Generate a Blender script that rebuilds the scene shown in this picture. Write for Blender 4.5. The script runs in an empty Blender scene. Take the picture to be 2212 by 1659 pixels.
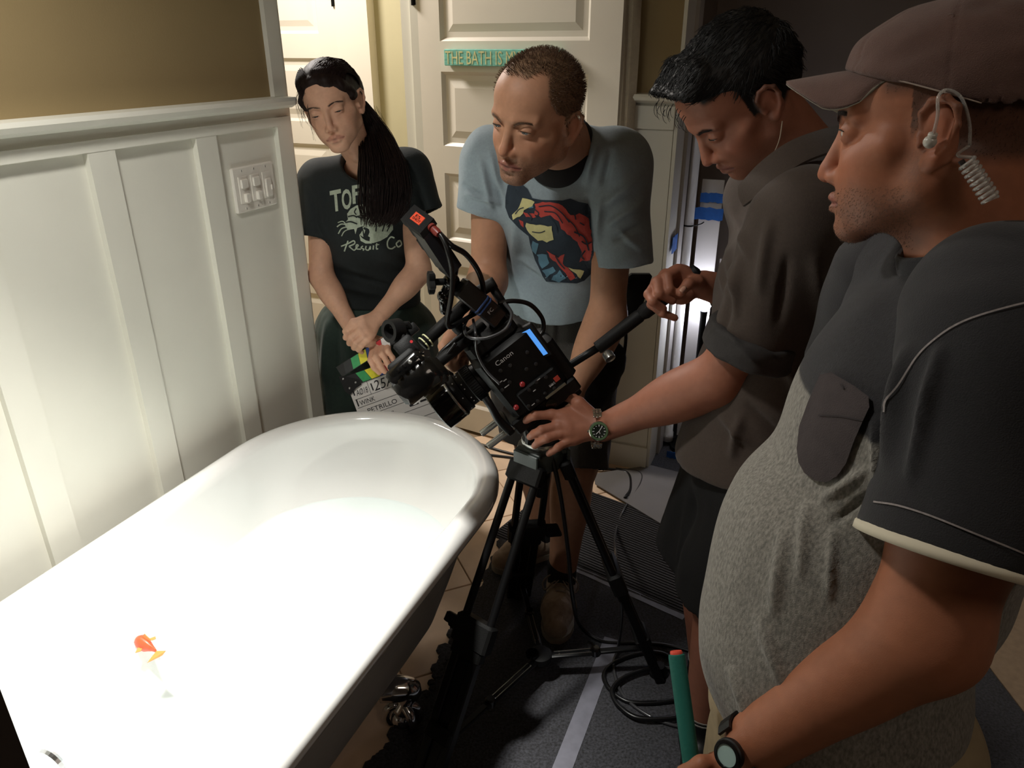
import bpy, bmesh, math, random
import numpy as np
from mathutils import Vector, Matrix
from mathutils.bvhtree import BVHTree
random.seed(7); RNG = np.random.default_rng(7)
SC = bpy.context.scene; COL = SC.collection
V = lambda *a: np.array(a, float)

# ------------------------------------------------------------------ camera, world, light, exposure
H = 1.55; TH = math.radians(24.3); FPX = 1614.0
cam_d = bpy.data.cameras.new('camera'); cam = bpy.data.objects.new('camera', cam_d); COL.objects.link(cam)
cam.location = (0, 0, H); cam.rotation_euler = (math.radians(90) - TH, 0, 0)
cam_d.sensor_width = 36; cam_d.lens = 36 * FPX / 2212; cam_d.clip_start = .02
SC.camera = cam
SC.view_settings.view_transform = 'Standard'; SC.view_settings.look = 'None'
SC.view_settings.exposure = 0.0; SC.view_settings.gamma = 1.0; SC.view_settings.use_curve_mapping = False
w = bpy.data.worlds.new('world'); SC.world = w; w.use_nodes = True
w.node_tree.nodes['Background'].inputs[0].default_value = (.9, .75, .7, 1)
w.node_tree.nodes['Background'].inputs[1].default_value = .006
AH = math.radians(22.3)
DU = V(math.sin(AH), math.cos(AH)); DV = V(math.cos(AH), -math.sin(AH))     # along the left wall, away from it
def uv(u, v, z=0.0): p = u * DU + v * DV; return V(p[0], p[1], z)
def lamp(name, kind, loc, energy, color, target=None, **kw):
    l = bpy.data.lights.new(name, kind); l.energy = energy; l.color = color
    for k, x in kw.items(): setattr(l, k, x)
    o = bpy.data.objects.new(name, l); COL.objects.link(o); o.location = loc
    if target is not None:
        o.rotation_euler = (Vector(target) - Vector(loc)).to_track_quat('-Z', 'Y').to_euler()
    return o
KEY = uv(.66, -.92, 2.12)
lamp('key_lamp', 'AREA', KEY, 9.5, (1.0, .98, .92), uv(.74, -.90, .4), shape='DISK', size=.16, spread=math.radians(54))
lamp('key_spill', 'AREA', KEY + V(0, 0, -.01), 9, (1.0, .98, .92), uv(.66, -.94, .4), shape='DISK', size=.16, spread=math.radians(150))
lamp('hall_lamp', 'AREA', uv(2.42, -2.35, 2.42), 40, (1.0, .93, .86), uv(2.1, -1.5, 0.3), shape='DISK', size=.4)
lamp('lantern_lamp', 'POINT', V(.748, 2.77, .642), 5.5, (.88, .90, 1.0), shadow_soft_size=.03)
lamp('room_lamp', 'AREA', V(.75, -.3, 2.3), 2.2, (1.0, .84, .70), V(-.1, 2.4, 1.0), shape='DISK', size=.5)

# ------------------------------------------------------------------ materials
def lin(h):
    if isinstance(h, str):
        h = h.lstrip('#'); c = [int(h[i:i + 2], 16) / 255 for i in (0, 2, 4)]
    else: c = list(h)
    return tuple(x / 12.92 if x <= .04045 else ((x + .055) / 1.055) ** 2.4 for x in c[:3])
MATS = {}
def mat(name, col='#888888', rough=.5, metal=0.0, var=0.0, scale=20.0, bump=0.0, bscale=200.0, spec=.5, emit=None, estr=0.0,
        attr=False, coat=0.0, sheen=0.0, stretch=(1, 1, 1), sss=0.0, bstretch=None):
    if name in MATS: return MATS[name]
    m = bpy.data.materials.new(name); m.use_nodes = True; nt = m.node_tree; N = nt.nodes; L = nt.links
    b = N['Principled BSDF']; c = lin(col)
    b.inputs['Base Color'].default_value = (*c, 1); b.inputs['Roughness'].default_value = rough
    b.inputs['Metallic'].default_value = metal; b.inputs['Specular IOR Level'].default_value = spec
    b.inputs['Coat Weight'].default_value = coat; b.inputs['Sheen Weight'].default_value = sheen
    if sss: b.inputs['Subsurface Weight'].default_value = sss; b.inputs['Subsurface Radius'].default_value = (.012, .004, .002)
    tc = N.new('ShaderNodeTexCoord')
    src = None
    if attr:
        a = N.new('ShaderNodeVertexColor'); a.layer_name = 'Col'; src = a.outputs[0]
    if var > 0:
        mp = N.new('ShaderNodeMapping'); mp.inputs['Scale'].default_value = stretch; L.new(tc.outputs['Object'], mp.inputs[0])
        n = N.new('ShaderNodeTexNoise'); n.inputs['Scale'].default_value = scale; n.inputs['Detail'].default_value = 5
        L.new(mp.outputs[0], n.inputs[0])
        r = N.new('ShaderNodeMapRange'); r.inputs[1].default_value = .3; r.inputs[2].default_value = .7
        r.inputs[3].default_value = 1 - var; r.inputs[4].default_value = 1 + var; L.new(n.outputs[0], r.inputs[0])
        mx = N.new('ShaderNodeMix'); mx.data_type = 'RGBA'; mx.blend_type = 'MULTIPLY'; mx.inputs[0].default_value = 1
        if src is not None: L.new(src, mx.inputs[6])
        else: mx.inputs[6].default_value = (*c, 1)
        L.new(r.outputs[0], mx.inputs[7]); src = mx.outputs[2]
    if src is not None: L.new(src, b.inputs['Base Color'])
    if bump > 0:
        mp2 = N.new('ShaderNodeMapping'); mp2.inputs['Scale'].default_value = bstretch or (1, 1, 1); L.new(tc.outputs['Object'], mp2.inputs[0])
        n2 = N.new('ShaderNodeTexNoise'); n2.inputs['Scale'].default_value = bscale; n2.inputs['Detail'].default_value = 3; L.new(mp2.outputs[0], n2.inputs[0])
        bp = N.new('ShaderNodeBump'); bp.inputs['Strength'].default_value = bump; bp.inputs['Distance'].default_value = .002
        L.new(n2.outputs[0], bp.inputs['Height']); L.new(bp.outputs[0], b.inputs['Normal'])
    if emit: b.inputs['Emission Color'].default_value = (*lin(emit), 1); b.inputs['Emission Strength'].default_value = estr
    MATS[name] = m; return m

# ------------------------------------------------------------------ objects
WO = {}
def link(name, verts, faces, m, parent=None, smooth=False, col=None, auto=None):
    """one mesh object; origin at the base of its own bounding box"""
    v = np.asarray(verts, float).reshape(-1, 3)
    o3 = np.array([(v[:, 0].min() + v[:, 0].max()) / 2, (v[:, 1].min() + v[:, 1].max()) / 2, v[:, 2].min()])
    me = bpy.data.meshes.new(name)
    if isinstance(faces, np.ndarray):
        k = faces.shape[1]; me.vertices.add(len(v)); me.vertices.foreach_set('co', (v - o3).astype(np.float32).ravel())
        me.loops.add(faces.size); me.loops.foreach_set('vertex_index', faces.astype(np.int32).ravel())
        me.polygons.add(len(faces)); me.polygons.foreach_set('loop_start', np.arange(0, faces.size, k, dtype=np.int32))
        me.polygons.foreach_set('loop_total', np.full(len(faces), k, np.int32)); me.update(calc_edges=True); me.validate()
    else:
        me.from_pydata([tuple(x) for x in (v - o3)], [], faces); me.update()
    if isinstance(m, (list, tuple)):
        for x in m: me.materials.append(x)
    else: me.materials.append(m)
    if smooth: me.polygons.foreach_set('use_smooth', np.ones(len(me.polygons), bool))
    if auto is not None:
        me.polygons.foreach_set('use_smooth', np.ones(len(me.polygons), bool)); me.set_sharp_from_angle(angle=math.radians(auto))
    if col is not None:
        ca = me.color_attributes.new('Col', 'FLOAT_COLOR', 'POINT'); c4 = np.ones((len(v), 4), np.float32); c4[:, :3] = col
        ca.data.foreach_set('color', c4.ravel())
    o = bpy.data.objects.new(name, me); COL.objects.link(o)
    put(o, o3, parent); return o
def put(o, w3, parent=None):
    WO[o.name] = np.asarray(w3, float)
    if parent is not None: o.parent = parent; o.location = Vector(np.asarray(w3) - WO[parent.name])
    else: o.location = Vector(w3)
def tag(o, label, cat, group=None, kind=None):
    if label: o['label'] = label
    if cat: o['category'] = cat
    if group: o['group'] = group
    if kind: o['kind'] = kind
    return o
def thing(name, loc, label, cat, group=None):
    o = bpy.data.objects.new(name, None); COL.objects.link(o); o.empty_display_size = .05; put(o, loc); return tag(o, label, cat, group)
def structure(o): o['kind'] = 'structure'; return o

class MB:
    """collects shapes (world coordinates) into one mesh"""
    def __init__(s): s.v = []; s.f = []
    def add(s, v, f):
        n = len(s.v); s.v += [tuple(map(float, x)) for x in v]; s.f += [tuple(n + i for i in q) for q in f]; return s
    def build(s, name, m, parent=None, **kw): return link(name, s.v, s.f, m, parent, **kw)
    def hexa(s, p):     # 8 points: bottom ring 0-3, top ring 4-7
        return s.add(p, [(3, 2, 1, 0), (4, 5, 6, 7), (0, 1, 5, 4), (1, 2, 6, 5), (2, 3, 7, 6), (3, 0, 4, 7)])
    def boxuv(s, u0, u1, v0, v1, z0, z1):
        q = [(u0, v0), (u0, v1), (u1, v1), (u1, v0)]
        return s.hexa([uv(a, b, z0) for a, b in q] + [uv(a, b, z1) for a, b in q])
    def box(s, c, ax, ay, az, bev=0.0):
        """centre, three half-axis vectors; optional chamfer"""
        c = np.asarray(c, float); ax, ay, az = [np.asarray(a, float) for a in (ax, ay, az)]
        if bev <= 0:
            q = [(-1, -1), (1, -1), (1, 1), (-1, 1)]
            return s.hexa([c + i * ax + j * ay - az for i, j in q] + [c + i * ax + j * ay + az for i, j in q])
        lx, ly, lz = [np.linalg.norm(a) for a in (ax, ay, az)]; bx, by, bz = [1 - min(.49, bev / l) for l in (lx, ly, lz)]
        def ring(kx, ky, kz, b1, b2):
            return [c + i * ax * (kx if t else b1) + j * ay * (b2 if t else ky) + kz * az for i, j, t in
                    ((-1, -1, 0), (1, -1, 0), (1, -1, 1), (1, 1, 1), (1, 1, 0), (-1, 1, 0), (-1, 1, 1), (-1, -1, 1))]
        rings = [ring(bx, by, -1, 2 * bx - 1, 2 * by - 1), ring(1, 1, -bz, bx, by), ring(1, 1, bz, bx, by), ring(bx, by, 1, 2 * bx - 1, 2 * by - 1)]
        return s.loft(rings, cap=True)
    def loft(s, rings, cap=True, closed=True):
        n = len(rings[0]); v = [p for r in rings for p in r]; f = []
        for i in range(len(rings) - 1):
            for j in range(n if closed else n - 1):
                k = (j + 1) % n; f.append((i * n + j, i * n + k, (i + 1) * n + k, (i + 1) * n + j))
        if cap: f.append(tuple(range(n - 1, -1, -1))); f.append(tuple((len(rings) - 1) * n + j for j in range(n)))
        return s.add(v, f)
    def tube(s, pts, r, n=10, cap=True, spline=0):
        pts = [np.asarray(p, float) for p in pts]
        if spline: pts = cr(pts, spline)
        rs = r if hasattr(r, '__len__') else [r] * len(pts)
        if len(rs) != len(pts): rs = np.interp(np.linspace(0, 1, len(pts)), np.linspace(0, 1, len(rs)), rs)
        rings = []; up = None
        for i, p in enumerate(pts):
            t = pts[min(i + 1, len(pts) - 1)] - pts[max(i - 1, 0)]; t = t / (np.linalg.norm(t) + 1e-12)
            if up is None: up = np.cross(t, (0, 0, 1) if abs(t[2]) < .9 else (1, 0, 0))
            up = up - t * (up @ t); up /= np.linalg.norm(up) + 1e-12; b = np.cross(t, up)
            rings.append([p + rs[i] * (math.cos(2 * math.pi * k / n) * up + math.sin(2 * math.pi * k / n) * b) for k in range(n)])
        return s.loft(rings, cap)
    def lathe(s, p, axis, prof, n=32, cap=True):
        """prof: (distance along axis, radius)"""
        axis = np.asarray(axis, float); axis = axis / np.linalg.norm(axis); up = np.cross(axis, (0, 0, 1) if abs(axis[2]) < .9 else (1, 0, 0)); up /= np.linalg.norm(up); b = np.cross(axis, up)
        rings = [[np.asarray(p) + a * axis + r * (math.cos(2 * math.pi * k / n) * up + math.sin(2 * math.pi * k / n) * b) for k in range(n)] for a, r in prof]
        return s.loft(rings, cap)
    def sphere(s, c, r, n=16, ax=None):
        A = np.eye(3) if ax is None else np.asarray(ax); r = np.ones(3) * r
        rings = [[np.asarray(c) + A.T @ (r * V(math.sin(t) * math.cos(q), math.sin(t) * math.sin(q), math.cos(t))) for q in np.linspace(0, 2 * math.pi, n, endpoint=False)]
                 for t in np.linspace(.02, math.pi - .02, n // 2 + 1)]
        return s.loft(rings[::-1], True)
def cr(pts, k):
    """Catmull-Rom through the points, k samples each span"""
    p = [2 * pts[0] - pts[1]] + list(pts) + [2 * pts[-1] - pts[-2]]; out = []
    for i in range(1, len(p) - 2):
        for t in np.linspace(0, 1, k, endpoint=False):
            out.append(.5 * (2 * p[i] + (p[i + 1] - p[i - 1]) * t + (2 * p[i - 1] - 5 * p[i] + 4 * p[i + 1] - p[i + 2]) * t * t + (3 * p[i] - p[i - 1] - 3 * p[i + 1] + p[i + 2]) * t ** 3))
    return out + [pts[-1]]
# a point of the place from where it shows in the photograph and how deep it stands (metres along the lens axis)
FW = V(0, math.cos(TH), -math.sin(TH)); UPV = V(0, math.sin(TH), math.cos(TH)); RT = V(1, 0, 0)
def P(x, y, D): return V(0, 0, H) + D * (FW + (x - 1106) / FPX * RT + (829.5 - y) / FPX * UPV)
def Gd(x, y, z=0.0):
    r = FW + (x - 1106) / FPX * RT + (829.5 - y) / FPX * UPV; return V(0, 0, H) + r * ((z - H) / r[2])
def unit(v): v = np.asarray(v, float); return v / np.linalg.norm(v)
def copy_tree(o, parent=None):
    c = o.copy(); COL.objects.link(c); WO[c.name] = WO[o.name].copy()
    if parent is not None: c.parent = parent
    for ch in list(o.children): copy_tree(ch, c)
    return c
def shift(o, delta): o.location = o.location + Vector(delta)

def text_mesh(txt, size=1.0, font_extrude=0.0, shear=0.0, spacing=1.0, bold=0.0):
    cu = bpy.data.curves.new('t', 'FONT'); cu.body = txt; cu.size = size; cu.extrude = font_extrude; cu.shear = shear; cu.offset = bold; cu.space_character = spacing; cu.resolution_u = 3
    o = bpy.data.objects.new('t', cu); COL.objects.link(o)
    dg = bpy.context.evaluated_depsgraph_get(); me = bpy.data.meshes.new_from_object(o.evaluated_get(dg))
    v = np.array([x.co[:] for x in me.vertices]); f = [tuple(p.vertices) for p in me.polygons]
    bpy.data.objects.remove(o); bpy.data.curves.remove(cu); bpy.data.meshes.remove(me); return v, f
def text_on(name, txt, o3, ex, ey, height, m, parent, width=None, lift=.0006, **kw):
    """flat print: o3 is the lower left corner, ex to the right, ey up"""
    v, f = text_mesh(txt, **kw); ex = unit(ex); ey = unit(ey); nz = np.cross(ex, ey)
    x0, x1 = v[:, 0].min(), v[:, 0].max(); y0, y1 = v[:, 1].min(), v[:, 1].max(); sy = height / (y1 - y0); sx = sy if width is None else width / (x1 - x0)
    w3 = [np.asarray(o3) + ex * (p[0] - x0) * sx + ey * (p[1] - y0) * sy + nz * lift for p in v]
    return link(name, w3, f, m, parent)
# ------------------------------------------------------------------ the room
M_PAINT = mat('white_trim_paint', '#e3e1d5', .38, var=.02, scale=6, bump=.04, bscale=90)
M_TAN = mat('tan_wall_paint', '#94805a', .75, var=.03, scale=5, bump=.12, bscale=260)
M_OLIVE = mat('olive_wall_paint', '#b5ad8c', .75, var=.03, scale=5, bump=.12, bscale=260)
M_DOOR = mat('cream_door_paint', '#ddd6c8', .42, var=.02, scale=5, bump=.05, bscale=80)
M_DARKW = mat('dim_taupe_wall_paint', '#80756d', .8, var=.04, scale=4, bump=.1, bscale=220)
M_TILE = mat('travertine', '#e8cbae', .32, var=.16, scale=7, bump=.05, bscale=40)
M_GROUT = mat('grout', '#a08a70', .85, var=.1, scale=60)
M_BLACKMETAL = mat('black_iron', '#0c0c0c', .4, metal=.6)
WV = -1.40
# left wall: painted plaster above, board and batten below
wl = structure(MB().boxuv(-1.2, 1.755, WV - .12, WV, 1.39, 2.6).boxuv(-1.2, 1.755, WV - .12, WV, 0, 1.39).build('wall_left', [M_TAN], None))
for p in wl.data.polygons: p.material_index = 0
pn = MB().boxuv(-1.2, 1.755, WV - .001, WV + .004, 0.0, 1.40).build('wainscot_backing', M_PAINT, wl)
MB().boxuv(-1.2, 1.765, WV, WV + .020, 1.275 + .08, 1.378).build('apron_board', M_PAINT, wl)
MB().boxuv(-1.2, 1.765, WV, WV + .012, 1.378, 1.405).build('cap_moulding', M_PAINT, wl)
cp = MB(); 
pr = [(.0, 1.400), (.030, 1.400), (.046, 1.408), (.050, 1.418), (.046, 1.427), (.0, 1.429)]
cp.loft([[uv(u, WV + a, z) for a, z in pr] for u in (-1.2, 1.768)]).build('chair_rail', M_PAINT, wl, auto=40)
for i, u in enumerate((.855 - .903, .855 - .602, .855 - .301, .855, 1.152, 1.448)):
    MB().boxuv(u - .033, u + .033, WV, WV + .019, .12, 1.358).build('stile', M_PAINT, wl)
MB().boxuv(1.711, 1.768, WV, WV + .019, .0, 1.378).build('stile', M_PAINT, wl)
MB().boxuv(-1.2, 1.711, WV, WV + .020, .0, .15).build('base_board', M_PAINT, wl)
# door casing and the near jamb at the end of the wall
jb = structure(MB().boxuv(1.755, 1.79, WV - .13, WV + .004, 0, 2.2).build('trim_1', M_PAINT))
MB().boxuv(1.722, 1.772, WV, WV + .014, 1.429, 2.2).build('door_casing', M_PAINT, jb)
# far jamb of the doorway, with stop moulding, and wall beyond up to the back wall
fj = structure(MB().boxuv(2.66, 2.72, WV - .13, WV + .0, 0, 2.2).build('trim_2', M_PAINT))
MB().boxuv(2.648, 2.66, WV - .085, WV - .045, 0, 2.2).build('door_stop', M_PAINT, fj)
MB().boxuv(2.654, 2.66, WV - .045, WV - .038, 0, 2.2).build('stop_bead', M_PAINT, fj)
structure(MB().boxuv(1.755, 2.70, WV - .12, WV, 2.2, 2.6).build('wall_left_header', M_TAN))
# back wall (tan above, wainscot below), ends at an outside corner
UB = 2.611
wb = structure(MB().boxuv(UB, UB + .14, -.73, -.49, 0, 2.6).boxuv(UB + .10, UB + .14, WV - .1, -.73, 0, 2.6).build('wall_back', M_TAN))
MB().boxuv(UB - .006, UB, -.728, -.492, 0, 1.39).build('wainscot_backing', M_PAINT, wb)
cp = MB(); cp.loft([[uv(UB - a, v, z - .018) for a, z in pr] for v in (-.728, -.485)]).build('chair_rail', M_PAINT, wb, auto=40)
MB().boxuv(UB - .018, UB, -.728, -.49, 1.300, 1.372).build('apron_board', M_PAINT, wb)
MB().boxuv(UB - .016, UB, -.728, -.488, 0, .10).build('base_board', M_PAINT, wb)
MB().boxuv(UB - .006, UB + .15, -.49, -.478, 0, 2.6).build('corner_jamb', M_PAINT, wb)
# the dark room beyond the back wall
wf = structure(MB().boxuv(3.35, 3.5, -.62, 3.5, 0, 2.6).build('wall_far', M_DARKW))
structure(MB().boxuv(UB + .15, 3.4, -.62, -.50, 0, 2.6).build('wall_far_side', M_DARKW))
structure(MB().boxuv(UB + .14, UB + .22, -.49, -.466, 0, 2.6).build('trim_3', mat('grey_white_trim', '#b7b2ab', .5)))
# right wall of the bathroom and near wall, out of frame, close the room
structure(MB().boxuv(-1.2, 3.75, 1.75, 1.87, 0, 2.6).build('wall_right', M_DARKW))
structure(MB().boxuv(-1.32, -1.2, WV - .12, 1.87, 0, 2.6).build('wall_front', M_DARKW))
structure(MB().boxuv(-1.32, 4.6, -3.4, 1.87, 2.6, 2.7).build('ceiling', mat('ceiling_paint', '#b5a890', .9)))
# hall beyond the doorway
UH = 3.15
structure(MB().boxuv(UH, UH + .12, -3.4, WV - .1, 0, 2.6).build('wall_hall_end', M_OLIVE))
structure(MB().boxuv(1.2, 3.3, -3.4, -3.28, 0, 2.6).build('wall_hall_side', M_OLIVE))
structure(MB().boxuv(2.72, UH + .1, WV - .12, WV, 0, 2.6).build('wall_hall_right', M_OLIVE))
structure(MB().boxuv(1.0, 1.2, -3.4, WV - .12, 0, 2.6).build('wall_hall_near', M_OLIVE))
# floor: diagonal travertine tiles on a grout bed
fl = structure(MB().boxuv(-1.32, 4.0, -3.4, 1.87, -.06, -.004).build('floor', M_GROUT))
T1 = unit(uv(1, 1)); T2 = unit(uv(1, -1)); TS = .305; o0 = V(-.126, 1.895, 0)
tm = None
for i in range(-5, 6):
    for j in range(-6, 5):
        c = o0 + T1 * (i + .5) * TS + T2 * (j + .5) * TS
        cu, cv = c[:2] @ DU, c[:2] @ DV
        if not (.3 < cu < 2.62 and -1.36 < cv < .0): continue
        if tm is None:
            tm = MB().box(V(*c[:2], -.004), T1 * (TS / 2 - .002), T2 * (TS / 2 - .002), V(0, 0, .005), bev=.0015).build('tile', M_TILE, fl)
        else:
            t = bpy.data.objects.new('tile', tm.data); COL.objects.link(t); put(t, V(*c[:2], -.009), fl)
# panelled doors
def panel_door(name, hinge, ex, width, top, panels, th=.035, m=M_DOOR, x0=.10):
    """hinge: lower corner on the face; ex along the face; panels: list of (z0, z1)"""
    ex = unit(ex); nz = np.cross(ex, (0, 0, 1)); nz = unit(nz)       # towards the viewer
    pt = lambda a, z, d: np.asarray(hinge) + ex * a + V(0, 0, z) + nz * d
    def bar(a0, a1, z0, z1, d0, d1): 
        mb = MB(); mb.hexa([pt(a0, z0, d1), pt(a1, z0, d1), pt(a1, z0, d0), pt(a0, z0, d0), pt(a0, z1, d1), pt(a1, z1, d1), pt(a1, z1, d0), pt(a0, z1, d0)]); return mb
    root = structure(bar(0, width, .012, top, -th, -.014).build(name, m))
    bar(0, x0, .012, top, -.014, 0).build('door_stile', m, root); bar(width - x0, width, .012, top, -.014, 0).build('door_stile', m, root)
    zs = [.012] + [z for p in panels for z in p] + [top]
    for k in range(0, len(zs), 2): bar(x0, width - x0, zs[k], zs[k + 1], -.014, 0).build('door_rail', m, root)
    for z0, z1 in panels:
        mb = MB(); a0, a1 = x0, width - x0; rings = []
        for ins, d in ((0, -.001), (.006, -.006), (.012, -.012), (.030, -.012), (.055, -.005), (.06, -.005)):
            rings.append([pt(a0 + ins, z0 + ins, d), pt(a1 - ins, z0 + ins, d), pt(a1 - ins, z1 - ins, d), pt(a0 + ins, z1 - ins, d)])
        mb.loft(rings, cap=False); mb.add(rings[-1], [(0, 1, 2, 3)]); mb.build('door_panel', m, root)
    return root, pt
dd = V(.862, -.507, 0); DH = V(.334, 2.605, 0) - dd * .80
PAN2 = [(.128 + .36 * k, .387 + .36 * k) for k in range(5)]
door2, dpt = panel_door('door_2', DH, dd, .815, 2.06, PAN2, x0=.112)
def hinge(name, p, ex, m, parent):
    mb = MB(); ex = unit(ex); nz = unit(np.cross(ex, (0, 0, 1)))
    mb.box(p, ex * .008, nz * .003, V(0, 0, .048)); mb.lathe(np.asarray(p) + nz * .006 - V(0, 0, .05), (0, 0, 1), [(0, .0), (.0, .006), (.1, .006), (.1, 0)], 12)
    return mb.build(name, m, parent)
hinge('hinge', dpt(.004, 1.735, .002), dd, M_BLACKMETAL, door2)
hinge('hinge', dpt(.004, .35, .002), dd, M_BLACKMETAL, door2)
door1, hpt = panel_door('door_1', uv(UH - .05, -2.90), uv(0, 1), .785, 2.1, [(.092 + .378 * k, .368 + .378 * k) for k in range(5)], x0=.095)
cs1 = structure(MB().boxuv(UH - .058, UH, -2.112, -1.945, 0, 2.2).build('trim_4', M_DOOR))
hinge('hinge', hpt(.786, 1.76, .006), uv(0, 1), M_BLACKMETAL, door1)
# the painted sign on the bathroom door
M_TEAL = mat('worn_teal_paint', '#7cc4b2', .6, var=.25, scale=45, bump=.2, bscale=120, stretch=(1, 1, 3))
M_CREAMTXT = mat('cream_lettering', '#d8d49a', .7, var=.2, scale=80)
c0 = dpt(.147, 1.488, .001); nd = unit(np.cross(dd, (0, 0, 1)))
sg = thing('wall_sign', c0 + dd * .24, 'narrow teal wooden plank sign with cream capitals hanging on the door', 'sign')
MB().box(c0 + dd * .235 + nd * .014 + V(0, 0, .027), dd * .235, nd * .013, V(0, 0, .027), bev=.002).build('plank', M_TEAL, sg)
text_on('lettering', 'THE BATH IS MY HAVEN', c0 + dd * .006 + nd * .0275 + V(0, 0, .005), dd, V(0, 0, 1), .043, M_CREAMTXT, sg, width=.455)
# towel hanging behind the open door
M_TOWEL = mat('beige_towel', '#bdb09a', .95, var=.08, scale=60, bump=.6, bscale=420, sheen=.3)
tw = MB(); rings = []
for z in np.linspace(1.08, 2.0, 14):
    t = (z - 1.08) / .92; wv = .105 - .06 * t; off = .008 * math.sin(z * 9)
    rings.append([uv(UB - .012 - .05 * a + off * (a > .5), -.665 + wv * (b - .5) * 1.1 + .010 * math.sin(8 * b + z * 3), z) for a, b in
                  [(0, 0), (0, .33), (0, .66), (0, 1), (.6, 1.04), (1, .9), (.75, .7), (1.05, .5), (.8, .3), (1, .1), (.6, -.04)]])
tw.loft(rings)
to = tw.build('hanging_towel', M_TOWEL, None, auto=60); tag(to, 'beige towel hanging on the wall behind the open panelled door', 'towel')
hk = MB(); hk.tube([uv(UB, -.665, 1.99), uv(UB - .05, -.665, 1.985), uv(UB - .06, -.665, 2.02)], .008); hk.build('hook', M_BLACKMETAL, to)
# light switch plate
M_PLATE = mat('ivory_plastic', '#e9e4da', .3, coat=.2)
M_SLOT = mat('dark_slot', '#3a3834', .7)
sp = thing('light_switch_plate', uv(1.602, WV + .004, 1.155), 'white three gang switch plate on the wainscot near the corner', 'light switch')
mb = MB(); e1 = uv(1, 0); e2 = uv(0, 1); ez = V(0, 0, 1)
mb.box(uv(1.602, WV + .008, 1.2125), e1 * .079, e2 * .005, ez * .057, bev=.003).build('cover_plate', M_PLATE, sp)
for k, u in enumerate((1.556, 1.602, 1.648)):
    f = MB().box(uv(u, WV + .0135, 1.2125), e1 * .0165, e2 * .0012, ez * .034, bev=.0008).build('insert', M_PLATE, sp)
    if k < 2:
        MB().box(uv(u + .002, WV + .016, 1.228), e1 * .012, e2 * .0032, ez * .011, bev=.001).build('rocker', M_PLATE, f)
        MB().box(uv(u + .004, WV + .018, 1.192), e1 * .008, e2 * .0055, ez * .011, bev=.0015).build('toggle', M_PLATE, f)
    else:
        MB().box(uv(u + .002, WV + .0160, 1.205), e1 * .011, e2 * .0025, ez * .024, bev=.002).build('rocker', M_PLATE, f)
        MB().box(uv(u + .010, WV + .0165, 1.205), e1 * .002, e2 * .0045, ez * .007, bev=.001).build('slider', M_PLATE, f)
        text_on('lettering', 'MASTER', uv(u - .012, WV + .0137, 1.2375), e1, ez, .004, M_SLOT, f)
    for z in (1.165, 1.26):
        sc_ = MB(); sc_.lathe(uv(u, WV + .0125, z), e2, [(0, .0032), (.0012, .003), (.0014, 0)], 10).build('screw', M_PLATE, sp)
        MB().box(uv(u, WV + .0142, z), e1 * .0006, e2 * .0003, ez * .0026).build('screw_slot', M_SLOT, sp)
# dark flag board standing at the near end of the tub (only its edge shows, lower left)
q0 = P(35, 1580, .62)
tag(MB().boxuv(q0[:2] @ DU - .03, q0[:2] @ DU, -1.08, q0[:2] @ DV, 0, 1.13).build('flag_board', mat('dark_brown_board', '#3d3531', .8, var=.05)), 'dark brown board standing upright at the near end of the bathtub', 'board')
# ------------------------------------------------------------------ clawfoot bathtub
M_ENAMEL = mat('white_enamel', '#dddcd9', .12, coat=.5)
M_TUBOUT = mat('grey_cast_iron_paint', '#a7a49e', .35, var=.03, scale=8)
M_CHROME = mat('chrome', '#d8dade', .12, metal=1.0)
NT = 96
def outline(ufar, unear, half, vc=-.965, cr_=.22):
    """one round end (far), one squared end with rounded corners (near)"""
    pts = []; cu = ufar - half
    for a in np.linspace(-math.pi / 2, math.pi / 2, 48): pts.append((cu + half * math.cos(a), vc + half * math.sin(a)))
    r = min(cr_, half * .7)
    for a in np.linspace(0, math.pi / 2, 16): pts.append((unear + r - r * math.sin(a), vc + half - r + r * math.cos(a)))
    for a in np.linspace(0, math.pi / 2, 16): pts.append((unear + r - r * math.cos(a), vc - half + r - r * math.sin(a)))
    return pts
def ring(ufar, unear, half, z): return [uv(a, b, z) for a, b in outline(ufar, unear, half)]
UF, UN, HF = 1.672, .31, .366
tub = thing('bathtub', uv(.9, -.965, 0), 'white enamelled clawfoot bathtub full of bright water', 'bathtub')
outer = [ring(UF - .46, UN + .28, HF - .25, .150), ring(UF - .38, UN + .22, HF - .20, .158), ring(UF - .30, UN + .16, HF - .155, .20), ring(UF - .225, UN + .12, HF - .112, .28), ring(UF - .165, UN + .09, HF - .088, .37), ring(UF - .10, UN + .07, HF - .070, .46), ring(UF - .060, UN + .055, HF - .055, .535), ring(UF - .058, UN + .055, HF - .05, .560)]
MB().loft(outer, cap=False).add([(0, 0, 0)] * 0, []).build('outer_shell', M_TUBOUT, tub, smooth=True)
rim = []
for a in np.linspace(-115, 185, 15):
    a = math.radians(a); o_ = .030 * (1 - math.cos(a)); rim.append(ring(UF - o_, UN + o_, HF - o_, .570 + .030 * math.sin(a)))
inner = [ring(UF - .066, UN + .062, HF - .064, .53), ring(UF - .10, UN + .075, HF - .072, .46), ring(UF - .165, UN + .09, HF - .084, .39), ring(UF - .232, UN + .115, HF - .108, .30), ring(UF - .30, UN + .15, HF - .150, .225), ring(UF - .37, UN + .20, HF - .20, .182), ring(UF - .44, UN + .27, HF - .27, .172), ring(UF - .53, UN + .35, HF - .34, .170)]
mb = MB(); mb.loft(rim + inner, cap=False); mb.add(inner[-1], [tuple(range(len(inner[-1])))]); mb.build('basin', M_ENAMEL, tub, smooth=True)
dr = MB(); pd = P(112, 1652, 1.30); pd = Gd(112, 1655, .42)
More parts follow.
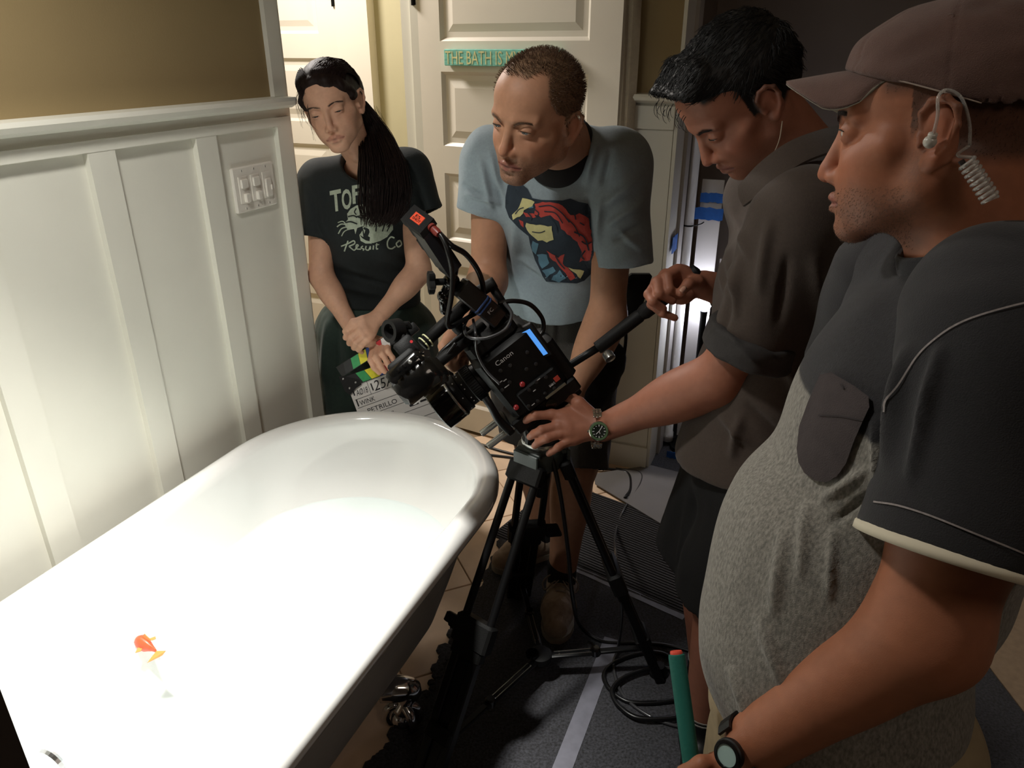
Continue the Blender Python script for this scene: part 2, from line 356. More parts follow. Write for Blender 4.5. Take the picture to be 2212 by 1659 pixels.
dr.lathe(pd, DU.tolist() + [0], [(-.004, .0), (-.004, .034), (.002, .036), (.008, .03), (.010, .0)], 28); dr.build('overflow_plate', M_CHROME, tub)
# claw feet
def claw(c, out):
    out = unit(V(out[0], out[1], 0)); side = V(-out[1], out[0], 0); mb = MB()
    mb.tube([c + out * -.05 + V(0, 0, .122), c + out * -.012 + V(0, 0, .125), c + out * .024 + V(0, 0, .118), c + out * .012 + V(0, 0, .085), c + out * .0 + V(0, 0, .055)], [.030, .034, .028, .019, .026], 14, spline=5)
    mb.sphere(c + V(0, 0, .030), .030, 16)
    for k, a in enumerate((-50, 0, 50, 180)):
        d = math.cos(math.radians(a)) * out + math.sin(math.radians(a)) * side
        mb.tube([c + V(0, 0, .075) + d * .012, c + V(0, 0, .060) + d * .033, c + V(0, 0, .034) + d * .042, c + V(0, 0, .012) + d * .036, c + V(0, 0, .004) + d * .026], [.013, .012, .011, .008, .004], 10, spline=4)
    return mb
for u, v, ou in ((1.15, -.765, (.5, 1)), (1.15, -1.165, (.5, -1)), (.62, -.765, (-.5, 1)), (.62, -1.165, (-.5, -1))):
    o = uv(*ou); claw(uv(u, v, 0), o).build('claw_foot', M_CHROME, tub, smooth=True)
# water: a still sheet, coating reflections over a clear faint cyan body
mw = bpy.data.materials.new('bath_water'); mw.use_nodes = True; nt = mw.node_tree; nt.nodes.clear()
out = nt.nodes.new('ShaderNodeOutputMaterial'); mx = nt.nodes.new('ShaderNodeMixShader'); fr = nt.nodes.new('ShaderNodeFresnel'); fr.inputs[0].default_value = 1.33
tr = nt.nodes.new('ShaderNodeBsdfTransparent'); tr.inputs[0].default_value = (.94, .99, 1.0, 1); gl = nt.nodes.new('ShaderNodeBsdfGlossy'); gl.inputs['Roughness'].default_value = .03
nt.links.new(fr.outputs[0], mx.inputs[0]); nt.links.new(tr.outputs[0], mx.inputs[1]); nt.links.new(gl.outputs[0], mx.inputs[2]); nt.links.new(mx.outputs[0], out.inputs[0])
wr = ring(UF - .150, UN + .087, HF - .081, .395)
wt = MB().add(wr, [tuple(range(len(wr) - 1, -1, -1))]).build('bath_water', mw); tag(wt, 'still bright water filling the bathtub', 'water', kind='stuff')
# goldfish just under the surface
fc = Gd(318, 1392, .365)
hd = unit(Gd(288, 1384, .365) - Gd(345, 1408, .365)); sd = V(-hd[1], hd[0], 0)
fish = thing('goldfish', fc, 'orange goldfish swimming near the left side of the tub', 'fish')
M_FISH = mat('goldfish_skin', '#dc4416', .35, var=.12, scale=60)
M_FIN = mat('goldfish_fin', '#ee7c38', .5)
rings = []
for t, hw, hh in ((0, .001, .001), (.04, .006, .007), (.12, .011, .013), (.28, .0145, .019), (.45, .0135, .018), (.62, .009, .0125), (.80, .005, .0075), (.92, .003, .006), (1, .0015, .005)):
    cx = fc + hd * (.034 - .068 * t) + sd * (.006 * t * t) ; rings.append([cx + sd * hw * math.cos(a) + V(0, 0, hh * math.sin(a)) for a in np.linspace(0, 2 * math.pi, 14, endpoint=False)])
MB().loft(rings).build('body', M_FISH, fish, smooth=True)
def fin(name, pts, th=.0006):
    n = np.cross(np.asarray(pts[1]) - pts[0], np.asarray(pts[2]) - pts[0]); n = unit(n) * th
    return MB().loft([[np.asarray(p) - n for p in pts], [np.asarray(p) + n for p in pts]]).build(name, M_FIN, fish)
tb = fc - hd * .034 + sd * .006
fin('tail', [tb, tb - hd * .026 - sd * .004 + V(0, 0, .008), tb - hd * .022 + sd * .004 + V(0, 0, .0), tb + sd * .030 - hd * .006 + V(0, 0, -.004), tb + sd * .012 - hd * .002 + V(0, 0, -.004)])
fin('dorsal_fin', [fc + hd * .010 + V(0, 0, .017), fc + V(0, 0, .030), fc - hd * .016 + V(0, 0, .020), fc - hd * .014 + V(0, 0, .014)])
for s_ in (1, -1): fin('side_fin', [fc + hd * .012 + sd * .012 * s_, fc + hd * .006 + sd * .027 * s_ + V(0, 0, -.003), fc - hd * .004 + sd * .020 * s_, fc + sd * .013 * s_])
for s_ in (1, -1): MB().sphere(fc + hd * .026 + sd * .0078 * s_ + V(0, 0, .003), .0027, 10).build('eye', mat('fish_eye', '#302018', .2), fish)
# ------------------------------------------------------------------ rugs, tape, cables on the floor
M_CARPET = mat('charcoal_carpet', '#303035', .95, var=.85, scale=170, bump=1.0, bscale=700, sheen=.15)
M_RIB = mat('ribbed_mat_rubber', '#2c2a2b', .9, var=.3, scale=180, bump=.5, bscale=500)
M_TAPE = mat('grey_floor_tape', '#74747e', .55, var=.12, scale=30, bump=.15, bscale=60)
M_CABLE = mat('black_cable', '#0b0b0c', .35)
M_GCABLE = mat('grey_cable', '#3a3a3c', .25, coat=.3)
M_BLUE = mat('blue_masking_tape', '#1d5fb0', .7, var=.12, scale=40, bump=.2, bscale=90)
edge = []
knots = [Gd(*q) for q in ((1085, 1165), (1040, 1270), (985, 1390), (935, 1490), (880, 1580), (835, 1640), (770, 1720))]
for i, p in enumerate(cr(knots, 14)): edge.append(p + V(-.014 * random.random() - .006 * math.sin(i * 1.3), .008 * (random.random() - .5), 0))
poly = edge + [V(-.40, .40, 0), V(1.3, .40, 0), V(1.3, 2.0, 0), V(.62, 1.66, 0), V(.18, 1.979, 0), V(-.03, 2.12, 0)]
def slab(pts, z0, z1): return MB().loft([[V(p[0], p[1], z0) for p in pts], [V(p[0], p[1], z1) for p in pts]])
rug = slab(poly[::-1], .0012, .008).build('carpet_rug', M_CARPET); tag(rug, 'charcoal carpet runner with a ragged left edge under the tripod', 'rug')
# frayed lumps along the torn edge
fr = MB()
for i, p in enumerate(edge):
    if i % 2 == 0 and 20 < i < len(edge) - 8:
        r = .010 + .016 * random.random(); fr.lathe(p + V(-.004, 0, .002), (0, 0, 1), [(0, r), (.006, r * 1.05), (.009, r * .8), (.0095, 0)], 7)
fr.build('frayed_edge', M_CARPET, rug)['kind'] = 'stuff'
# ribbed mat
A = V(-.03, 2.12, 0); B = V(.62, 1.66, 0); e = unit(B - A); nrm = V(-e[1], e[0], 0)
mpoly = [A + e * -.05, A + e * 1.25, A + e * 1.25 + nrm * .44, A + e * -.05 + nrm * .44]
mat_o = slab(mpoly, .0012, .006).build('ribbed_floor_mat', M_RIB); tag(mat_o, 'dark ribbed rubber floor mat beyond the grey tape strip', 'mat')
rb = MB()
for k in range(36):
    a = nrm * (.010 + .012 * k) + V(0, 0, .0078); rb.box(A + e * .6 + a, e * .645, nrm * .0036, V(0, 0, .0022))
rb.build('rib', M_RIB, mat_o)['kind'] = 'stuff'
pp = [Gd(1285, 1052), Gd(1426, 1138), Gd(1520, 1040), Gd(1405, 1012), Gd(1283, 1030)]
tag(slab(pp, .0125, .0155).build('grey_card', mat('grey_card', '#6d6a68', .8, var=.06, scale=8)), 'grey sheet of card lying on the floor by the wall corner', 'card')
dk = slab([Gd(1400, 1010), Gd(1500, 1080), V(1.3, 2.0, 0), V(1.5, 2.75, 0), V(.72, 3.0, 0)], .0002, .0008).build('hall_carpet', M_CARPET); tag(dk, 'dark carpet in the unlit room behind the standing men', 'carpet')
def strip(name, a, b, wd, z, label):
    a = np.asarray(a); b = np.asarray(b); s_ = unit(V(-(b - a)[1], (b - a)[0], 0)) * wd / 2
    o = MB(); N_ = 16; r0 = []
    for i in range(N_ + 1):
        p = a + (b - a) * i / N_; r0.append([p - s_ + V(0, 0, z), p + s_ + V(0, 0, z), p + s_ + V(0, 0, z + .0010 + .0006 * math.sin(i * 2.1)), p - s_ + V(0, 0, z + .0010 + .0006 * math.cos(i * 1.7))])
    return tag(o.loft(r0).build(name, M_TAPE), label, 'tape')
strip('floor_tape', Gd(1222, 1222), Gd(1478, 1338), .030, .0085, 'grey tape strip along the edge of the ribbed mat')
strip('floor_tape', Gd(1322, 1385), Gd(1205, 1690), .045, .0085, 'grey tape strip running down the charcoal carpet to the picture edge')
def cable(name, pts, r, m, label, cat='cable', k=10):
    return tag(MB().tube(pts, r, 8, spline=k).build(name, m, smooth=True), label, cat)
g = lambda x, y, z=.012: Gd(x, y, z)
cable('black_floor_cable', [g(1010, 950, .006), g(1045, 962, .006), g(1085, 975, .006), g(1150, 990, .006), g(1270, 1012, .010), g(1310, 1013), g(1355, 1022), g(1362, 1055), g(1350, 1075, .02)], .006, M_CABLE, 'black cable lying along the foot of the open door')
cable('black_floor_cable', [g(1015, 978, .006), g(1050, 982, .006), g(1085, 986, .006), g(1120, 991, .006), g(1190, 1005, .006)], .0055, M_CABLE, 'second black cable beside the tub, nearer than the first')
cable('camera_power_cable', [P(1192, 985, 1.66), P(1205, 1040, 1.68), P(1217, 1110, 1.72), P(1228, 1200, 1.78), P(1237, 1290, 1.86), g(1252, 1350, .06), g(1300, 1385, .014), g(1370, 1389, .014), g(1440, 1394, .014), g(1520, 1420, .014), g(1580, 1480, .014)], .0052, M_CABLE, 'thin black cable dropping from the tripod head in front of the bare leg')
cable('grey_cable', [g(1330, 1012), g(1380, 1020), g(1383, 1045), g(1348, 1100), g(1330, 1150, .03), P(1330, 1200, 1.99), P(1338, 1260, 1.95), P(1343, 1330, 1.98), g(1335, 1400, .03), g(1325, 1440, .014), g(1345, 1500, .014), g(1400, 1545, .014), g(1470, 1570, .014), g(1560, 1580, .014)], .0045, M_GCABLE, 'grey cable looping down past the right tripod leg')
for k_, (ox, oy, lab) in enumerate(((0, 0, 'upper black cable loop coiled on the carpet behind the green pole'), (18, 34, 'lower black cable loop coiled on the carpet behind the green pole'))):
    pts = [g(1400 + ox + 92 * math.cos(a) + 10 * math.sin(3 * a), 1470 + oy + 55 * math.sin(a) + 6 * math.cos(2 * a), .014 + .010 * k_) for a in np.linspace(.4, 6.2, 16)]
    cable('cable_coil', pts, .0062, M_CABLE, lab, k=6)
# ------------------------------------------------------------------ things in the dark doorway on the right
M_WPLAST = mat('white_plastic', '#d8d6d0', .35)
tu = thing('lamp_tube', P(1440, 900, 3.0), 'white vertical lamp tube tied to the corner with a black zip tie', 'lamp tube')
vt = unit(P(1484, 300, 3.0) - P(1484, 300, 3.0)[2] * 0 - P(1484, 300, 3.0)) if False else V(0, 0, 1)
tp = uv(UB + .24, -.452, 0)
MB().lathe(tp, vt, [(.02, 0), (.02, .022), (.06, .022), (.061, .019), (1.55, .019), (1.551, .022), (1.6, .022), (1.6, 0)], 20).build('tube', M_WPLAST, tu, smooth=True)
mb = MB(); mb.lathe(tp + V(0, 0, .935), vt, [(0, .0205), (.006, .0205)], 20, cap=False); mb.tube([tp + V(.02, -.01, .938), tp + V(.045, -.012, .945), tp + V(.055, -.012, .952)], .0022, 6); mb.build('zip_tie', M_BLACKMETAL, tu)
def tape_piece(name, c, ex, ez, w, h, label, seed):
    rnd = random.Random(seed); n = unit(np.cross(ex, ez)); K = 9; r0 = []
    for i in range(K + 1):
        a = i / K - .5; top = h / 2 * (1 + .25 * (rnd.random() - .5)); bot = h / 2 * (1 + .25 * (rnd.random() - .5)); d = .003 * rnd.random() + .001
        q = np.asarray(c) + ex * w * a; r0.append([q - ez * bot + n * d, q + ez * top + n * d, q + ez * top + n * (d + .001), q - ez * bot + n * (d + .001)])
    return tag(MB().loft(r0).build(name, M_BLUE), label, 'tape')
# white foam board taped upright in the doorway
bx, bv = UB + .30, -.335
nb = -DU; ex = V(DV[0], DV[1], 0); 
b0 = uv(bx, -.372, 0)
bd = MB().boxuv(bx, bx + .008, -.425, -.345, .02, 1.10).build('foam_board', mat('white_foam_board', '#cfcac4', .6)); tag(bd, 'narrow white foam board standing in the dark doorway under blue tape', 'board')
n3 = V(-DU[0], -DU[1], 0)
tape_piece('blue_tape', uv(bx - .006, -.383, 1.035), ex, V(0, 0, 1), .085, .035, 'upper strip of blue tape across the white foam board', 1)
tape_piece('blue_tape', uv(bx - .006, -.393, .975), ex, V(0, 0, 1), .115, .045, 'lower crumpled blue tape across the white foam board', 2)
tape_piece('blue_tape', uv(UB + .09, -.474, .90), V(DU[0], DU[1], 0), V(0, 0, 1), .085, .060, 'blue tape piece on the wall corner beside the lamp tube', 3)
tape_piece('blue_tape', uv(UB + .12, -.40, .02), ex, V(0, 0, 1), .06, .03, 'blue tape scrap near the floor below the foam board', 4)
# second white panel and the small LED lantern that lights the doorway
tag(MB().boxuv(UB + .40, UB + .412, -.34, -.25, .02, .78).build('reflector_panel', mat('grey_reflector', '#a9a39b', .5)), 'pale upright panel beside the lit lantern in the doorway', 'panel')
lt = thing('led_lantern', V(.748, 2.77, .0), 'small bright LED lantern shining behind the dark shirt sleeve', 'lamp')
MB().lathe(V(.748, 2.77, .0), (0, 0, 1), [(0, 0), (0, .08), (.02, .08), (.03, .012), (.585, .012), (.605, .014), (.612, .014), (.612, 0)], 20).build('stand', M_BLACKMETAL, lt)
MB().sphere(V(.748, 2.77, .642), .026, 16).build('bulb', mat('lit_bulb', '#ffffff', emit='#e4e8ff', estr=60), lt, smooth=True)
# green pole with a red end held by the man in the cap
pa = P(1461, 1411, .95); pb = P(1499, 1690, .915); ax = unit(pb - pa)
gp = thing('green_pole', pb + ax * .1, 'teal green foam pole with a red end held at the bottom edge', 'pole')
MB().lathe(pa + ax * .001, ax, [(0, 0), (0, .0090), (.001, .0102), (.004, .0106), (.60, .0106), (.60, 0)], 20).build('pole', mat('teal_foam', '#0d5f53', .7, bump=.2, bscale=300), gp, smooth=False, auto=40)
MB().lathe(pa - ax * .003, ax, [(0, 0), (0, .0072), (.002, .0078), (.006, .0078), (.006, 0)], 18).build('end_plug', mat('red_plug', '#e8503c', .6), gp)
# ------------------------------------------------------------------ tripod
M_BLK = mat('black_anodised', '#0b0b0c', .42, spec=.3, var=.1, scale=30, bump=.05, bscale=300)
M_BLK2 = mat('black_rubber', '#090909', .6, spec=.3, bump=.2, bscale=400)
M_GRYM = mat('grey_green_casting', '#3a4240', .4, var=.06, scale=40)
M_STEEL = mat('brushed_steel', '#b9bab6', .25, metal=.9)
M_GLOSS = mat('gloss_black', '#080808', .12, coat=.5)
AP = V(.067, 1.492, .70); FEET = {'right': V(.393, 1.516, .008), 'left': V(-.205, 1.150, .008), 'back': V(.020, 1.835, .008)}
tri = thing('tripod', V(.07, 1.5, .008), 'black two stage video tripod standing on the charcoal carpet', 'tripod')
mb = MB(); mb.lathe(AP + V(0, 0, -.035), (0, 0, 1), [(0, 0), (0, .030), (.015, .050), (.050, .056), (.060, .054), (.066, .044), (.066, 0)], 36); mb.build('bowl', M_GRYM, tri, auto=35)
mb = MB(); mb.lathe(AP + V(0, 0, -.110), (0, 0, 1), [(0, 0), (0, .013), (.008, .018), (.05, .018), (.055, .012), (.08, .012), (.08, 0)], 20); mb.build('bowl_clamp', M_BLK2, tri, auto=35)
hubz = .085; hub = V(.075, 1.50, hubz)
for nm, ft in FEET.items():
    d = unit(ft - AP); rad = unit(V(*(ft - AP)[:2], 0)); sd = V(-rad[1], rad[0], 0); top = AP + rad * .052 + V(0, 0, -.012)
    ax = unit(ft - top); n = unit(np.cross(sd, ax)); L_ = np.linalg.norm(ft - top)
    leg = MB(); wt_, wb_ = .032, .036
    for s_ in (-1, 1): leg.tube([top + sd * s_ * wt_ + ax * .02, top + sd * s_ * wb_ + ax * L_ * .50], .0095, 12)
    lg = leg.build('leg', M_BLK, tri, smooth=False, auto=50); 
    mb = MB(); mb.box(top + ax * .012, sd * .046, n * .014, ax * .024, bev=.005); mb.box(top - rad * .022 + V(0, 0, .012), sd * .027, rad * .030, V(0, 0, .022), bev=.006)
    mb.build('leg_bracket', M_BLK2, lg, auto=35)
    mb = MB(); mb.box(top - rad * .006 + V(0, 0, .036), sd * .034, rad * .008, V(0, 0, .006), bev=.002); mb.box(top + rad * .006 + V(0, 0, .022) , sd * .0335, rad * .004, V(0, 0, .018), bev=.002); mb.build('bracket_plate', M_GRYM, lg, auto=35)
    c = top + ax * L_ * .50
    mb = MB(); mb.box(c, sd * .051, n * .018, ax * .034, bev=.006); mb.box(c + ax * .028, sd * .042, n * .014, ax * .03, bev=.004); mb.build('leg_clamp', M_BLK2, lg, auto=35)
    mb = MB(); s_ = -1 if nm == 'left' else 1
    kp = c + sd * (.050 if nm == 'right' else -.050 * (1 if nm == 'back' else 1))
    kd = sd if nm == 'right' else -sd
    mb.lathe(c + kd * .047, kd, [(0, 0), (0, .014), (.010, .016), (.020, .014), (.022, .0)], 18); mb.box(c + kd * .069 + ax * -.012 + V(0, 0, -.012), kd * .022, n * .007, unit(V(0, 0, -1) + kd * .4) * .020, bev=.004)
    mb.build('lock_lever', M_BLK2, lg, auto=35)
    mb = MB()
    for s_ in (-1, 1):
        mb.box((c + ft) / 2 + sd * s_ * .026, sd * .011, n * .012, ax * (L_ * .25), bev=.003)
    mb.box((c + ft) / 2, sd * .018, n * .004, ax * (L_ * .25)); mb.build('lower_stage', M_BLK, lg, auto=35)
    mb = MB()
    for s_ in (-1, 1): mb.box((c + ft) / 2 + sd * s_ * .0125 + n * .0125, sd * .0009, n * .0008, ax * (L_ * .21))
    mb.build('steel_rail', M_STEEL, lg)
    MB().box(c + ax * L_ * .30, sd * .036, n * .020, ax * .018, bev=.005).build('lower_clamp', M_BLK2, lg, auto=35)
    MB().lathe(ft + V(0, 0, .0), (0, 0, 1), [(0, 0), (0, .024), (.012, .026), (.03, .016), (.03, 0)], 16).build('rubber_foot', M_BLK2, lg, auto=35)
    # spreader arm
    q = top + ax * L_ * .86; q[2] = max(q[2], .07); ea = unit(q - hub); es = unit(np.cross(ea, (0, 0, 1))); en = np.cross(es, ea); Ls = np.linalg.norm(q - hub)
    sp_ = MB(); sp_.box(hub + ea * Ls * .30, ea * Ls * .27, es * .011, en * .006, bev=.003); sp_.box(hub + ea * Ls * .72, ea * Ls * .27, es * .008, en * .005, bev=.002)
    so = sp_.build('spreader_arm', M_BLK, tri, auto=35)
    mb = MB(); [mb.box(hub + ea * Ls * .32 + es * s_ * .006 + en * .0064, ea * Ls * .19, es * .0012, en * .0006) for s_ in (-1, 1)]
    for s_ in (-1, 1): mb.lathe(hub + ea * .05 + es * s_ * .005 + en * .006, en, [(0, .0025), (.0015, .0025), (.0015, 0)], 8)
    mb.build('steel_rail', M_STEEL, so)
    MB().lathe(hub + ea * Ls * .52 - en * .008, en, [(0, 0), (0, .013), (.018, .013), (.022, .010), (.022, 0)], 18).build('arm_knob', M_GLOSS, so, auto=35)
mb = MB(); mb.lathe(hub - V(0, 0, .02), (0, 0, 1), [(0, 0), (0, .020), (.012, .030), (.03, .030), (.034, .022), (.034, .0)], 24); mb.build('spreader_hub', M_BLK2, tri, auto=35)
MB().lathe(hub + V(-.022, -.010, .014), (0, 0, 1), [(0, .0), (0, .017), (.008, .017), (.008, .012), (.005, .012), (.005, 0)], 24).build('hub_ring', M_GLOSS, tri, auto=35)
# fluid head, tilted with the camera
CO = P(1112, 788, 1.585); CF = unit(V(-.80, -.23, -.57)); CU = unit(V(0, 0, 1) - CF * CF[2]); CL = np.cross(CU, CF)
cp_ = lambda a, b, c: CO + CF * a + CL * b + CU * c
hc = AP + V(.0, 0, .07)
mb = MB(); mb.lathe(AP + V(0, 0, .022), (0, 0, 1), [(0, 0), (0, .043), (.012, .045), (.03, .042), (.038, .035), (.038, 0)], 32); mb.build('head_base', M_BLK, tri, auto=35)
MB().lathe(AP + V(0, 0, .030), (0, 0, 1), [(0, .0445), (.004, .0462), (.010, .0462), (.014, .0445)], 32, cap=False).build('head_ring', M_STEEL, tri, auto=35)
mb = MB(); mb.lathe(hc + V(0, .045, .012), (0, -1, 0), [(0, 0), (0, .038), (.006, .042), (.084, .042), (.09, .038), (.09, 0)], 30); mb.box(hc + V(.0, 0, -.012), V(.038, 0, 0), V(0, .040, 0), V(0, 0, .018), bev=.006); mb.build('fluid_head', M_BLK, tri, auto=35)
mb = MB(); mb.box(cp_(-.005, 0, -.133), CF * .075, CL * .030, CU * .010, bev=.004); mb.box((hc + V(0, 0, .03) + cp_(-.01, 0, -.14)) / 2, CF * .034, CL * .03, CU * .03, bev=.006); mb.build('camera_plate', M_BLK, tri, auto=35)
ha = P(1210, 802, 1.63); hb = P(1290, 752, 1.60); hcx = P(1300, 745, 1.60); he = P(1490, 598, 1.52)
mb = MB(); mb.tube([cp_(-.06, .0, -.12), P(1190, 815, 1.63), ha, hb], .0085, 14, spline=3); pan = mb.build('pan_handle', M_BLK, tri, smooth=True)
mb = MB(); mb.tube([hb, hcx], .014, 14); mb.lathe(hcx, he - hcx, [(-.01, 0), (-.01, .0145), (.10, .0145), (.105, .013), (.115, .0165), (.235, .0175), (.25, .0165), (.255, 0)], 22); mb.build('grip', M_BLK2, pan, auto=35)
mb = MB(); k0 = P(1310, 762, 1.595); mb.lathe(k0, unit(P(1325, 785, 1.58) - k0), [(0, 0), (0, .010), (.004, .012), (.018, .012), (.02, 0)], 16); mb.build('handle_knob', M_STEEL, pan, auto=35)
# ------------------------------------------------------------------ cinema camera
cine = thing('cinema_camera', cp_(0, 0, -.12), 'black cinema camera on the tripod aimed down at the bathtub', 'camera')
mb = MB(); mb.box(cp_(0, 0, -.005), CF * .070, CL * .050, CU * .085, bev=.012); mb.build('body', M_BLK, cine, auto=40)
mb = MB(); mb.box(cp_(.005, .0, .098), CF * .058, CL * .042, CU * .022, bev=.010); mb.build('top_plate', M_BLK2, cine, auto=40)
mb = MB(); mb.box(cp_(-.012, .052, -.055), CF * .048, CL * .006, CU * .026, bev=.003); mb.build('control_panel', M_BLK2, cine, auto=40)
mb = MB(); mb.box(cp_(-.08, 0, -.035), CF * .016, CL * .038, CU * .055, bev=.006); mb.build('battery_pack', M_BLK2, cine, auto=40)
mb = MB(); mb.box(cp_(0, 0, -.105), CF * .085, CL * .043, CU * .018, bev=.004); mb.build('base_plate', M_BLK, cine, auto=40)
M_BTN = mat('button_grey', '#2a2a2c', .3, coat=.3); M_WHT = mat('white_print', '#cfcfcf', .6); M_REDB = mat('red_button', '#b8363a', .25, coat=.5); M_REDP = mat('red_print', '#c04434', .6)
for i in range(5):
    for j in range(4):
        if (i * 7 + j * 3) % 5 == 0: continue
        p = cp_(.052 - .022 * i, .0500 if j > 1 else .0585, -.07 + .034 * j + .004 * (i % 2))
        if j < 2 and not (-.055 < (.052 - .022 * i) < .035): continue
        MB().lathe(p, CL, [(0, .0042), (.0022, .0038), (.0026, 0)], 10).build('button', M_BTN, cine, auto=35)
for a, c in ((.012, -.020), (.052, -.055)): MB().lathe(cp_(a, .050, c), CL, [(0, .006), (.003, .006), (.005, .0045), (.0055, 0)], 14).build('record_button', M_REDB, cine, auto=35)
for a, c, w_ in ((.045, .015, .010), (.035, .012, .008), (.04, -.002, .012), (.0, -.045, .007), (-.02, -.03, .009), (-.035, -.06, .010), (.02, -.07, .008)): MB().box(cp_(a, .0592 if c < -.028 and abs(a + .012) < .048 else .0503, c), CF * w_ / 2, CL * .0003, CU * .0009).build('printed_mark', M_WHT, cine)
text_on('lettering', 'Canon', cp_(.030, .0503, .048), -CF, CU, .011, M_WHT, cine, width=.042)
text_on('lettering', 'EOS', cp_(-.030, .0592, -.062), -CF, CU, .006, M_WHT, cine)
MB().box(cp_(-.052, .0592, -.055), CF * .006, CL * .0003, CU * .006).build('red_badge', M_REDP, cine)
MB().box(cp_(-.035, .0592, -.077), CF * .026, CL * .0008, CU * .003).build('grey_plate', M_STEEL, cine)
MB().lathe(cp_(-.010, .0440, -.105), CL, [(0, .012), (.002, .012), (.002, .010), (.001, .010), (.001, 0)], 20).build('plate_dial', M_GLOSS, cine, auto=35)
# lens
lp = cp_(.068, 0, .026)
mb = MB(); mb.lathe(lp, CF, [(0, 0), (0, .034), (.012, .036), (.014, .041), (.034, .041), (.036, .039), (.05, .039), (.052, .043), (.066, .043), (.068, .045), (.070, .047), (.072, .045)], 40); lens = mb.build('lens', M_BLK, cine, auto=25)
mb = MB(); mb.lathe(lp, CF, [(.072, .0465), (.076, .0475), (.118, .0485), (.120, .047), (.120, .044), (.085, .038), (.084, 0)], 44, cap=False); mb.build('lens_hood', M_GLOSS, lens, auto=25)
MB().lathe(lp + CF * .070, CF, [(0, .0462), (.0025, .0478), (.005, .0478), (.006, .0462)], 44, cap=False).build('lens_ring', M_STEEL, lens, auto=25)
MB().lathe(lp + CF * .083, CF, [(0, .036), (.004, .030), (.008, .018), (.0095, 0)], 32, cap=False).build('front_glass', mat('coated_glass', '#0a0814', .03, coat=1), lens, smooth=True)
for k in range(48):
    a = k * 2 * math.pi / 48; r = CL * math.cos(a) + CU * math.sin(a)
    if r @ CL < -.2: continue
    MB().box(lp + CF * .024 + r * .0412, CF * .009, np.cross(CF, r) * .0013, r * .0008).build('focus_rib', M_BLK2, lens)
for k in range(9):
    a = math.radians(-40 + k * 17); r = CL * math.cos(a) + CU * math.sin(a)
    MB().box(lp + CF * (.044 if k % 3 else .058) + r * (.0393 if k % 3 else .0433), CF * .0011, np.cross(CF, r) * .0012, r * .0003).build('scale_mark', M_WHT, lens)
mb = MB(); a_ = lp + CF * .05 + CU * .03 + CL * -.03; mb.tube([a_, a_ + CU * .022 + CF * .006], .004, 10); mb.build('focus_lever', M_BLK2, lens, smooth=True)
# rods and lens support
for s_ in (-1, 1): MB().lathe(cp_(-.03, .030 * s_ + .004, -.100), CF, [(0, 0), (0, .0078), (.182, .0078), (.183, .0072), (.183, .005), (.178, .005), (.178, 0)], 20).build('rod', M_STEEL, cine, auto=35)
mb = MB(); mb.box(cp_(.095, .004, -.098), CF * .009, CL * .040, CU * .011, bev=.003); mb.tube([cp_(.095, .040, -.095), cp_(.098, .042, -.06), cp_(.092, .046, -.02), cp_(.090, .036, .0)], [.010, .009, .008, .009], 10, spline=4); mb.build('lens_support', M_BLK, cine, auto=40)
# flip screen
sc0 = P(1138, 750, 1.53); su = unit(CU); sw = unit(CL * .38 - CF * .92); sn = unit(np.cross(sw, su)); 
if sn @ FW > 0: sn = -sn
scr = MB().box(sc0 - sn * .006, sw * .037, su * .043, sn * .006, bev=.002).build('screen_housing', M_BLK2, cine, auto=35)
MB().box(sc0 + sn * .0006, sw * .029, su * .035, sn * .0003).build('screen', mat('lit_blue_screen', '#101018', .2, emit='#5aa6ff', estr=.85), scr)
MB().tube([cp_(-.045, .045, .03), sc0 - sn * .01], .010, 12).build('screen_hinge', M_BLK, scr, smooth=True)
# top handle
mb = MB(); mb.tube([cp_(.035, 0, .112), cp_(.045, 0, .150), cp_(.030, 0, .172), cp_(-.03, 0, .180), cp_(-.07, 0, .176)], [.013, .013, .014, .013, .012], 14, spline=5); mb.build('top_handle', M_BLK2, cine, smooth=True)
mb = MB(); mb.tube([cp_(-.055, .0, .10), cp_(-.060, 0, .172)], .009, 12); mb.build('handle_post', M_BLK, cine, smooth=True)
# wireless receiver strapped on the handle with blue bands
rc = [P(x, y, d) for x, y, d in ((992, 618, 1.44), (1078, 690, 1.50))]; ra = unit(rc[1] - rc[0]); rw = unit(np.cross(ra, -FW)); rn = np.cross(rw, ra); rcx = (rc[0] + rc[1]) / 2
if rn @ FW > 0: rn = -rn; rw = -rw
M_RCV = mat('receiver_shell', '#141312', .3, coat=.2); M_ORT = mat('orange_tape', '#f0502a', .6, var=.06, scale=60, bump=.2, bscale=90); M_BAND = mat('blue_rubber_band', '#2a4478', .5)
rv = thing('wireless_receiver', rcx - V(0, 0, .03), 'black wireless receiver strapped to the camera handle with blue rubber bands', 'receiver')
MB().box(rcx, ra * .056, rw * .020, rn * .0145, bev=.003).build('case', M_RCV, rv, auto=35)
for k in (.004, .012): 
    mb = MB(); q = rcx + ra * (k - .004)
    loop = [q + rw * .0195 * i + rn * .0155 * j for i, j in ((-1, -.8), (-1, .8), (-.8, 1), (.8, 1), (1, .8), (1, -.8), (.8, -1), (-.8, -1), (-1, -.8))]
    mb.tube(loop, .0022, 6); mb.build('rubber_band', M_BAND, rv)
uw = rw if rw @ UPV > 0 else -rw
MB().box(rcx + ra * .020 + uw * .0186, ra * .022, uw * .0005, rn * .009).build('orange_label', M_ORT, rv)
MB().box(rcx + ra * -.02 + uw * .0186, ra * .016, uw * .0005, rn * .009).build('green_label', mat('green_label', '#2c5e46', .4), rv)
text_on('lettering', 'FC', rcx + ra * .026 + rn * .0146 - uw * .005, uw, -ra, .008, M_WHT, rv)
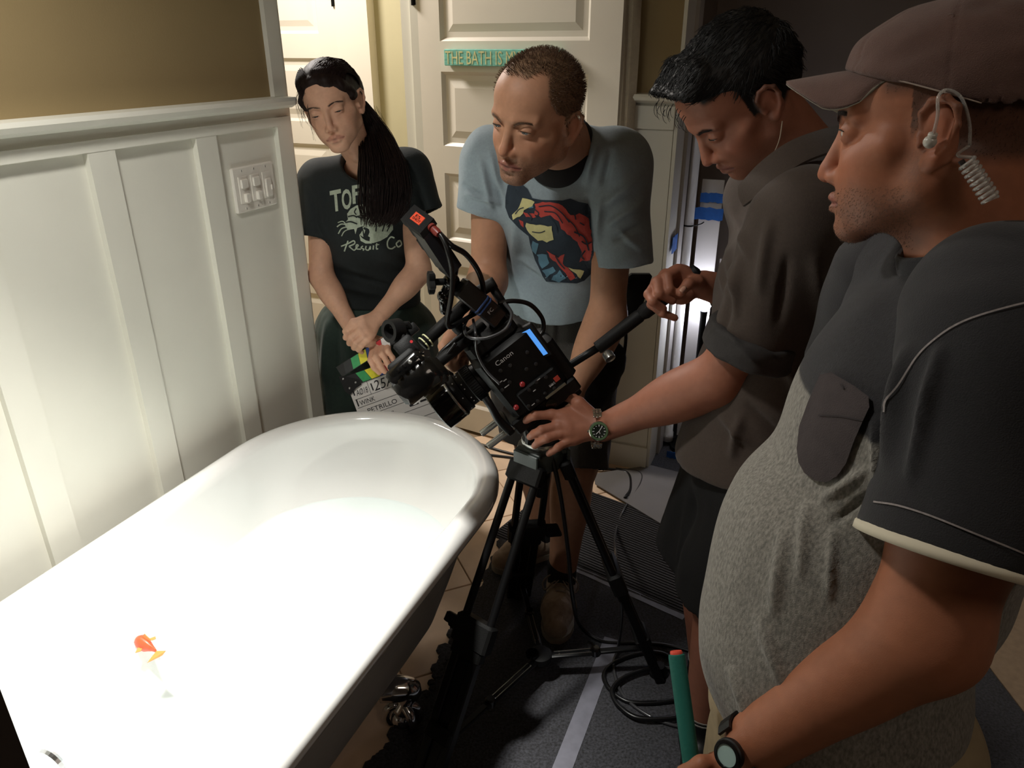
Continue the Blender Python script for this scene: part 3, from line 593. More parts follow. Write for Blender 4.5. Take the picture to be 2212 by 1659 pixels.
# battery and converter block above, with an orange tape flag
bt = [P(896, 441, 1.40), P(936, 472, 1.38), P(908, 504, 1.36), P(864, 474, 1.38)]
bctr = sum(bt) / 4; b1 = (bt[1] - bt[0] + bt[2] - bt[3]) / 4; b2 = (bt[3] - bt[0] + bt[2] - bt[1]) / 4; bn = unit(np.cross(b1, b2)); 
if bn @ UPV < 0: bn = -bn
bax = P(982, 566, 1.405) - P(926, 480, 1.375); bax = unit(bax); bL = .100
bb = thing('battery_block', bctr + bax * bL, 'black slotted battery block with an orange tape flag above the camera', 'battery')
mb = MB(); q = [bctr - b1 - b2, bctr + b1 - b2, bctr + b1 + b2, bctr - b1 + b2]
def pris(i0, i1, j0, j1, t0, t1):
    f = lambda i, j, t: bctr + b1 * i + b2 * j + bax * t
    return MB().hexa([f(i0, j0, t1), f(i1, j0, t1), f(i1, j1, t1), f(i0, j1, t1), f(i0, j0, t0), f(i1, j0, t0), f(i1, j1, t0), f(i0, j1, t0)])
pris(-1, 1, -1, 1, 0, .012).build('top_plate', M_BLK2, bb)
pris(-.1, 1, -.8, .95, .012, bL).build('battery_slab', mat('slab_black', '#1c1c1f', .3, coat=.3), bb)
pris(-.45, -.2, -.8, .9, .012, bL * .97).build('battery_slab', mat('slab_black', '#1c1c1f', .3, coat=.3), bb)
pris(-.85, -.55, -.75, .8, .02, bL * .85).build('battery_slab', M_BLK2, bb)
pris(-.80, .8, -.6, .6, .012, bL * .8).build('core', M_BLK2, bb)
for t in (.02, .05): pris(-1.1, -.8, -.2, .8, t, t + .02).build('side_catch', M_BLK2, bb)
pris(-.42, .50, -.50, .42, -.0012, 0).build('orange_tape', M_ORT, bb)
bz = -bax
text_on('lettering', 'SHOT', bctr - b1 * .3 + b2 * .28 - bax * .0016, b1, -b2 if np.cross(b1, -b2) @ bz > 0 else b2, .006, M_BLK2, bb, width=.020)
text_on('lettering', 'ES', bctr - b1 * .2 - b2 * .05 - bax * .0016, b1, -b2 if np.cross(b1, -b2) @ bz > 0 else b2, .006, M_BLK2, bb, width=.012)
# articulated arm that carries it
mb = MB(); j1 = P(975, 608, 1.45); j2 = P(958, 640, 1.46); j3 = P(982, 570, 1.45); j4 = P(962, 668, 1.47)
mb.tube([j3, j1], .010, 12); mb.sphere(j1, .017, 16); mb.tube([j1, j2, j4], [.012, .010, .012], 12); mb.sphere(j2, .013, 14); mb.sphere(j4, .012, 14); arm = mb.build('support_arm', M_GLOSS, bb, smooth=True)
kx = unit(P(925, 610, 1.44) - j1)
mb = MB(); mb.tube([j1, j1 + kx * .032], .007, 12); ka = j1 + kx * .032
r_ = [[ka + kx * t + (.020 + .004 * math.cos(5 * a)) * s * (math.cos(a) * unit(np.cross(kx, UPV)) + math.sin(a) * np.cross(kx, unit(np.cross(kx, UPV)))) for a in np.linspace(0, 2 * math.pi, 30, endpoint=False)] for t, s in ((0, .8), (.002, 1), (.012, 1), (.014, .8))]
mb.loft(r_); mb.build('arm_knob', M_BLK2, arm, auto=40)
# monitor and sound unit on the forward tubes
mu = thing('audio_monitor_unit', P(890, 840, 1.46), 'glossy black monitor and sound unit with microphone holder left of the camera', 'monitor unit')
fx = lambda x, y, d: P(x, y, d)
ux = unit(P(935, 800, 1.47) - P(868, 850, 1.42)); uy_ = unit(P(862, 772, 1.40) - P(845, 800, 1.40)); 
# body: glossy rounded box
ca = P(905, 822, 1.45); mx_ = unit(P(945, 790, 1.45) - P(872, 850, 1.45)); my_ = unit(UPV - mx_ * (UPV @ mx_)); mz_ = np.cross(mx_, my_)
mb = MB(); mb.box(P(904, 822, 1.45), mx_ * .046, my_ * .031, mz_ * .032, bev=.010); mb.box(P(928, 812, 1.45), mx_ * .034, my_ * .030, mz_ * .022, bev=.012); mb.build('case', M_GLOSS, mu, auto=40)
mb = MB(); mb.box(P(880, 797, 1.445), mx_ * .040, my_ * .018, mz_ * .026, bev=.006); mb.build('control_strip', M_GLOSS, mu, auto=40)
for k in range(5):
    q = P(860 + 13 * k, 802 - 10 * k, 1.409); MB().lathe(q, -mz_ if mz_ @ FW > 0 else mz_, [(0, .0045), (.003, .004), (.004, 0)], 12).build('dial', M_STEEL if k == 2 else M_GLOSS, mu, auto=40)
MB().lathe(P(889, 738 + 0, 1.42), -FW, [(0, .003), (.002, .003), (.002, 0)], 10).build('indicator', M_REDB, mu)
mb = MB(); mb.box(P(880, 752, 1.45), mx_ * .020, my_ * .020, mz_ * .016, bev=.004); mb.box(P(870, 780, 1.45), mx_ * .030, my_ * .010, mz_ * .02, bev=.004); mb.build('holder_base', M_BLK2, mu, auto=40)
mb = MB(); hc_ = P(850, 714, 1.45); hx = unit(P(905, 705, 1.50) - P(848, 714, 1.45)); mb.lathe(hc_ - hx * .012, hx, [(0, .0145), (0, .0225), (.026, .0225), (.026, .0145), (0, .0145)], 26, cap=False); mb.box(hc_ + my_ * -.024, mx_ * .012, my_ * .012, mz_ * .010, bev=.003); mb.build('microphone_holder', M_BLK2, mu, auto=40)
mb = MB(); mb.tube([hc_ + my_ * .012, P(880, 700, 1.46), P(892, 712, 1.47)], .006, 10); mb.box(P(890, 712, 1.47), mx_ * .012, my_ * .010, mz_ * .008, bev=.002); mb.build('holder_clamp', M_BLK2, mu, auto=40)
mb = MB(); mb.tube([P(912, 745, 1.46), P(960, 700, 1.475), P(1015, 652, 1.49)], .0125, 16); mb.build('forward_tube', M_BLK2, mu, smooth=True)
mb = MB(); mb.tube([P(938, 790, 1.46), P(985, 752, 1.49), P(1045, 705, 1.52)], .012, 16); mb.build('forward_tube', M_BLK2, mu, smooth=True)
ya = unit(P(1015, 652, 1.49) - P(912, 745, 1.46))
for k in (0, .010):
    q = P(916, 742, 1.461) + ya * k; e1_ = unit(np.cross(ya, UPV)); e2_ = np.cross(ya, e1_)
    MB().tube([q + .0142 * (math.cos(a) * e1_ + math.sin(a) * e2_) for a in np.linspace(0, 2 * math.pi, 25)], .0016, 6).build('pale_band', mat('pale_rubber_band', '#d5d6a8', .5), mu, smooth=True)
# cables round the camera
def ccable(pts, r, label, m=M_CABLE): return cable('camera_cable', [P(*p) for p in pts], r, m, label)
ccable([(936, 494, 1.37), (955, 512, 1.36), (968, 545, 1.36), (977, 590, 1.38), (975, 640, 1.40), (966, 692, 1.43), (972, 706, 1.44), (995, 695, 1.47), (1030, 675, 1.50)], .0050, 'black cable hanging in a long loop below the battery block')
ccable([(945, 500, 1.37), (975, 530, 1.37), (1005, 548, 1.40), (1030, 580, 1.43), (1042, 612, 1.46), (1043, 640, 1.48)], .0055, 'thick black cable arching from the battery block to the receiver')
ccable([(1075, 655, 1.50), (1110, 650, 1.51), (1145, 658, 1.53), (1170, 685, 1.56), (1174, 710, 1.57), (1164, 728, 1.57)], .0048, 'black cable arching over the camera to the orange connector')
ccable([(1090, 655, 1.48), (1105, 680, 1.46), (1090, 712, 1.45), (1050, 730, 1.45), (1012, 728, 1.46), (1003, 705, 1.49), (1015, 680, 1.51), (1025, 660, 1.50)], .0034, 'thin grey cable looped round the top of the camera', M_GCABLE)
ccable([(1022, 690, 1.50), (1028, 725, 1.475), (1030, 760, 1.50), (1050, 800, 1.51), (1080, 830, 1.515)], .0030, 'thin cable running down the front of the camera body', M_GCABLE)
ccable([(1000, 720, 1.49), (970, 745, 1.48), (950, 765, 1.48), (947, 780, 1.48), (958, 775, 1.47), (985, 740, 1.47)], .0042, 'small black cable loop around the lower forward tube')
cn = MB(); cn.lathe(P(1166, 724, 1.57), P(1150, 745, 1.57) - P(1166, 724, 1.57), [(0, 0), (0, .0075), (.016, .0085), (.024, .006), (.024, 0)], 16); tag(cn.build('cable_connector', mat('orange_plastic', '#d4553a', .4), auto=40), 'orange cable connector plugged in beside the blue screen', 'connector')
cn = MB(); cn.lathe(P(932, 490, 1.372), P(948, 506, 1.36) - P(932, 490, 1.372), [(0, 0), (0, .007), (.018, .008), (.026, .006), (.026, 0)], 16); cn.lathe(P(931, 489, 1.370), P(948, 506, 1.36) - P(932, 490, 1.372), [(0, .0075), (.006, .0085), (.006, .0)], 16)
tag(cn.build('cable_connector', mat('red_black_plug', '#7a2a22', .4), auto=40), 'dark red cable plug on the side of the battery block', 'connector')
# ------------------------------------------------------------------ smooth solid modelling for bodies and cloth
BAND = .02
class Sol:
    """an ordered list of smooth unions and cuts, meshed as one continuous surface"""
    def __init__(s): s.ops = []
    def add(s, fn, lo, hi, k=.01, mode=0): s.ops.append((fn, np.asarray(lo, float), np.asarray(hi, float), k, mode)); return s
    def rc(s, a, b, ra, rb, k=.01, mode=0, sq=None):
        a = np.asarray(a, float); b = np.asarray(b, float); d = b - a; L2 = max(d @ d, 1e-12); r = max(ra, rb)
        def fn(X, Y, Z):
            x, y, z = X - a[0], Y - a[1], Z - a[2]
            t = np.clip((x * d[0] + y * d[1] + z * d[2]) / L2, 0, 1)
            return np.sqrt((x - t * d[0]) ** 2 + (y - t * d[1]) ** 2 + (z - t * d[2]) ** 2) - (ra + t * (rb - ra))
        return s.add(fn, np.minimum(a, b) - r, np.maximum(a, b) + r, k, mode)
    def chain(s, pts, rs, k=.01, mode=0):
        for i in range(len(pts) - 1): s.rc(pts[i], pts[i + 1], rs[i], rs[i + 1], k, mode)
        return s
    def el(s, c, r, R=None, k=.01, mode=0):
        """R: rows are the ellipsoid's axes"""
        c = np.asarray(c, float); r = np.asarray(r, float); R = np.eye(3) if R is None else np.asarray(R, float)
        ext = np.sqrt(((R * r[:, None]) ** 2).sum(0))
        def fn(X, Y, Z):
            x, y, z = X - c[0], Y - c[1], Z - c[2]
            q = [R[i, 0] * x + R[i, 1] * y + R[i, 2] * z for i in range(3)]
            k0 = np.sqrt(sum((q[i] / r[i]) ** 2 for i in range(3))); k1 = np.sqrt(sum((q[i] / r[i] ** 2) ** 2 for i in range(3)))
            return k0 * (k0 - 1) / np.maximum(k1, 1e-6)
        return s.add(fn, c - ext, c + ext, k, mode)
    def cc(s, a, b, ra, rb, k=.01, mode=0, sq=(1, 1), side=None, rnd=.003):
        """flat ended cone; sq squashes it along / across the hint axis"""
        a = np.asarray(a, float); b = np.asarray(b, float); d = unit(b - a); L = np.linalg.norm(b - a); r = max(ra, rb) * max(sq)
        e = unit(np.cross(d, side if side is not None else ((0, 0, 1) if abs(d[2]) < .9 else (1, 0, 0)))); g = np.cross(e, d)
        def fn(X, Y, Z):
            x, y, z = X - a[0], Y - a[1], Z - a[2]; t = x * d[0] + y * d[1] + z * d[2]
            u = (x * g[0] + y * g[1] + z * g[2]) / sq[0]; w_ = (x * e[0] + y * e[1] + z * e[2]) / sq[1]
            q = np.sqrt(u * u + w_ * w_) - (ra + np.clip(t / L, -.2, 1.2) * (rb - ra)); c = np.abs(t - L / 2) - L / 2
            return np.minimum(np.maximum(q + rnd, c + rnd), 0) + np.sqrt(np.maximum(q + rnd, 0) ** 2 + np.maximum(c + rnd, 0) ** 2) - rnd
        return s.add(fn, np.minimum(a, b) - r, np.maximum(a, b) + r, k, mode)
    def half(s, p, n, k=.004, box=None):
        """cut away everything on the side n of p, inside an optional (lo, hi) box"""
        p = np.asarray(p, float); n = unit(n)
        lo, hi = ((-9, -9, -9), (9, 9, 9)) if box is None else box
        def fn(X, Y, Z): return -((X - p[0]) * n[0] + (Y - p[1]) * n[1] + (Z - p[2]) * n[2])
        return s.add(fn, lo, hi, k, 1)
    def bounds(s):
        o = [q for q in s.ops if q[4] == 0]; return np.min([q[1] for q in o], 0) - .03, np.max([q[2] for q in o], 0) + .03
    def field(s, xs, ys, zs):
        F = np.full((len(xs), len(ys), len(zs)), BAND * 2, np.float32)
        for fn, lo, hi, k, mode in s.ops:
            m = BAND + k
            sl = [slice(np.searchsorted(a, l - m), np.searchsorted(a, h + m)) for a, l, h in zip((xs, ys, zs), lo, hi)]
            if any(q.stop <= q.start for q in sl): continue
            D = fn(xs[sl[0]][:, None, None], ys[sl[1]][None, :, None], zs[sl[2]][None, None, :]).astype(np.float32)
            A = F[tuple(sl)]
            if mode == 0: h = np.clip(.5 + .5 * (A - D) / k, 0, 1); F[tuple(sl)] = A + (D - A) * h - k * h * (1 - h)
            else: h = np.clip(.5 - .5 * (A + D) / k, 0, 1); F[tuple(sl)] = A + (-D - A) * h + k * h * (1 - h)
        return F
    def mesh(s, regions):
        """regions: [(lo, hi, step)], the first that holds a cell wins"""
        VV, FF, n0 = [], [], 0
        for ri, (lo, hi, h) in enumerate(regions):
            b0, b1 = s.bounds(); lo = np.maximum(lo, b0); hi = np.minimum(hi, b1)
            if np.any(hi <= lo): continue
            ax = [np.arange(math.floor(l / h), math.ceil(u / h) + 1) * h for l, u in zip(lo, hi)]
            F = s.field(*ax); ctr = [(a[:-1] + a[1:]) / 2 for a in ax]; keep = None
            for l2, h2, _ in regions[:ri]:
                ins = [(c > l2[i] + h * 1.6) & (c < h2[i] - h * 1.6) for i, c in enumerate(ctr)]
                kx = ~(ins[0][:, None, None] & ins[1][None, :, None] & ins[2][None, None, :]); keep = kx if keep is None else keep & kx
            v, f = snet(F, ax, keep)
            if len(v): VV.append(v); FF.append(f + n0); n0 += len(v)
        return np.concatenate(VV), np.concatenate(FF)
CORN = [(i, j, k) for i in (0, 1) for j in (0, 1) for k in (0, 1)]
EDG = [(a, b) for a in range(8) for b in range(a + 1, 8) if sum(abs(CORN[a][q] - CORN[b][q]) for q in range(3)) == 1]
def snet(F, ax, keep=None):
    S = F < 0; n = [d - 1 for d in F.shape]
    cnt = np.zeros(n, np.int8)
    for i, j, k in CORN: cnt += S[i:n[0] + i, j:n[1] + j, k:n[2] + k]
    act = (cnt > 0) & (cnt < 8)
    if keep is not None: act &= keep
    I = np.array(np.nonzero(act))
    if I.shape[1] == 0: return np.zeros((0, 3)), np.zeros((0, 4), np.int32)
    vals = np.stack([F[I[0] + c[0], I[1] + c[1], I[2] + c[2]] for c in CORN], 1)
    acc = np.zeros((I.shape[1], 3)); w_ = np.zeros(I.shape[1])
    for a, b in EDG:
        va, vb = vals[:, a], vals[:, b]; cr_ = (va < 0) != (vb < 0); t = np.where(cr_, va / np.where(cr_, va - vb, 1), 0)
        p = np.array(CORN[a]) + t[:, None] * (np.array(CORN[b]) - np.array(CORN[a])); acc += p * cr_[:, None]; w_ += cr_
    acc /= w_[:, None]; h = ax[0][1] - ax[0][0]
    Vt = np.stack([ax[q][I[q]] + acc[:, q] * h for q in range(3)], 1)
    idm = np.full(n, -1, np.int32); idm[I[0], I[1], I[2]] = np.arange(I.shape[1]); Q = []
    for q in range(3):
        sl0 = [slice(None)] * 3; sl1 = [slice(None)] * 3; sl0[q] = slice(0, -1); sl1[q] = slice(1, None)
        o = [p for p in range(3) if p != q]
        E = np.array(np.nonzero(S[tuple(sl0)] != S[tuple(sl1)]))
        ok = (E[o[0]] > 0) & (E[o[1]] > 0) & (E[o[0]] < n[o[0]]) & (E[o[1]] < n[o[1]]) & (E[q] < n[q]); E = E[:, ok]
        ids = []
        for d0, d1 in ((1, 1), (0, 1), (0, 0), (1, 0)):
            J = E.copy(); J[o[0]] -= d0; J[o[1]] -= d1; ids.append(idm[J[0], J[1], J[2]])
        ids = np.stack(ids, 1); s0 = S[E[0], E[1], E[2]]; fl = s0 if q != 1 else ~s0
        ids[~fl] = ids[~fl][:, ::-1]; Q.append(ids[(ids >= 0).all(1)])
    return Vt, np.concatenate(Q).astype(np.int32)
def vnormals(v, f):
    a = v[f[:, 2]] - v[f[:, 0]]; b = v[f[:, 3]] - v[f[:, 1]]; fn = np.cross(a, b); n = np.zeros_like(v)
    for i in range(4): np.add.at(n, f[:, i], fn)
    return n / (np.linalg.norm(n, axis=1)[:, None] + 1e-12)
def relax(v, f, it=1, lam=.5):
    for _ in range(it):
        acc = np.zeros_like(v); c = np.zeros(len(v))
        for i in range(4):
            np.add.at(acc, f[:, i], v[f[:, (i + 1) % 4]] + v[f[:, (i - 1) % 4]]); np.add.at(c, f[:, i], 2)
        v = v + lam * (acc / np.maximum(c, 1)[:, None] - v)
    return v
def vnoise(p, seed=0):
    i = np.floor(p).astype(np.int64); t = p - i; t = t * t * (3 - 2 * t); out = 0
    for a, b, c in CORN:
        q = (i[:, 0] + a) * 73856093 ^ (i[:, 1] + b) * 19349663 ^ (i[:, 2] + c) * 83492791 ^ (seed * 2654435761)
        q = (q ^ (q >> 13)) * 1274126177; q = (q ^ (q >> 16)) & 0xffff
        wx = t[:, 0] if a else 1 - t[:, 0]; wy = t[:, 1] if b else 1 - t[:, 1]; wz = t[:, 2] if c else 1 - t[:, 2]
        out = out + wx * wy * wz * (q / 65535.0)
    return out * 2 - 1
def project(v):
    d = v - V(0, 0, H); z = d @ FW; return np.stack([1106 + FPX * (d @ RT) / z, 829.5 - FPX * (d @ UPV) / z], 1), z
def wrinkle(v, f, folds, amp=.004, nz=.003, nscale=(14, 14, 14), seed=1, gap=0.0):
    """soft random drape plus long creases; folds: (x0, y0, x1, y1, width, height) lines seen on the side towards the room's camera"""
    n = vnormals(v, f); p = v * np.array(nscale); d = nz * (vnoise(p, seed) + .5 * vnoise(p * 2.1, seed + 1))
    if folds:
        q, z = project(v); vd = v - V(0, 0, H); vd /= np.linalg.norm(vd, axis=1)[:, None]; front = np.clip(-(vd * n).sum(1) * 3, 0, 1)
        for x0, y0, x1, y1, wd, hgt in folds:
            a = V(x0, y0); e = V(x1, y1) - a; t = np.clip(((q - a) @ e) / (e @ e), 0, 1); ds = np.linalg.norm(q - a - t[:, None] * e, axis=1)
            d = d + front * 1.7 * hgt * np.exp(-(ds / (wd * .85)) ** 2) * np.sin(np.pi * np.clip(t * .9 + .08, 0, 1)) ** .7
    return v + n * d[:, None]
def frame3(x=None, y=None, z=None):
    """rows right, forward, up from a forward and an up hint"""
    y = unit(y); z = unit(np.asarray(z) - y * (np.asarray(z) @ y)); return np.array([np.cross(y, z), y, z])
def framez(z, y):
    z = unit(z); y = unit(np.asarray(y) - z * (np.asarray(y) @ z)); return np.array([np.cross(y, z), y, z])
def tri_strands(curves, r0, r1=0.0, n=3):
    """list of point lists -> one mesh of thin tapering tubes"""
    vs, fs, o = [], [], 0
    for c in curves:
        c = np.asarray(c); m = len(c); t = np.gradient(c, axis=0); t /= np.linalg.norm(t, axis=1)[:, None] + 1e-12
        ref = np.array([0, 0, 1.]) if abs(t[0][2]) < .9 else np.array([1., 0, 0]); u = np.cross(t, ref); u /= np.linalg.norm(u, axis=1)[:, None] + 1e-12; b = np.cross(t, u)
        rr = np.linspace(r0, r1, m) if not callable(r0) else r0(np.linspace(0, 1, m)); a = np.arange(n) * 2 * np.pi / n
        vs.append((c[:, None, :] + rr[:, None, None] * (np.cos(a)[None, :, None] * u[:, None, :] + np.sin(a)[None, :, None] * b[:, None, :])).reshape(-1, 3))
        i = np.arange(m - 1)[:, None] * n + np.arange(n)[None, :]; j = np.arange(m - 1)[:, None] * n + (np.arange(n)[None, :] + 1) % n
        fs.append(np.stack([i, j, j + n, i + n], 2).reshape(-1, 4) + o); o += m * n
    return np.concatenate(vs), np.concatenate(fs)
def bvh_of(v, f): return BVHTree.FromPolygons([Vector(x) for x in v], [tuple(q) for q in f.tolist()])
EYE0 = Vector((0, 0, H))
def print_each(name, polys, *a, **k):
    for q in polys: print_on(name, [q], *a, **k)
def print_on(name, polys, bvh, m, parent, lift=.0012, sub=9.0, far=9.0):
    """flat ink on cloth: polygons given where they show in the photograph, laid onto the cloth they are printed on"""
    bm = bmesh.new()
    for pts, fc in polys:
        vs = [bm.verts.new((float(x), float(y), 0)) for x, y in pts]
        for q in fc:
            try: bm.faces.new([vs[i] for i in q])
            except ValueError: pass
    bmesh.ops.triangulate(bm, faces=bm.faces)
    for _ in range(4):
        es = [e for e in bm.edges if e.calc_length() > sub]
        if not es: break
        bmesh.ops.subdivide_edges(bm, edges=es, cuts=1); bmesh.ops.triangulate(bm, faces=bm.faces)
    bm.verts.ensure_lookup_table(); w3, ok = [], []
    for q in bm.verts:
        d = Vector(P(q.co.x, q.co.y, 1.0)) - EYE0; d.normalize(); loc, nr, _, dist = bvh.ray_cast(EYE0, d, far)
        if loc is None: w3.append((0, 0, 0)); ok.append(False)
        else:
            if nr.dot(d) > 0: nr = -nr
            w3.append(tuple(loc + nr * lift * .6 - d * lift * .6)); ok.append(True)
    fs = [tuple(x.index for x in q.verts) for q in bm.faces if all(ok[x.index] for x in q.verts)]
    used = sorted({i for q in fs for i in q}); mp = {i: j for j, i in enumerate(used)}; bm.free()
    return link(name, [w3[i] for i in used], [tuple(mp[i] for i in q) for q in fs], m, parent)
def poly(*pts): return ([tuple(p) for p in pts], [tuple(range(len(pts)))])
def stroke(pts, wd):
    pts = [np.asarray(p, float) for p in pts]; pts = cr(pts, 5) if len(pts) > 2 else pts; L, R_ = [], []
    for i, p in enumerate(pts):
        t = pts[min(i + 1, len(pts) - 1)] - pts[max(i - 1, 0)]; t = t / (np.linalg.norm(t) + 1e-9); n = np.array([-t[1], t[0]]) * wd / 2; L.append(tuple(p + n)); R_.append(tuple(p - n))
    n = len(pts); return (L + R_, [(i, i + 1, n + i + 1, n + i) for i in range(n - 1)])
def text_px(txt, p0, ex, ey, **kw):
    """lettering with its lower left corner at p0, ex the full width vector, ey the full height vector (photograph pixels)"""
    v, f = text_mesh(txt, **kw); a0, a1 = v[:, 0].min(), v[:, 0].max(); b0, b1 = v[:, 1].min(), v[:, 1].max(); ex = V(*ex); ey = V(*ey)
    return ([tuple(V(*p0) + ex * (q[0] - a0) / (a1 - a0) + ey * (q[1] - b0) / (b1 - b0)) for q in v], f)
# ------------------------------------------------------------------ heads and hands
class Fr:
    """a head's own frame: x its right, y forward, z up, millimetres"""
    def __init__(s, o, R, sc=1.0): s.o = np.asarray(o, float); s.R = np.asarray(R); s.s = sc / 1000
    def p(s, x, y, z): return s.o + s.s * (x * s.R[0] + y * s.R[1] + z * s.R[2])
    def pv(s, a): return s.o + s.s * (np.asarray(a) @ s.R)
    def loc(s, w_): return (np.asarray(w_) - s.o) @ s.R.T / s.s
def rotx(R, a, axis):
    """turn a frame (rows) about its own axis"""
    return np.array([np.array(Matrix.Rotation(a, 3, Vector(R[axis])) @ Vector(r)) for r in R])
def head_ops(S, h, jaw=1.0, nose=1.0, brow=1.0, lids=(-4.5, 2.6), chin=1.0, lip=1.0, neck=None, neck_r=54, face_l=1.0, nose_w=1.0, cheek=1.0, noseup=0, full=1.0):
    s = h.s; q = lambda x, y, z: h.p(x, y, z)
    el = lambda x, y, z, a, b, c, k, mode=0, R=None: S.el(q(x, y, z), V(a, b, c) * s, h.R if R is None else R, k * s, mode)
    rc = lambda a, b, ra, rb, k, mode=0: S.rc(q(*a), q(*b), ra * s, rb * s, k * s, mode)
    fz = lambda z: z * face_l
    el(0, -14, 36, 76, 96, 80, 10); el(0, 34, 42, 60, 57, 56, 24)
    el(0, 28, fz(-38), 57 * jaw, 55, 68, 26)
    for sg in (-1, 1):
        rc((sg * 60, -4, -8), (sg * 54 * jaw, 2, fz(-60)), 12, 13, 22); rc((sg * 53 * jaw, 2, fz(-60)), (sg * 15, 70, fz(-99)), 15, 14, 20)
        rc((sg * 55, 38, -20), (sg * 33, 68, fz(-32)), 14 * cheek, 13 * cheek, 20)
    for sg in (-1, 1): el(sg * 33 * jaw, 46, fz(-50), 24 * full, 31 * full, 34 * full, 22)
    el(0, 76, fz(-99), 21 * chin, 17, 15, 16)
    for sg in (-1, 1): rc((sg * 12, 84, 17), (sg * 45, 70, 15), 9.5 * brow, 7.5 * brow, 14)
    for sg in (-1, 1): el(sg * 32, 95, -1, 19, 15, 11.5, 13, 1)
    el(0, 72, fz(-70), 34, 24, 26, 16)
    n = nose
    rc((0, 84, 8), (0, 100 + 6 * (n - 1), fz(-34) + noseup), 7.5 * nose_w, 8.5 * nose_w, 10); el(0, 103 + 9 * (n - 1), fz(-41) + noseup, 10 * nose_w, 11.5 * n, 9.5, 6)
    rc((0, 88, 2), (0, 105 + 7 * (n - 1), fz(-32) + noseup), 4.5, 6, 8)
    for sg in (-1, 1): el(sg * 11.5 * nose_w, 93, fz(-46), 7 * nose_w, 11, 7.5, 7)
    for sg in (-1, 1): el(sg * 6.6 * nose_w, 101, fz(-52.5), 3.4, 6, 4, 3, 1)
    for sg in (-1, 1): S.el(q(sg * 32, 74, -1), V(14.4, 14.4, 13.8) * s, h.R, 4 * s)
    for sg in (-1, 1): rc((sg * 15, 78, -12), (sg * 19, 79, fz(-46)), 8.5, 10, 14)
    if lids is not None:
        for sg in (-1, 1): el(sg * 32.5, 89, lids[0], 12.5, 9, lids[1], 1.6, 1)
        for sg in (-1, 1):     # upper lid crease
            S.chain([q(sg * 19, 84, lids[0] + lids[1] + 4), q(sg * 31, 89.5, lids[0] + lids[1] + 7.5), q(sg * 45, 83, lids[0] + lids[1] + 4)], [.7 * s] * 3, 2.5 * s, 1)
    S.chain([q(22, 85, fz(-73)), q(12, 93, fz(-69)), q(4, 96.5, fz(-66.2)), q(0, 96, fz(-67)), q(-4, 96.5, fz(-66.2)), q(-12, 93, fz(-69)), q(-22, 85, fz(-73))], [2.2 * s, 3.6 * s * lip, 4.3 * s * lip, 4.2 * s * lip, 4.3 * s * lip, 3.6 * s * lip, 2.2 * s], 4.5 * s)
    S.chain([q(19, 85, fz(-75)), q(9, 93, fz(-78)), q(0, 94.5, fz(-79)), q(-9, 93, fz(-78)), q(-19, 85, fz(-75))], [2.4 * s, 5 * s * lip, 5.6 * s * lip, 5 * s * lip, 2.4 * s], 5 * s)
    S.chain([q(26, 86, fz(-74)), q(13, 97.5, fz(-72.6)), q(0, 101, fz(-72.2)), q(-13, 97.5, fz(-72.6)), q(-26, 86, fz(-74))], [1.0 * s, 1.5 * s, 1.7 * s, 1.5 * s, 1.0 * s], 2.6 * s, 1)
    el(0, 95, fz(-88.5), 13, 5, 4, 7, 1)
    for sg in (-1, 1):      # ears
        R1 = rotx(rotx(h.R, math.radians(-14), 0), math.radians(24 * sg), 2)
        S.el(q(sg * 77, -10, -10), V(6.0, 17.5, 30) * s, R1, 5 * s)
        S.chain([q(sg * 72, 6, -6), q(sg * 78, 6, 8), q(sg * 83, -2, 18), q(sg * 87, -14, 19), q(sg * 90, -24, 10), q(sg * 88.5, -25, -6), q(sg * 84, -19, -22), q(sg * 79, -9, -34)], [3.0 * s, 3.6 * s, 3.6 * s, 3.8 * s, 3.6 * s, 3.3 * s, 3.2 * s, 4 * s], 3 * s)
        S.el(q(sg * 76, -5, -37), V(5.0, 8.5, 8.5) * s, R1, 5 * s)
        S.el(q(sg * 86, -5, -15), V(6.5, 7.5, 12) * s, R1, 5 * s, 1)
        S.chain([q(sg * 85, -4, 8), q(sg * 89, -14, 10), q(sg * 89, -19, -2), q(sg * 86, -16, -16)], [1.6 * s, 2.2 * s, 2.2 * s, 1.6 * s], 4 * s, 1)
        S.rc(q(sg * 73, 7, -13), q(sg * 75, 6, -20), 4.5 * s, 4 * s, 4 * s)
    if neck is not None:
        S.rc(q(0, -20, -46), neck, neck_r * s, neck_r * 1.06 * s, 24 * s)
        for sg in (-1, 1): S.rc(q(sg * 52, -26, -40), np.asarray(neck) + h.R[1] * .028 + h.R[0] * sg * .016, 13 * s, 13 * s, 16 * s)
        S.el(q(0, 30, -112) * .35 + (np.asarray(neck) + h.R[1] * .030) * .65, V(11, 9, 13) * s, h.R, 12 * s)
def mixc(c, t, w_): return c + (np.asarray(t) - c) * np.clip(w_, 0, 1)[:, None]
def seg_d(p, a, b):
    a = np.asarray(a, float); b = np.asarray(b, float); d = b - a; t = np.clip(((p - a) @ d) / (d @ d), 0, 1); return np.linalg.norm(p - a - t[:, None] * d, axis=1)
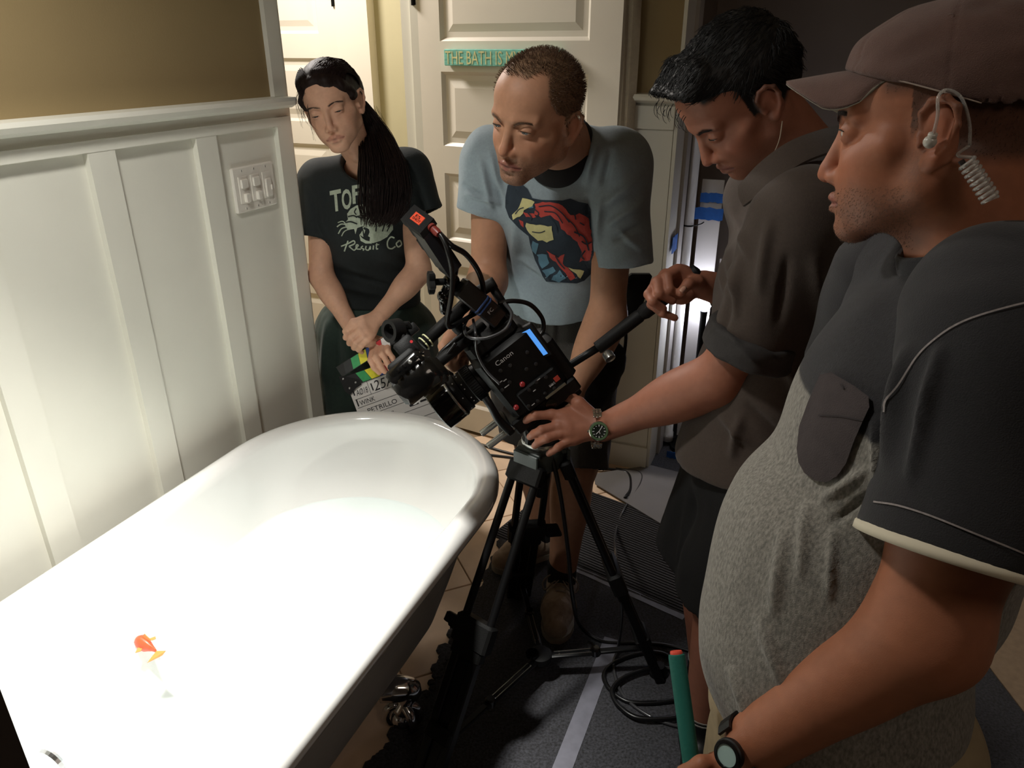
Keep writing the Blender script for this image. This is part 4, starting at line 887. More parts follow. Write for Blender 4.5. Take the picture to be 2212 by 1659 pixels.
def face_color(h, v, skin, lipc, stubble=None, st_w=0.0, browc=None, hairc=None, hairline=None, face_l=1.0, ruddy=.25, brow_w=3.4):
    L = h.loc(v); n = len(v); sk = np.array(lin(skin)); c = np.tile(sk, (n, 1)); fz = face_l
    c *= (1 + .06 * vnoise(v * 90, 3) + .05 * vnoise(v * 260, 4))[:, None]
    red = sk * np.array([1.12, .80, .74]); ns = np.exp(-((L - V(0, 102, -42 * fz)) ** 2).sum(1) / 16 ** 2); c = mixc(c, red, ns * ruddy * 1.6)
    for sg in (-1, 1):
        c = mixc(c, red, ruddy * np.exp(-((L - V(sg * 40, 66, -36 * fz)) ** 2).sum(1) / 22 ** 2)); c = mixc(c, red * .9, ruddy * 1.4 * np.exp(-(((L - V(sg * 84, -8, -8)) / V(14, 22, 34)) ** 2).sum(1)))
        c = mixc(c, sk * np.array([.78, .70, .72]), .35 * np.exp(-((L - V(sg * 31, 84, -12)) ** 2).sum(1) / 10 ** 2))
    if stubble is not None:
        low = np.clip((-(L[:, 2]) / fz - 46) / 22, 0, 1) * np.clip((L[:, 1] + 10) / 25, 0, 1); side = np.clip((np.abs(L[:, 0]) - 40) / 12, 0, 1) * np.clip((-L[:, 2] - 2) / 30, 0, 1) * np.clip((34 - L[:, 1]) / 20, 0, 1) * np.clip((L[:, 1] + 8) / 12, 0, 1)
        must = np.exp(-(((L - V(0, 95, -59 * fz)) / V(26, 14, 6)) ** 2).sum(1))
        w_ = np.maximum(np.maximum(low, side * .9), must) * st_w * (.75 + .5 * vnoise(v * 900, 9)) * np.clip((-L[:, 2] / fz > -999), 0, 1) * np.clip((130 + L[:, 2]) / 12, 0, 1)
        c = mixc(c, lin(stubble), w_)
    d = np.minimum(np.minimum(seg_d(L, (0, 96.5, -67 * fz), (12, 93, -69 * fz)), seg_d(L, (12, 93, -69 * fz), (22, 85, -73 * fz))), np.minimum(seg_d(L, (0, 96.5, -67 * fz), (-12, 93, -69 * fz)), seg_d(L, (-12, 93, -69 * fz), (-22, 85, -73 * fz))))
    d2 = np.minimum(seg_d(L, (0, 95, -78.5 * fz), (18, 86, -75 * fz)), seg_d(L, (0, 95, -78.5 * fz), (-18, 86, -75 * fz)))
    c = mixc(c, lin(lipc), np.clip((7.0 - d) / 2.5, 0, 1) * .85); c = mixc(c, lin(lipc), np.clip((7.5 - d2) / 2.5, 0, 1) * .85)
    c = mixc(c, np.array(lin(lipc)) * .35, np.exp(-(np.minimum(seg_d(L, (0, 98, -72.4 * fz), (24, 86, -74 * fz)), seg_d(L, (0, 98, -72.4 * fz), (-24, 86, -74 * fz))) / 2.2) ** 2) * .8)
    if browc is not None:
        for sg in (-1, 1):
            db = np.minimum(seg_d(L, (sg * 13, 92, 14), (sg * 33, 88, 19.5)), seg_d(L, (sg * 33, 88, 19.5), (sg * 49, 73, 14)))
            c = mixc(c, lin(browc), np.clip((brow_w + 2.2 - db) / 3.0, 0, 1) * (.78 + .3 * vnoise(v * 700, 5)))
    if hairc is not None and hairline is not None: c = mixc(c, lin(hairc), hairline(L))
    return c
M_SKIN = mat('skin', '#b98060', .54, attr=True, sss=.12, bump=.12, bscale=900, spec=.4)
M_EYEW = None
def eye_material(name, iris):
    m = mat(name, '#d8d0c8', .12, coat=.6); nt = m.node_tree
    if 'done' in m: return m
    m['done'] = 1; N = nt.nodes; L = nt.links; a = N.new('ShaderNodeVertexColor'); a.layer_name = 'Col'; L.new(a.outputs[0], N['Principled BSDF'].inputs['Base Color']); return m
def eyes(h, parent, iris='#3a2416', look=(0, 1, -.35), lids=(-4.5, 2.6), lash=True):
    m = eye_material('eye', iris)
    for sg in (-1, 1):
        mb = MB(); c = h.p(sg * 32, 74, -1); mb.sphere(c, 12.9 * h.s, 40); v = np.array(mb.v); dl = unit(V(*look)); w_ = h.R.T @ dl
        ang = ((v - c) / (12.9 * h.s)) @ w_; col = np.tile(lin('#cfc4ba'), (len(v), 1)); col[ang > .885] = lin(iris); col[ang > .965] = (.004, .004, .004)
        link('eye', mb.v, mb.f, m, parent, smooth=True, col=col)
        if lash and lids is not None:
            pts = []
            for t in np.linspace(-1, 1, 9):
                x = 12.8 * t; z = lids[0] + lids[1] * math.sqrt(max(0, 1 - t * t * .96)) + .3; r2 = 14.9 ** 2 - x * x - (z + 1) ** 2; pts.append(h.p(sg * 32.5 + x, 74 + math.sqrt(max(r2, 1)), z))
            MB().tube(pts, [.4 * h.s, .8 * h.s, .85 * h.s, .7 * h.s, .4 * h.s], 6).build('eyelash', mat('lash_black', '#120d0b', .7), parent, smooth=True)
def brows(h, parent, m, n=130, wd=3.2, ln=7, seed=3, dz=0, din=0):
    rnd = random.Random(seed); cs = []
    for sg in (-1, 1):
        for _ in range(n):
            t = rnd.random(); a = V(sg * 13, 93.0, 13.5 + dz + din); b = V(sg * 33, 89.5, 19.5 + dz); c = V(sg * 49, 74.5, 14.5 + dz)
            p = (1 - t) ** 2 * a + 2 * t * (1 - t) * (b * 2 - (a + c) / 2) + t * t * c; p = p + V(0, .5, (rnd.random() - .5) * 2 * wd * (1 - .5 * t)); d = unit(V(sg * 1.0, -.25 - .6 * t, .5 - .9 * t + .3 * (rnd.random() - .5)))
            cs.append([h.pv(p), h.pv(p + d * ln * .5 + V(0, .6, 0)), h.pv(p + d * ln)])
    v, f = tri_strands(cs, .35 * h.s, .1 * h.s); link('eyebrow', v, f, m, parent)
def hand_ops(S, wrist, wr, fingers, thumb, k=.004, fr=None, palm=None, kk=.010):
    """fingers: point chains from knuckle to tip; thumb: base, joint, tip"""
    wrist = np.asarray(wrist)
    for i, f in enumerate(fingers):
        r = (fr or [.0095, .0098, .0092, .0080])[i]; S.rc(wrist, f[0], wr * .62, r * 1.25, kk)
        rs = np.linspace(r * 1.12, r * .80, len(f)); S.chain(f, list(rs), k)
    for i in range(len(fingers) - 1): S.rc(fingers[i][0] * .8 + wrist * .2, fingers[i + 1][0] * .8 + wrist * .2, .0115, .0115, kk)
    if palm is not None: S.el(palm[0], palm[1], palm[2], kk)
    if thumb is not None: S.rc(wrist, thumb[0], wr * .6, .0145, kk); S.chain(thumb, list(np.linspace(.0135, .0092, len(thumb))), k)
def nails(parent, tips, m):
    """tips: (tip centre, finger direction, outward normal, size)"""
    for c, d, n, sz in tips:
        d = unit(d); n = unit(np.asarray(n) - d * (np.asarray(n) @ d)); sdv = np.cross(d, n); mb = MB(); rings = []
        for t, w_ in ((-.9, .75), (-.5, 1), (.5, 1), (1.0, .8)): rings.append([np.asarray(c) + d * t * sz + sdv * (a * w_ * sz * .75) + n * (sz * .9 - .35 * sz * a * a + b) for a, b in ((-1, -.0006), (-.5, 0), (0, 0.0002), (.5, 0), (1, -.0006), (0, -.0012))])
        mb.loft(rings).build('fingernail', m, parent, smooth=True)
def body_mesh(name, S, regions, parent, colfn, m=None, it=0):
    v, f = S.mesh(regions)
    if it: v = relax(v, f, it)
    return link(name, v, f, m or M_SKIN, parent, smooth=True, col=colfn(v)), v, f
def cloth(name, S, step, parent, m, folds=(), nz=.002, nscale=(14, 14, 14), seed=1, smooth_it=1, colfn=None, box=None):
    lo, hi = box or ((-9, -9, -9), (9, 9, 9)); v, f = S.mesh([(lo, hi, step)])
    if smooth_it: v = relax(v, f, smooth_it)
    v = wrinkle(v, f, list(folds), nz=nz, nscale=nscale, seed=seed)
    o = link(name, v, f, m, parent, smooth=True, col=None if colfn is None else colfn(v)); return o, v, f
# ------------------------------------------------------------------ people
def torso_ops(S, J, e=0.0, k=.05, belly=0.0):
    x = unit(J['shR'] - J['shL']); z = unit(J['nk'] - J['pel']); y = np.cross(z, x); R = frame3(y=y, z=z); J['R'] = R
    S.el(J['pel'], V(J['hw'] + e, J['dep'] * .95 + e, .135), R, k)
    w_ = (J['pel'] * .5 + J['chest'] * .5); S.el(w_ + R[1] * belly, V(J['ww'] + e, J['dep'] * .88 + e + belly, .15), R, k)
    S.el(J['chest'], V(J['cw'] + e, J['dep'] + e, .165), R, k)
    for sd in ('shL', 'shR'):
        S.rc(J['chest'] * .45 + J[sd] * .55 - R[2] * .02, J[sd], .062 + e, .050 + e, k * .8)
        S.rc(J['nk'] - R[2] * .02 - R[1] * .012, J[sd] + R[2] * .004, .042 + e * .6, .040 + e, .04)
    return R
def limb(S, pts, rs, k=.02):
    S.chain(pts, rs, k); return S
# ---- woman with the slate
hA = Fr(V(-.4828, 2.1391, 1.4083), frame3(y=V(.0057, -.9875, -.1573), z=V(-.2252, -.1545, .962)), .95)
JA = dict(pel=P(812, 700, 2.42), chest=P(798, 480, 2.28), nk=P(787, 346, 2.18), shL=P(880, 374, 2.20), shR=P(694, 396, 2.235), hw=.152, ww=.136, cw=.130, dep=.090)
JA['elR'] = P(694, 596, 2.265); JA['wrR'] = P(762, 712, 2.19); JA['elL'] = P(905, 585, 2.24); JA['wrL'] = P(818, 684, 2.16)
ROOT = lambda name, foot, label: thing(name, foot, label, 'person')
pA = ROOT('person', V(JA['pel'][0], JA['pel'][1] + .02, 0.001), 'dark haired woman in a black printed t-shirt holding the film slate behind the tub')
S = Sol(); head_ops(S, hA, jaw=.93, nose=.86, brow=.66, lids=(-6.6, 1.3), chin=.84, lip=.72, full=1.05, neck=JA['nk'], neck_r=46, nose_w=.92, cheek=1.0)
torso_ops(S, JA, -.035)
for s_ in 'LR': limb(S, [JA['sh' + s_], JA['el' + s_], JA['wr' + s_]], [.043, .035, .0235], .02); S.el((JA['el' + s_] * .72 + JA['wr' + s_] * .28), V(.036, .034, .07), framez(JA['wr' + s_] - JA['el' + s_], JA['shL'] - JA['chest']), .02)
for s_, hx in (('L', 1), ('R', -1)):
    hip = JA['pel'] + V(hx * .085, 0, -.03); kn = V(hip[0] + hx * .02, hip[1] - .02, .48); an = V(hip[0] + hx * .01, hip[1] + .03, .09); JA['hip' + s_], JA['kn' + s_], JA['an' + s_] = hip, kn, an
    limb(S, [hip, kn, an], [.088, .058, .040], .03); S.rc(an - V(0, 0, .05), an + V(hx * .03, -.15, -.055), .036, .030, .02)
DA = 2.155
PA = lambda x, y, d=0.0: P(x, y, DA + d)
Lf = [[PA(771, 700, -.03), PA(752, 713, -.028), PA(747, 729, -.005), PA(756, 733, .02)], [PA(778, 713, -.032), PA(759, 728, -.03), PA(755, 741, -.005), PA(764, 744, .02)], [PA(786, 724, -.03), PA(769, 740, -.03), PA(765, 751, -.005), PA(774, 754, .02)], [PA(796, 733, -.024), PA(781, 747, -.026), PA(775, 756, -.005), PA(782, 761, .015)]]
hand_ops(S, JA['wrL'], .026, Lf, [PA(785, 692, -.025), PA(764, 696, -.030), PA(746, 716, -.022)], fr=[.0092, .0094, .0090, .0080], palm=(PA(793, 708, -.012), V(.030, .022, .014), frame3(y=PA(780, 735) - PA(800, 690), z=-FW)))
Rw = JA['wrR']
Rf = [[PA(806, 752, .02), PA(801, 778, -.012), PA(808, 794, -.014), PA(819, 805, -.004)], [PA(816, 748, .02), PA(812, 770, -.016), PA(822, 790, -.018), PA(831, 803, -.006)], [PA(827, 746, .02), PA(826, 764, -.016), PA(837, 785, -.018), PA(844, 799, -.006)], [PA(838, 744, .022), PA(838, 758, -.012), PA(848, 773, -.014), PA(853, 783, -.004)]]
hand_ops(S, Rw, .026, Rf, [PA(800, 735, .01), PA(806, 760, .045), PA(814, 785, .05)], fr=[.0092, .0094, .0090, .0082])
rg = [(hA.o - .20, hA.o + .20, .0019), (np.minimum(PA(735, 690, -.1), PA(865, 815, .1)) - .02, np.maximum(PA(735, 815, .1), PA(865, 690, -.1)) + .02, .0025), (V(-9, -9, .6), V(9, 9, 9), .0045), (V(-9, -9, -9), V(9, 9, 9), .009)]
hlA = lambda L: np.clip((L[:, 2] - (58 - 30 * np.clip((np.abs(L[:, 0]) - 38) / 22, 0, 1) - 40 * np.clip((40 - L[:, 1]) / 40, 0, 1))) / 5, 0, 1) * np.clip((62 - L[:, 1]) / 10 + (L[:, 2] > 50), 0, 1)
bodyA, vA, fA = body_mesh('body', S, rg, pA, lambda v: face_color(hA, v, '#c99c82', '#b07a68', browc='#3a2620', hairc='#1c1110', hairline=lambda L: np.zeros(len(L)), ruddy=.22, brow_w=1.6))
brows(hA, pA, mat('brow_hair', '#21140f', .7), n=90, wd=1.8, ln=6)
eyes(hA, pA, '#2a1a12', look=(0, .8, -.6), lids=(-6.6, 1.3))
# t-shirt
M_TEE1 = mat('black_green_jersey', '#141b1c', .85, var=.12, scale=120, bump=.35, bscale=700)
S = Sol(); torso_ops(S, JA, .016)
S.el(JA['chest'] + JA['R'][1] * .045 - JA['R'][2] * .03, V(.12, .075, .085), JA['R'], .05)
ends = {'L': P(915, 462, 2.22), 'R': P(683, 512, 2.26)}
S.rc(JA['nk'] + hA.R[1] * .008, JA['nk'] + hA.R[1] * .022 + JA['R'][2] * .10, .062, .072, .010, 1)
for s_ in 'LR':
    a_ = JA['sh' + s_]; d = unit(ends[s_] - a_); S.rc(a_, a_ + d * .05, .056, .058, .03); S.cc(a_, ends[s_], .056, .062, .025, sq=(1, 1.05)); S.cc(ends[s_] - d * .03, ends[s_] + d * .02, .052, .056, .003, 1)
hem = P(800, 668, 2.32); S.half(hem, unit(JA['pel'] - JA['chest']), .006, (hem - V(.3, .4, .35), hem + V(.3, .4, .10)))
fo = [(690, 420, 700, 520, 9, .003), (720, 560, 800, 600, 10, .004), (820, 560, 900, 590, 10, .003), (840, 500, 890, 560, 10, .004), (680, 470, 715, 560, 8, -.004), (700, 610, 830, 640, 9, .004), (740, 590, 870, 625, 8, -.003), (660, 395, 690, 470, 7, -.003), (900, 400, 925, 470, 7, -.003)]
shA, sv, sf = cloth('t_shirt', S, .0045, pA, M_TEE1, fo, nz=.0022, nscale=(16, 16, 9), seed=3)
M_PANT = mat('dark_green_trousers', '#1d2f27', .85, var=.12, scale=90, bump=.35, bscale=600, sheen=.15)
S = Sol(); S.el(JA['pel'] - V(0, 0, .03), V(.166, .120, .16), JA['R'], .04)
for s_ in 'LR': S.chain([JA['hip' + s_] + V(0, 0, .0), JA['kn' + s_], JA['an' + s_] - V(0, 0, .02)], [.115, .095, .078], .03)
wb_ = P(805, 655, 2.36); S.half(wb_, V(0, .1, 1), .005, (wb_ - .4, wb_ + .4))
cloth('trousers', S, .007, pA, M_PANT, [(705, 700, 700, 840, 9, .006), (725, 690, 735, 850, 8, -.006), (750, 740, 770, 860, 9, .006), (890, 680, 915, 850, 10, .006), (870, 700, 880, 800, 8, -.005)], nz=.003, nscale=(25, 25, 5), seed=8)
S = Sol()
for s_, hx in (('L', 1), ('R', -1)):
    S = Sol(); a = JA['an' + s_]; S.rc(V(a[0], a[1] + .02, .035), V(a[0] + hx * .03, a[1] - .16, .03), .036, .034, .02); S.half(V(0, 0, .003), V(0, 0, -1), .003); v, f = S.mesh([(V(-9, -9, -9), V(9, 9, 9), .006)]); link('shoe', v, f, mat('black_canvas', '#151515', .8), pA, smooth=True)
# the print on the t-shirt
M_PRT = mat('pale_print', '#a9b3a0', .85, var=.15, scale=150)
bv = bvh_of(sv, sf)
tri_ = []
print_on('chest_lettering', [text_px('T', (716, 459), (24, -5), (-4, -46), bold=.03), text_px('O', (740, 455), (21, -5), (-3, -44), bold=.03), text_px('F', (762, 441), (18, -3), (-2, -40), bold=.03), text_px('I', (784, 440), (5, -1), (-1, -36), bold=.03), text_px('N', (794, 440), (22, 0), (-1, -36), bold=.03), text_px('O', (820, 440), (20, 1), (0, -36), bold=.03)], bv, M_PRT, pA)
pan = [poly((750, 462), (757, 452), (770, 444), (786, 441), (806, 446), (826, 455), (838, 447), (846, 446), (836, 462), (848, 480), (849, 496), (836, 512), (822, 520), (806, 525), (798, 523), (800, 508), (797, 495), (784, 488), (774, 492), (768, 494), (764, 488), (752, 497), (747, 490), (744, 482), (752, 474)),
       poly((776, 506), (782, 514), (790, 519), (798, 521), (804, 526), (790, 526), (779, 520)), poly((764, 490), (768, 506), (772, 492)), poly((783, 489), (787, 505), (791, 491)), poly((777, 507), (783, 498), (785, 512)), poly((795, 510), (799, 500), (802, 514))]
pan += [stroke(((752, 486), (738, 484), (728, 490)), 2.6), stroke(((750, 490), (738, 494), (731, 505)), 2.6), stroke(((756, 494), (744, 500), (738, 510)), 2.2), stroke(((748, 484), (740, 478), (730, 481)), 2.0)]
print_on('panther_print', pan, bv, M_PRT, pA)
M_INK = mat('dark_ink', '#1a2220', .85)
ik = [stroke(((752, 468), (764, 466), (772, 470)), 3), stroke(((770, 450), (766, 458), (770, 464)), 2.4), stroke(((784, 446), (780, 456), (784, 462)), 2.4), stroke(((792, 462), (784, 470), (776, 470)), 3), stroke(((746, 481), (758, 479), (772, 484)), 3), stroke(((800, 470), (812, 482), (812, 500)), 2.4), stroke(((828, 462), (832, 478), (826, 500)), 2.6), stroke(((838, 468), (842, 484), (836, 500)), 2.2), stroke(((786, 492), (794, 500), (790, 514)), 4.5), poly((770, 467), (778, 465), (776, 472))]
print_each('panther_lines', ik, bv, M_INK, pA, lift=.0022)
sc_ = [stroke(((737, 532), (752, 526), (764, 520), (766, 526), (754, 532)), 3), stroke(((752, 520), (747, 534), (744, 543)), 3), stroke(((754, 532), (764, 540), (768, 538), (774, 530), (770, 529), (770, 537), (780, 538)), 2.6), stroke(((784, 531), (780, 535), (786, 538), (784, 541)), 2.6), stroke(((791, 531), (790, 538), (796, 540), (800, 532), (800, 539)), 2.6), stroke(((807, 530), (806, 539)), 3), stroke(((814, 525), (813, 537), (817, 537)), 2.6), stroke(((811, 529), (819, 528)), 2.2),
       stroke(((852, 514), (844, 512), (837, 522), (838, 534), (846, 537), (854, 532)), 3), stroke(((862, 520), (856, 526), (860, 533), (867, 528), (864, 520), (859, 521)), 3)]
print_each('script_lettering', sc_, bv, M_PRT, pA)
# hair
M_HAIR1 = mat('dark_brown_hair', '#1d100d', .62, var=.3, scale=120, spec=.25)
S = Sol(); h = hA
S.el(h.p(0, -18, 40), V(80, 98, 82) * h.s, h.R, .008); S.el(h.p(0, 26, 62), V(66, 56, 50) * h.s, h.R, .012)
S.el(h.p(-40, -70, 20), V(45, 48, 60) * h.s, h.R, .02)
R2 = h.R
S.el(h.p(10, 96, -6), V(56, 50, 58) * h.s, h.R, .008, 1)
S.half(h.p(0, 34, 0), unit(h.R[1] * 1.0 - h.R[2] * .75), .012); 
S.half(h.p(0, -10, -34), -h.R[2] + h.R[1] * .5, .01)
S.chain([h.p(18, 68, 78), h.p(-22, 74, 72), h.p(-52, 54, 52), h.p(-70, 26, 22), h.p(-76, 2, 2)], [.008, .012, .012, .009, .006], .014); S.chain([h.p(18, 68, 78), h.p(48, 58, 58), h.p(68, 34, 30), h.p(76, 10, 4)], [.007, .009, .009, .006], .014)
for sg in (-1, 1): S.el(h.p(sg * 86, -2, -16), V(26, 21, 30) * h.s, h.R, .004, 1)
v, f = S.mesh([(V(-9, -9, -9), V(9, 9, 9), .003)]); v = relax(v, f, 1); n = vnormals(v, f); L = h.loc(v); v = v + n * (.0010 * vnoise(np.stack([L[:, 0] * .30, L[:, 1] * .03, L[:, 2] * .12], 1), 2))[:, None]
hr = link('hair', v, f, M_HAIR1, pA, smooth=True)
rnd = random.Random(5); cs = []
tie = V(-62, -64, -22)
for i in range(1100):      # combed back from the hairline to the tie
    a = rnd.uniform(-1.05, 1.05); part = 18
    x0 = 64 * math.sin(a); z0 = 62 + 24 * math.cos(a) - 24 * abs(math.sin(a)) ** 1.5 + rnd.uniform(-3, 3); y0 = 70 - 44 * abs(math.sin(a)) ** 1.6 + rnd.uniform(-4, 2)
    sd = -1 if x0 < part else 1; x1 = sd * rnd.uniform(60, 80); pm = V(x0 * .85 + sd * 18, rnd.uniform(-5, 25), 112 - .004 * x0 * x0 + rnd.uniform(-5, 4)); pn_ = V(x1 if sd < 0 else x1 * .9, -55, rnd.uniform(20, 60))
    ts = np.linspace(0, 1, 9); pts = []
    for t in ts:
        q = (1 - t) ** 3 * V(x0, y0, z0) + 3 * (1 - t) ** 2 * t * pm + 3 * (1 - t) * t * t * pn_ + t ** 3 * tie
        r = (q - V(0, -14, 36)) / V(79, 99, 83); l_ = np.linalg.norm(r); 
        q = V(0, -14, 38) + r / l_ * (1.07 + .045 * rnd.random() - .03 * (t > .85) - .05 * (t < .06)) * V(80, 99, 84) if l_ < 1.12 else q
        pts.append(h.pv(q))
    cs.append(pts)
v, f = tri_strands(cs, .0016, .0010); link('combed_hair', v, f, M_HAIR1, hr, smooth=True)
tw_ = h.pv(tie); cs = []
gd = [tw_, P(808, 285, 2.12), P(826, 345, 2.065), P(832, 410, 2.045), P(828, 466, 2.055), P(815, 490, 2.065)]
for i in range(620):
    a, r = rnd.uniform(0, 6.28), math.sqrt(rnd.random()); wv = rnd.uniform(-1, 1); ln = rnd.uniform(.78, 1.0); pts = []
    for t in np.linspace(0, ln, 13):
        k = min(int(t * 5), 4); u = t * 5 - k; c = gd[k] * (1 - u) + gd[k + 1] * u; wd = .016 + .048 * math.sin(min(1, t * 1.25) * math.pi * .62) - .020 * max(0, t - .72) / .28
        pts.append(c + RT * (r * math.cos(a) * wd * 1.15 + .004 * wv * math.sin(t * 9 + a)) + FW * (r * math.sin(a) * wd * .55) + UPV * .002 * math.sin(t * 7 + i))
    cs.append(cr(pts, 2))
STRAY = []
for i in range(26):      # strays
    x, y = rnd.uniform(795, 815), rnd.uniform(225, 260); pts = [P(x, y, 2.1), P(x + rnd.uniform(6, 22), y + 40, 2.09), P(x + rnd.uniform(14, 38), y + rnd.uniform(60, 90), 2.09)]; STRAY.append(cr(pts, 4))
v, f = tri_strands(cs, .0014, .0005); link('ponytail', v, f, M_HAIR1, hr, smooth=True)
cs = STRAY
for i in range(34):
    y0 = rnd.uniform(165, 185); pts = [P(672 + rnd.uniform(-3, 6), y0, 1.93), P(650 + rnd.uniform(-8, 8), y0 + 22, 1.92), P(645 + rnd.uniform(-8, 12), y0 + 50, 1.92), P(654 + rnd.uniform(-4, 18), y0 + rnd.uniform(70, 95), 1.92)]; cs.append(cr(pts, 4))
for i in range(8):
    pts = [P(664, 225, 1.92), P(668 + rnd.uniform(-3, 4), 262, 1.92), P(682 + rnd.uniform(-6, 6), 292 + rnd.uniform(-10, 14), 1.93)]; cs.append(cr(pts, 4))
for i in range(0):      # flyaways on the crown
    a = rnd.uniform(-.9, 1.4); q = V(70 * math.sin(a), rnd.uniform(-50, 30), 36 + 78 * math.cos(a)); d = unit(q - V(0, -10, 30)); e = V(rnd.uniform(-1, 1), -1, rnd.uniform(-1, 1)); cs.append([h.pv(q), h.pv(q + d * 4 + e * 9), h.pv(q + d * rnd.uniform(2, 5) + e * 22)])
v, f = tri_strands(cs, .00045, .0002); link('loose_strands', v, f, M_HAIR1, hr)['kind'] = 'stuff'
# ---- the slate she holds
M_SLATE = mat('white_slate_board', '#d9d6d2', .3, coat=.3); M_SLB = mat('slate_black', '#141414', .35, coat=.3)
e1 = unit(P(930, 772, 2.24) - P(752, 836, 2.20)); e3 = -unit(FW * .95 + UPV * .1); e2 = unit(np.cross(e3, e1)); e3 = np.cross(e1, e2)
SB = P(752, 838, 2.20)      # upper left corner of the board face
sl = thing('film_slate', SB - e2 * .26 + e1 * .12, 'white film slate with striped clap sticks held in front of dark green trousers', 'clapperboard')
sp3 = lambda a, b, c=0.0: SB + e1 * a - e2 * b + e3 * c
W_, H_ = .262, .205
def sbox(a0, a1, b0, b1, c0, c1):
    return MB().hexa([sp3(a0, b1, c1), sp3(a1, b1, c1), sp3(a1, b1, c0), sp3(a0, b1, c0), sp3(a0, b0, c1), sp3(a1, b0, c1), sp3(a1, b0, c0), sp3(a0, b0, c0)])
sbox(0, W_, 0, H_, -.008, 0).build('board', M_SLATE, sl)
low = sbox(-.012, W_, -.036, -.0005, -.010, .004).build('lower_clap_stick', M_SLB, sl)
hg = sp3(-.004, -.036, 0); ua = unit(P(850, 738, 2.17) - P(740, 808, 2.205)); ub = unit(np.cross(e3, ua)); 
def ubox(a0, a1, b0, b1, c0, c1, m, nm, par, sk=0.0):
    q = lambda a, b, c: hg + ua * a + ub * b + e3 * c
    return MB().hexa([q(a0, b0, c1), q(a1, b0, c1), q(a1, b0, c0), q(a0, b0, c0), q(a0 + sk, b1, c1), q(a1 + sk, b1, c1), q(a1 + sk, b1, c0), q(a0 + sk, b1, c0)]).build(nm, m, par)
up = ubox(0, W_, .0, .034, -.010, .004, M_SLB, 'upper_clap_stick', sl)
STR = ['#2c2c2e', '#3f9a5e', '#dcd23c', '#2c4c9c', '#c8343a', '#e4e2e0', '#2c2c2e', '#8a3a86']
for k, c in enumerate(STR): ubox(.014 + .027 * k, .014 + .027 * (k + 1) - .001, .002, .0325, .004, .0048, mat('stripe_' + ['black', 'green', 'yellow', 'blue', 'red', 'white', 'black', 'purple'][k], c, .35, var=.1, scale=60, coat=.3), 'stripe', up, .012)
for k, c in enumerate(['black', 'green', 'yellow', 'blue', 'red', 'white', 'black', 'purple']):
    q = lambda a, b, c_: SB + e1 * a - e2 * b + e3 * c_
    a0 = .02 + .027 * k; MB().hexa([q(a0, -.002, .0048), q(a0 + .026, -.002, .0048), q(a0 + .026, -.002, .004), q(a0, -.002, .004), q(a0 - .012, -.0335, .0048), q(a0 + .014, -.0335, .0048), q(a0 + .014, -.0335, .004), q(a0 - .012, -.0335, .004)]).build('stripe', MATS['stripe_' + c], low)
mb = MB(); mb.loft([[sp3(a, b, c) for a, b in ((-.014, -.042), (.012, -.030), (.040, -.012), (.040, .004), (.022, .008), (-.002, .022), (-.012, .006))] for c in (-.012, .006)]); mb.build('hinge_plate', M_SLB, sl)
for a, b in ((-.004, -.030), (.004, .002), (.026, -.008)): MB().lathe(sp3(a, b, .006), e3, [(0, .003), (.0015, .003), (.002, 0)], 10).build('rivet', M_STEEL, sl)
M_LINE = mat('slate_ink', '#17171a', .6)
ln_ = lambda a0, b0, a1, b1, wd=.0012: MB().hexa([sp3(a, b, c) for c in (0.0001, .0005) for a, b in ((a0, b1 + wd), (a1 + wd, b1 + wd), (a1 + wd, b0), (a0, b0))]).build('printed_line', M_LINE, sl)
for b in (.040, .066, .096, .126, .156): ln_(.006, b, W_ - .006, b)
for a, b0, b1 in ((.056, .0, .040), (.150, .066, .096), (.200, .066, .096), (.130, .126, .156)): ln_(a, b0, a, b1)
tx = lambda t, a, b, h_, w_=None, **kw: text_on('lettering', t, sp3(a, b, 0), e1, e2, h_, M_LINE, sl, width=w_, **kw)
tx('AØ18', .016, .032, .018, .036, shear=.2); tx('25A', .070, .036, .030, .062, shear=.25); tx('WINK', .016, .062, .014, .046); tx('PETRILLO', .030, .091, .014, .090); tx('DAVI', .060, .121, .013, .04); tx('11.07.09', .212, .084, .005, .03)
for a, b in ((.064, .032), (.008, .028), (.156, .090), (.206, .090), (.008, .062)): sbox(a, a + .004, b - .022, b, .0001, .0005).build('column_label', M_LINE, sl)
for k in range(3): sbox(.150 + .034 * k, .178 + .034 * k - .006 * k, .108, .116 - .002 * k, .0001, .0005).build('ink_block', M_LINE, sl)
# ---- man in the light blue t-shirt, bending over the camera
hB = Fr(V(.048, 1.545, 1.428), frame3(y=V(-.60, -.775, -.20), z=V(.02, -.24, .97)), 1.0)
JB = dict(pel=P(1185, 690, 2.10), chest=P(1206, 455, 1.83), nk=P(1222, 312, 1.68), shL=P(1335, 352, 1.70), shR=P(1064, 345, 1.80), hw=.150, ww=.135, cw=.150, dep=.105)
JB['elR'] = P(1054, 605, 1.86); JB['wrR'] = P(1010, 708, 1.66); JB['elL'] = P(1310, 690, 1.84); JB['wrL'] = P(1242, 838, 1.86)
pB = ROOT('person', V(.16, 1.85, .008), 'man with cropped hair in a light blue printed t-shirt bending over the camera')
S = Sol(); head_ops(S, hB, jaw=1.0, nose=1.04, brow=1.2, lids=(-2.8, 2.3), chin=1.05, lip=.78, neck=JB['nk'], neck_r=58, full=.92, cheek=1.05)
torso_ops(S, JB, -.012)
for s_ in 'LR':
    limb(S, [JB['sh' + s_], JB['el' + s_], JB['wr' + s_]], [.052, .042, .028], .02); S.el(JB['el' + s_] * .74 + JB['wr' + s_] * .26, V(.041, .040, .09), framez(JB['wr' + s_] - JB['el' + s_], JB['nk'] - JB['pel']), .045)
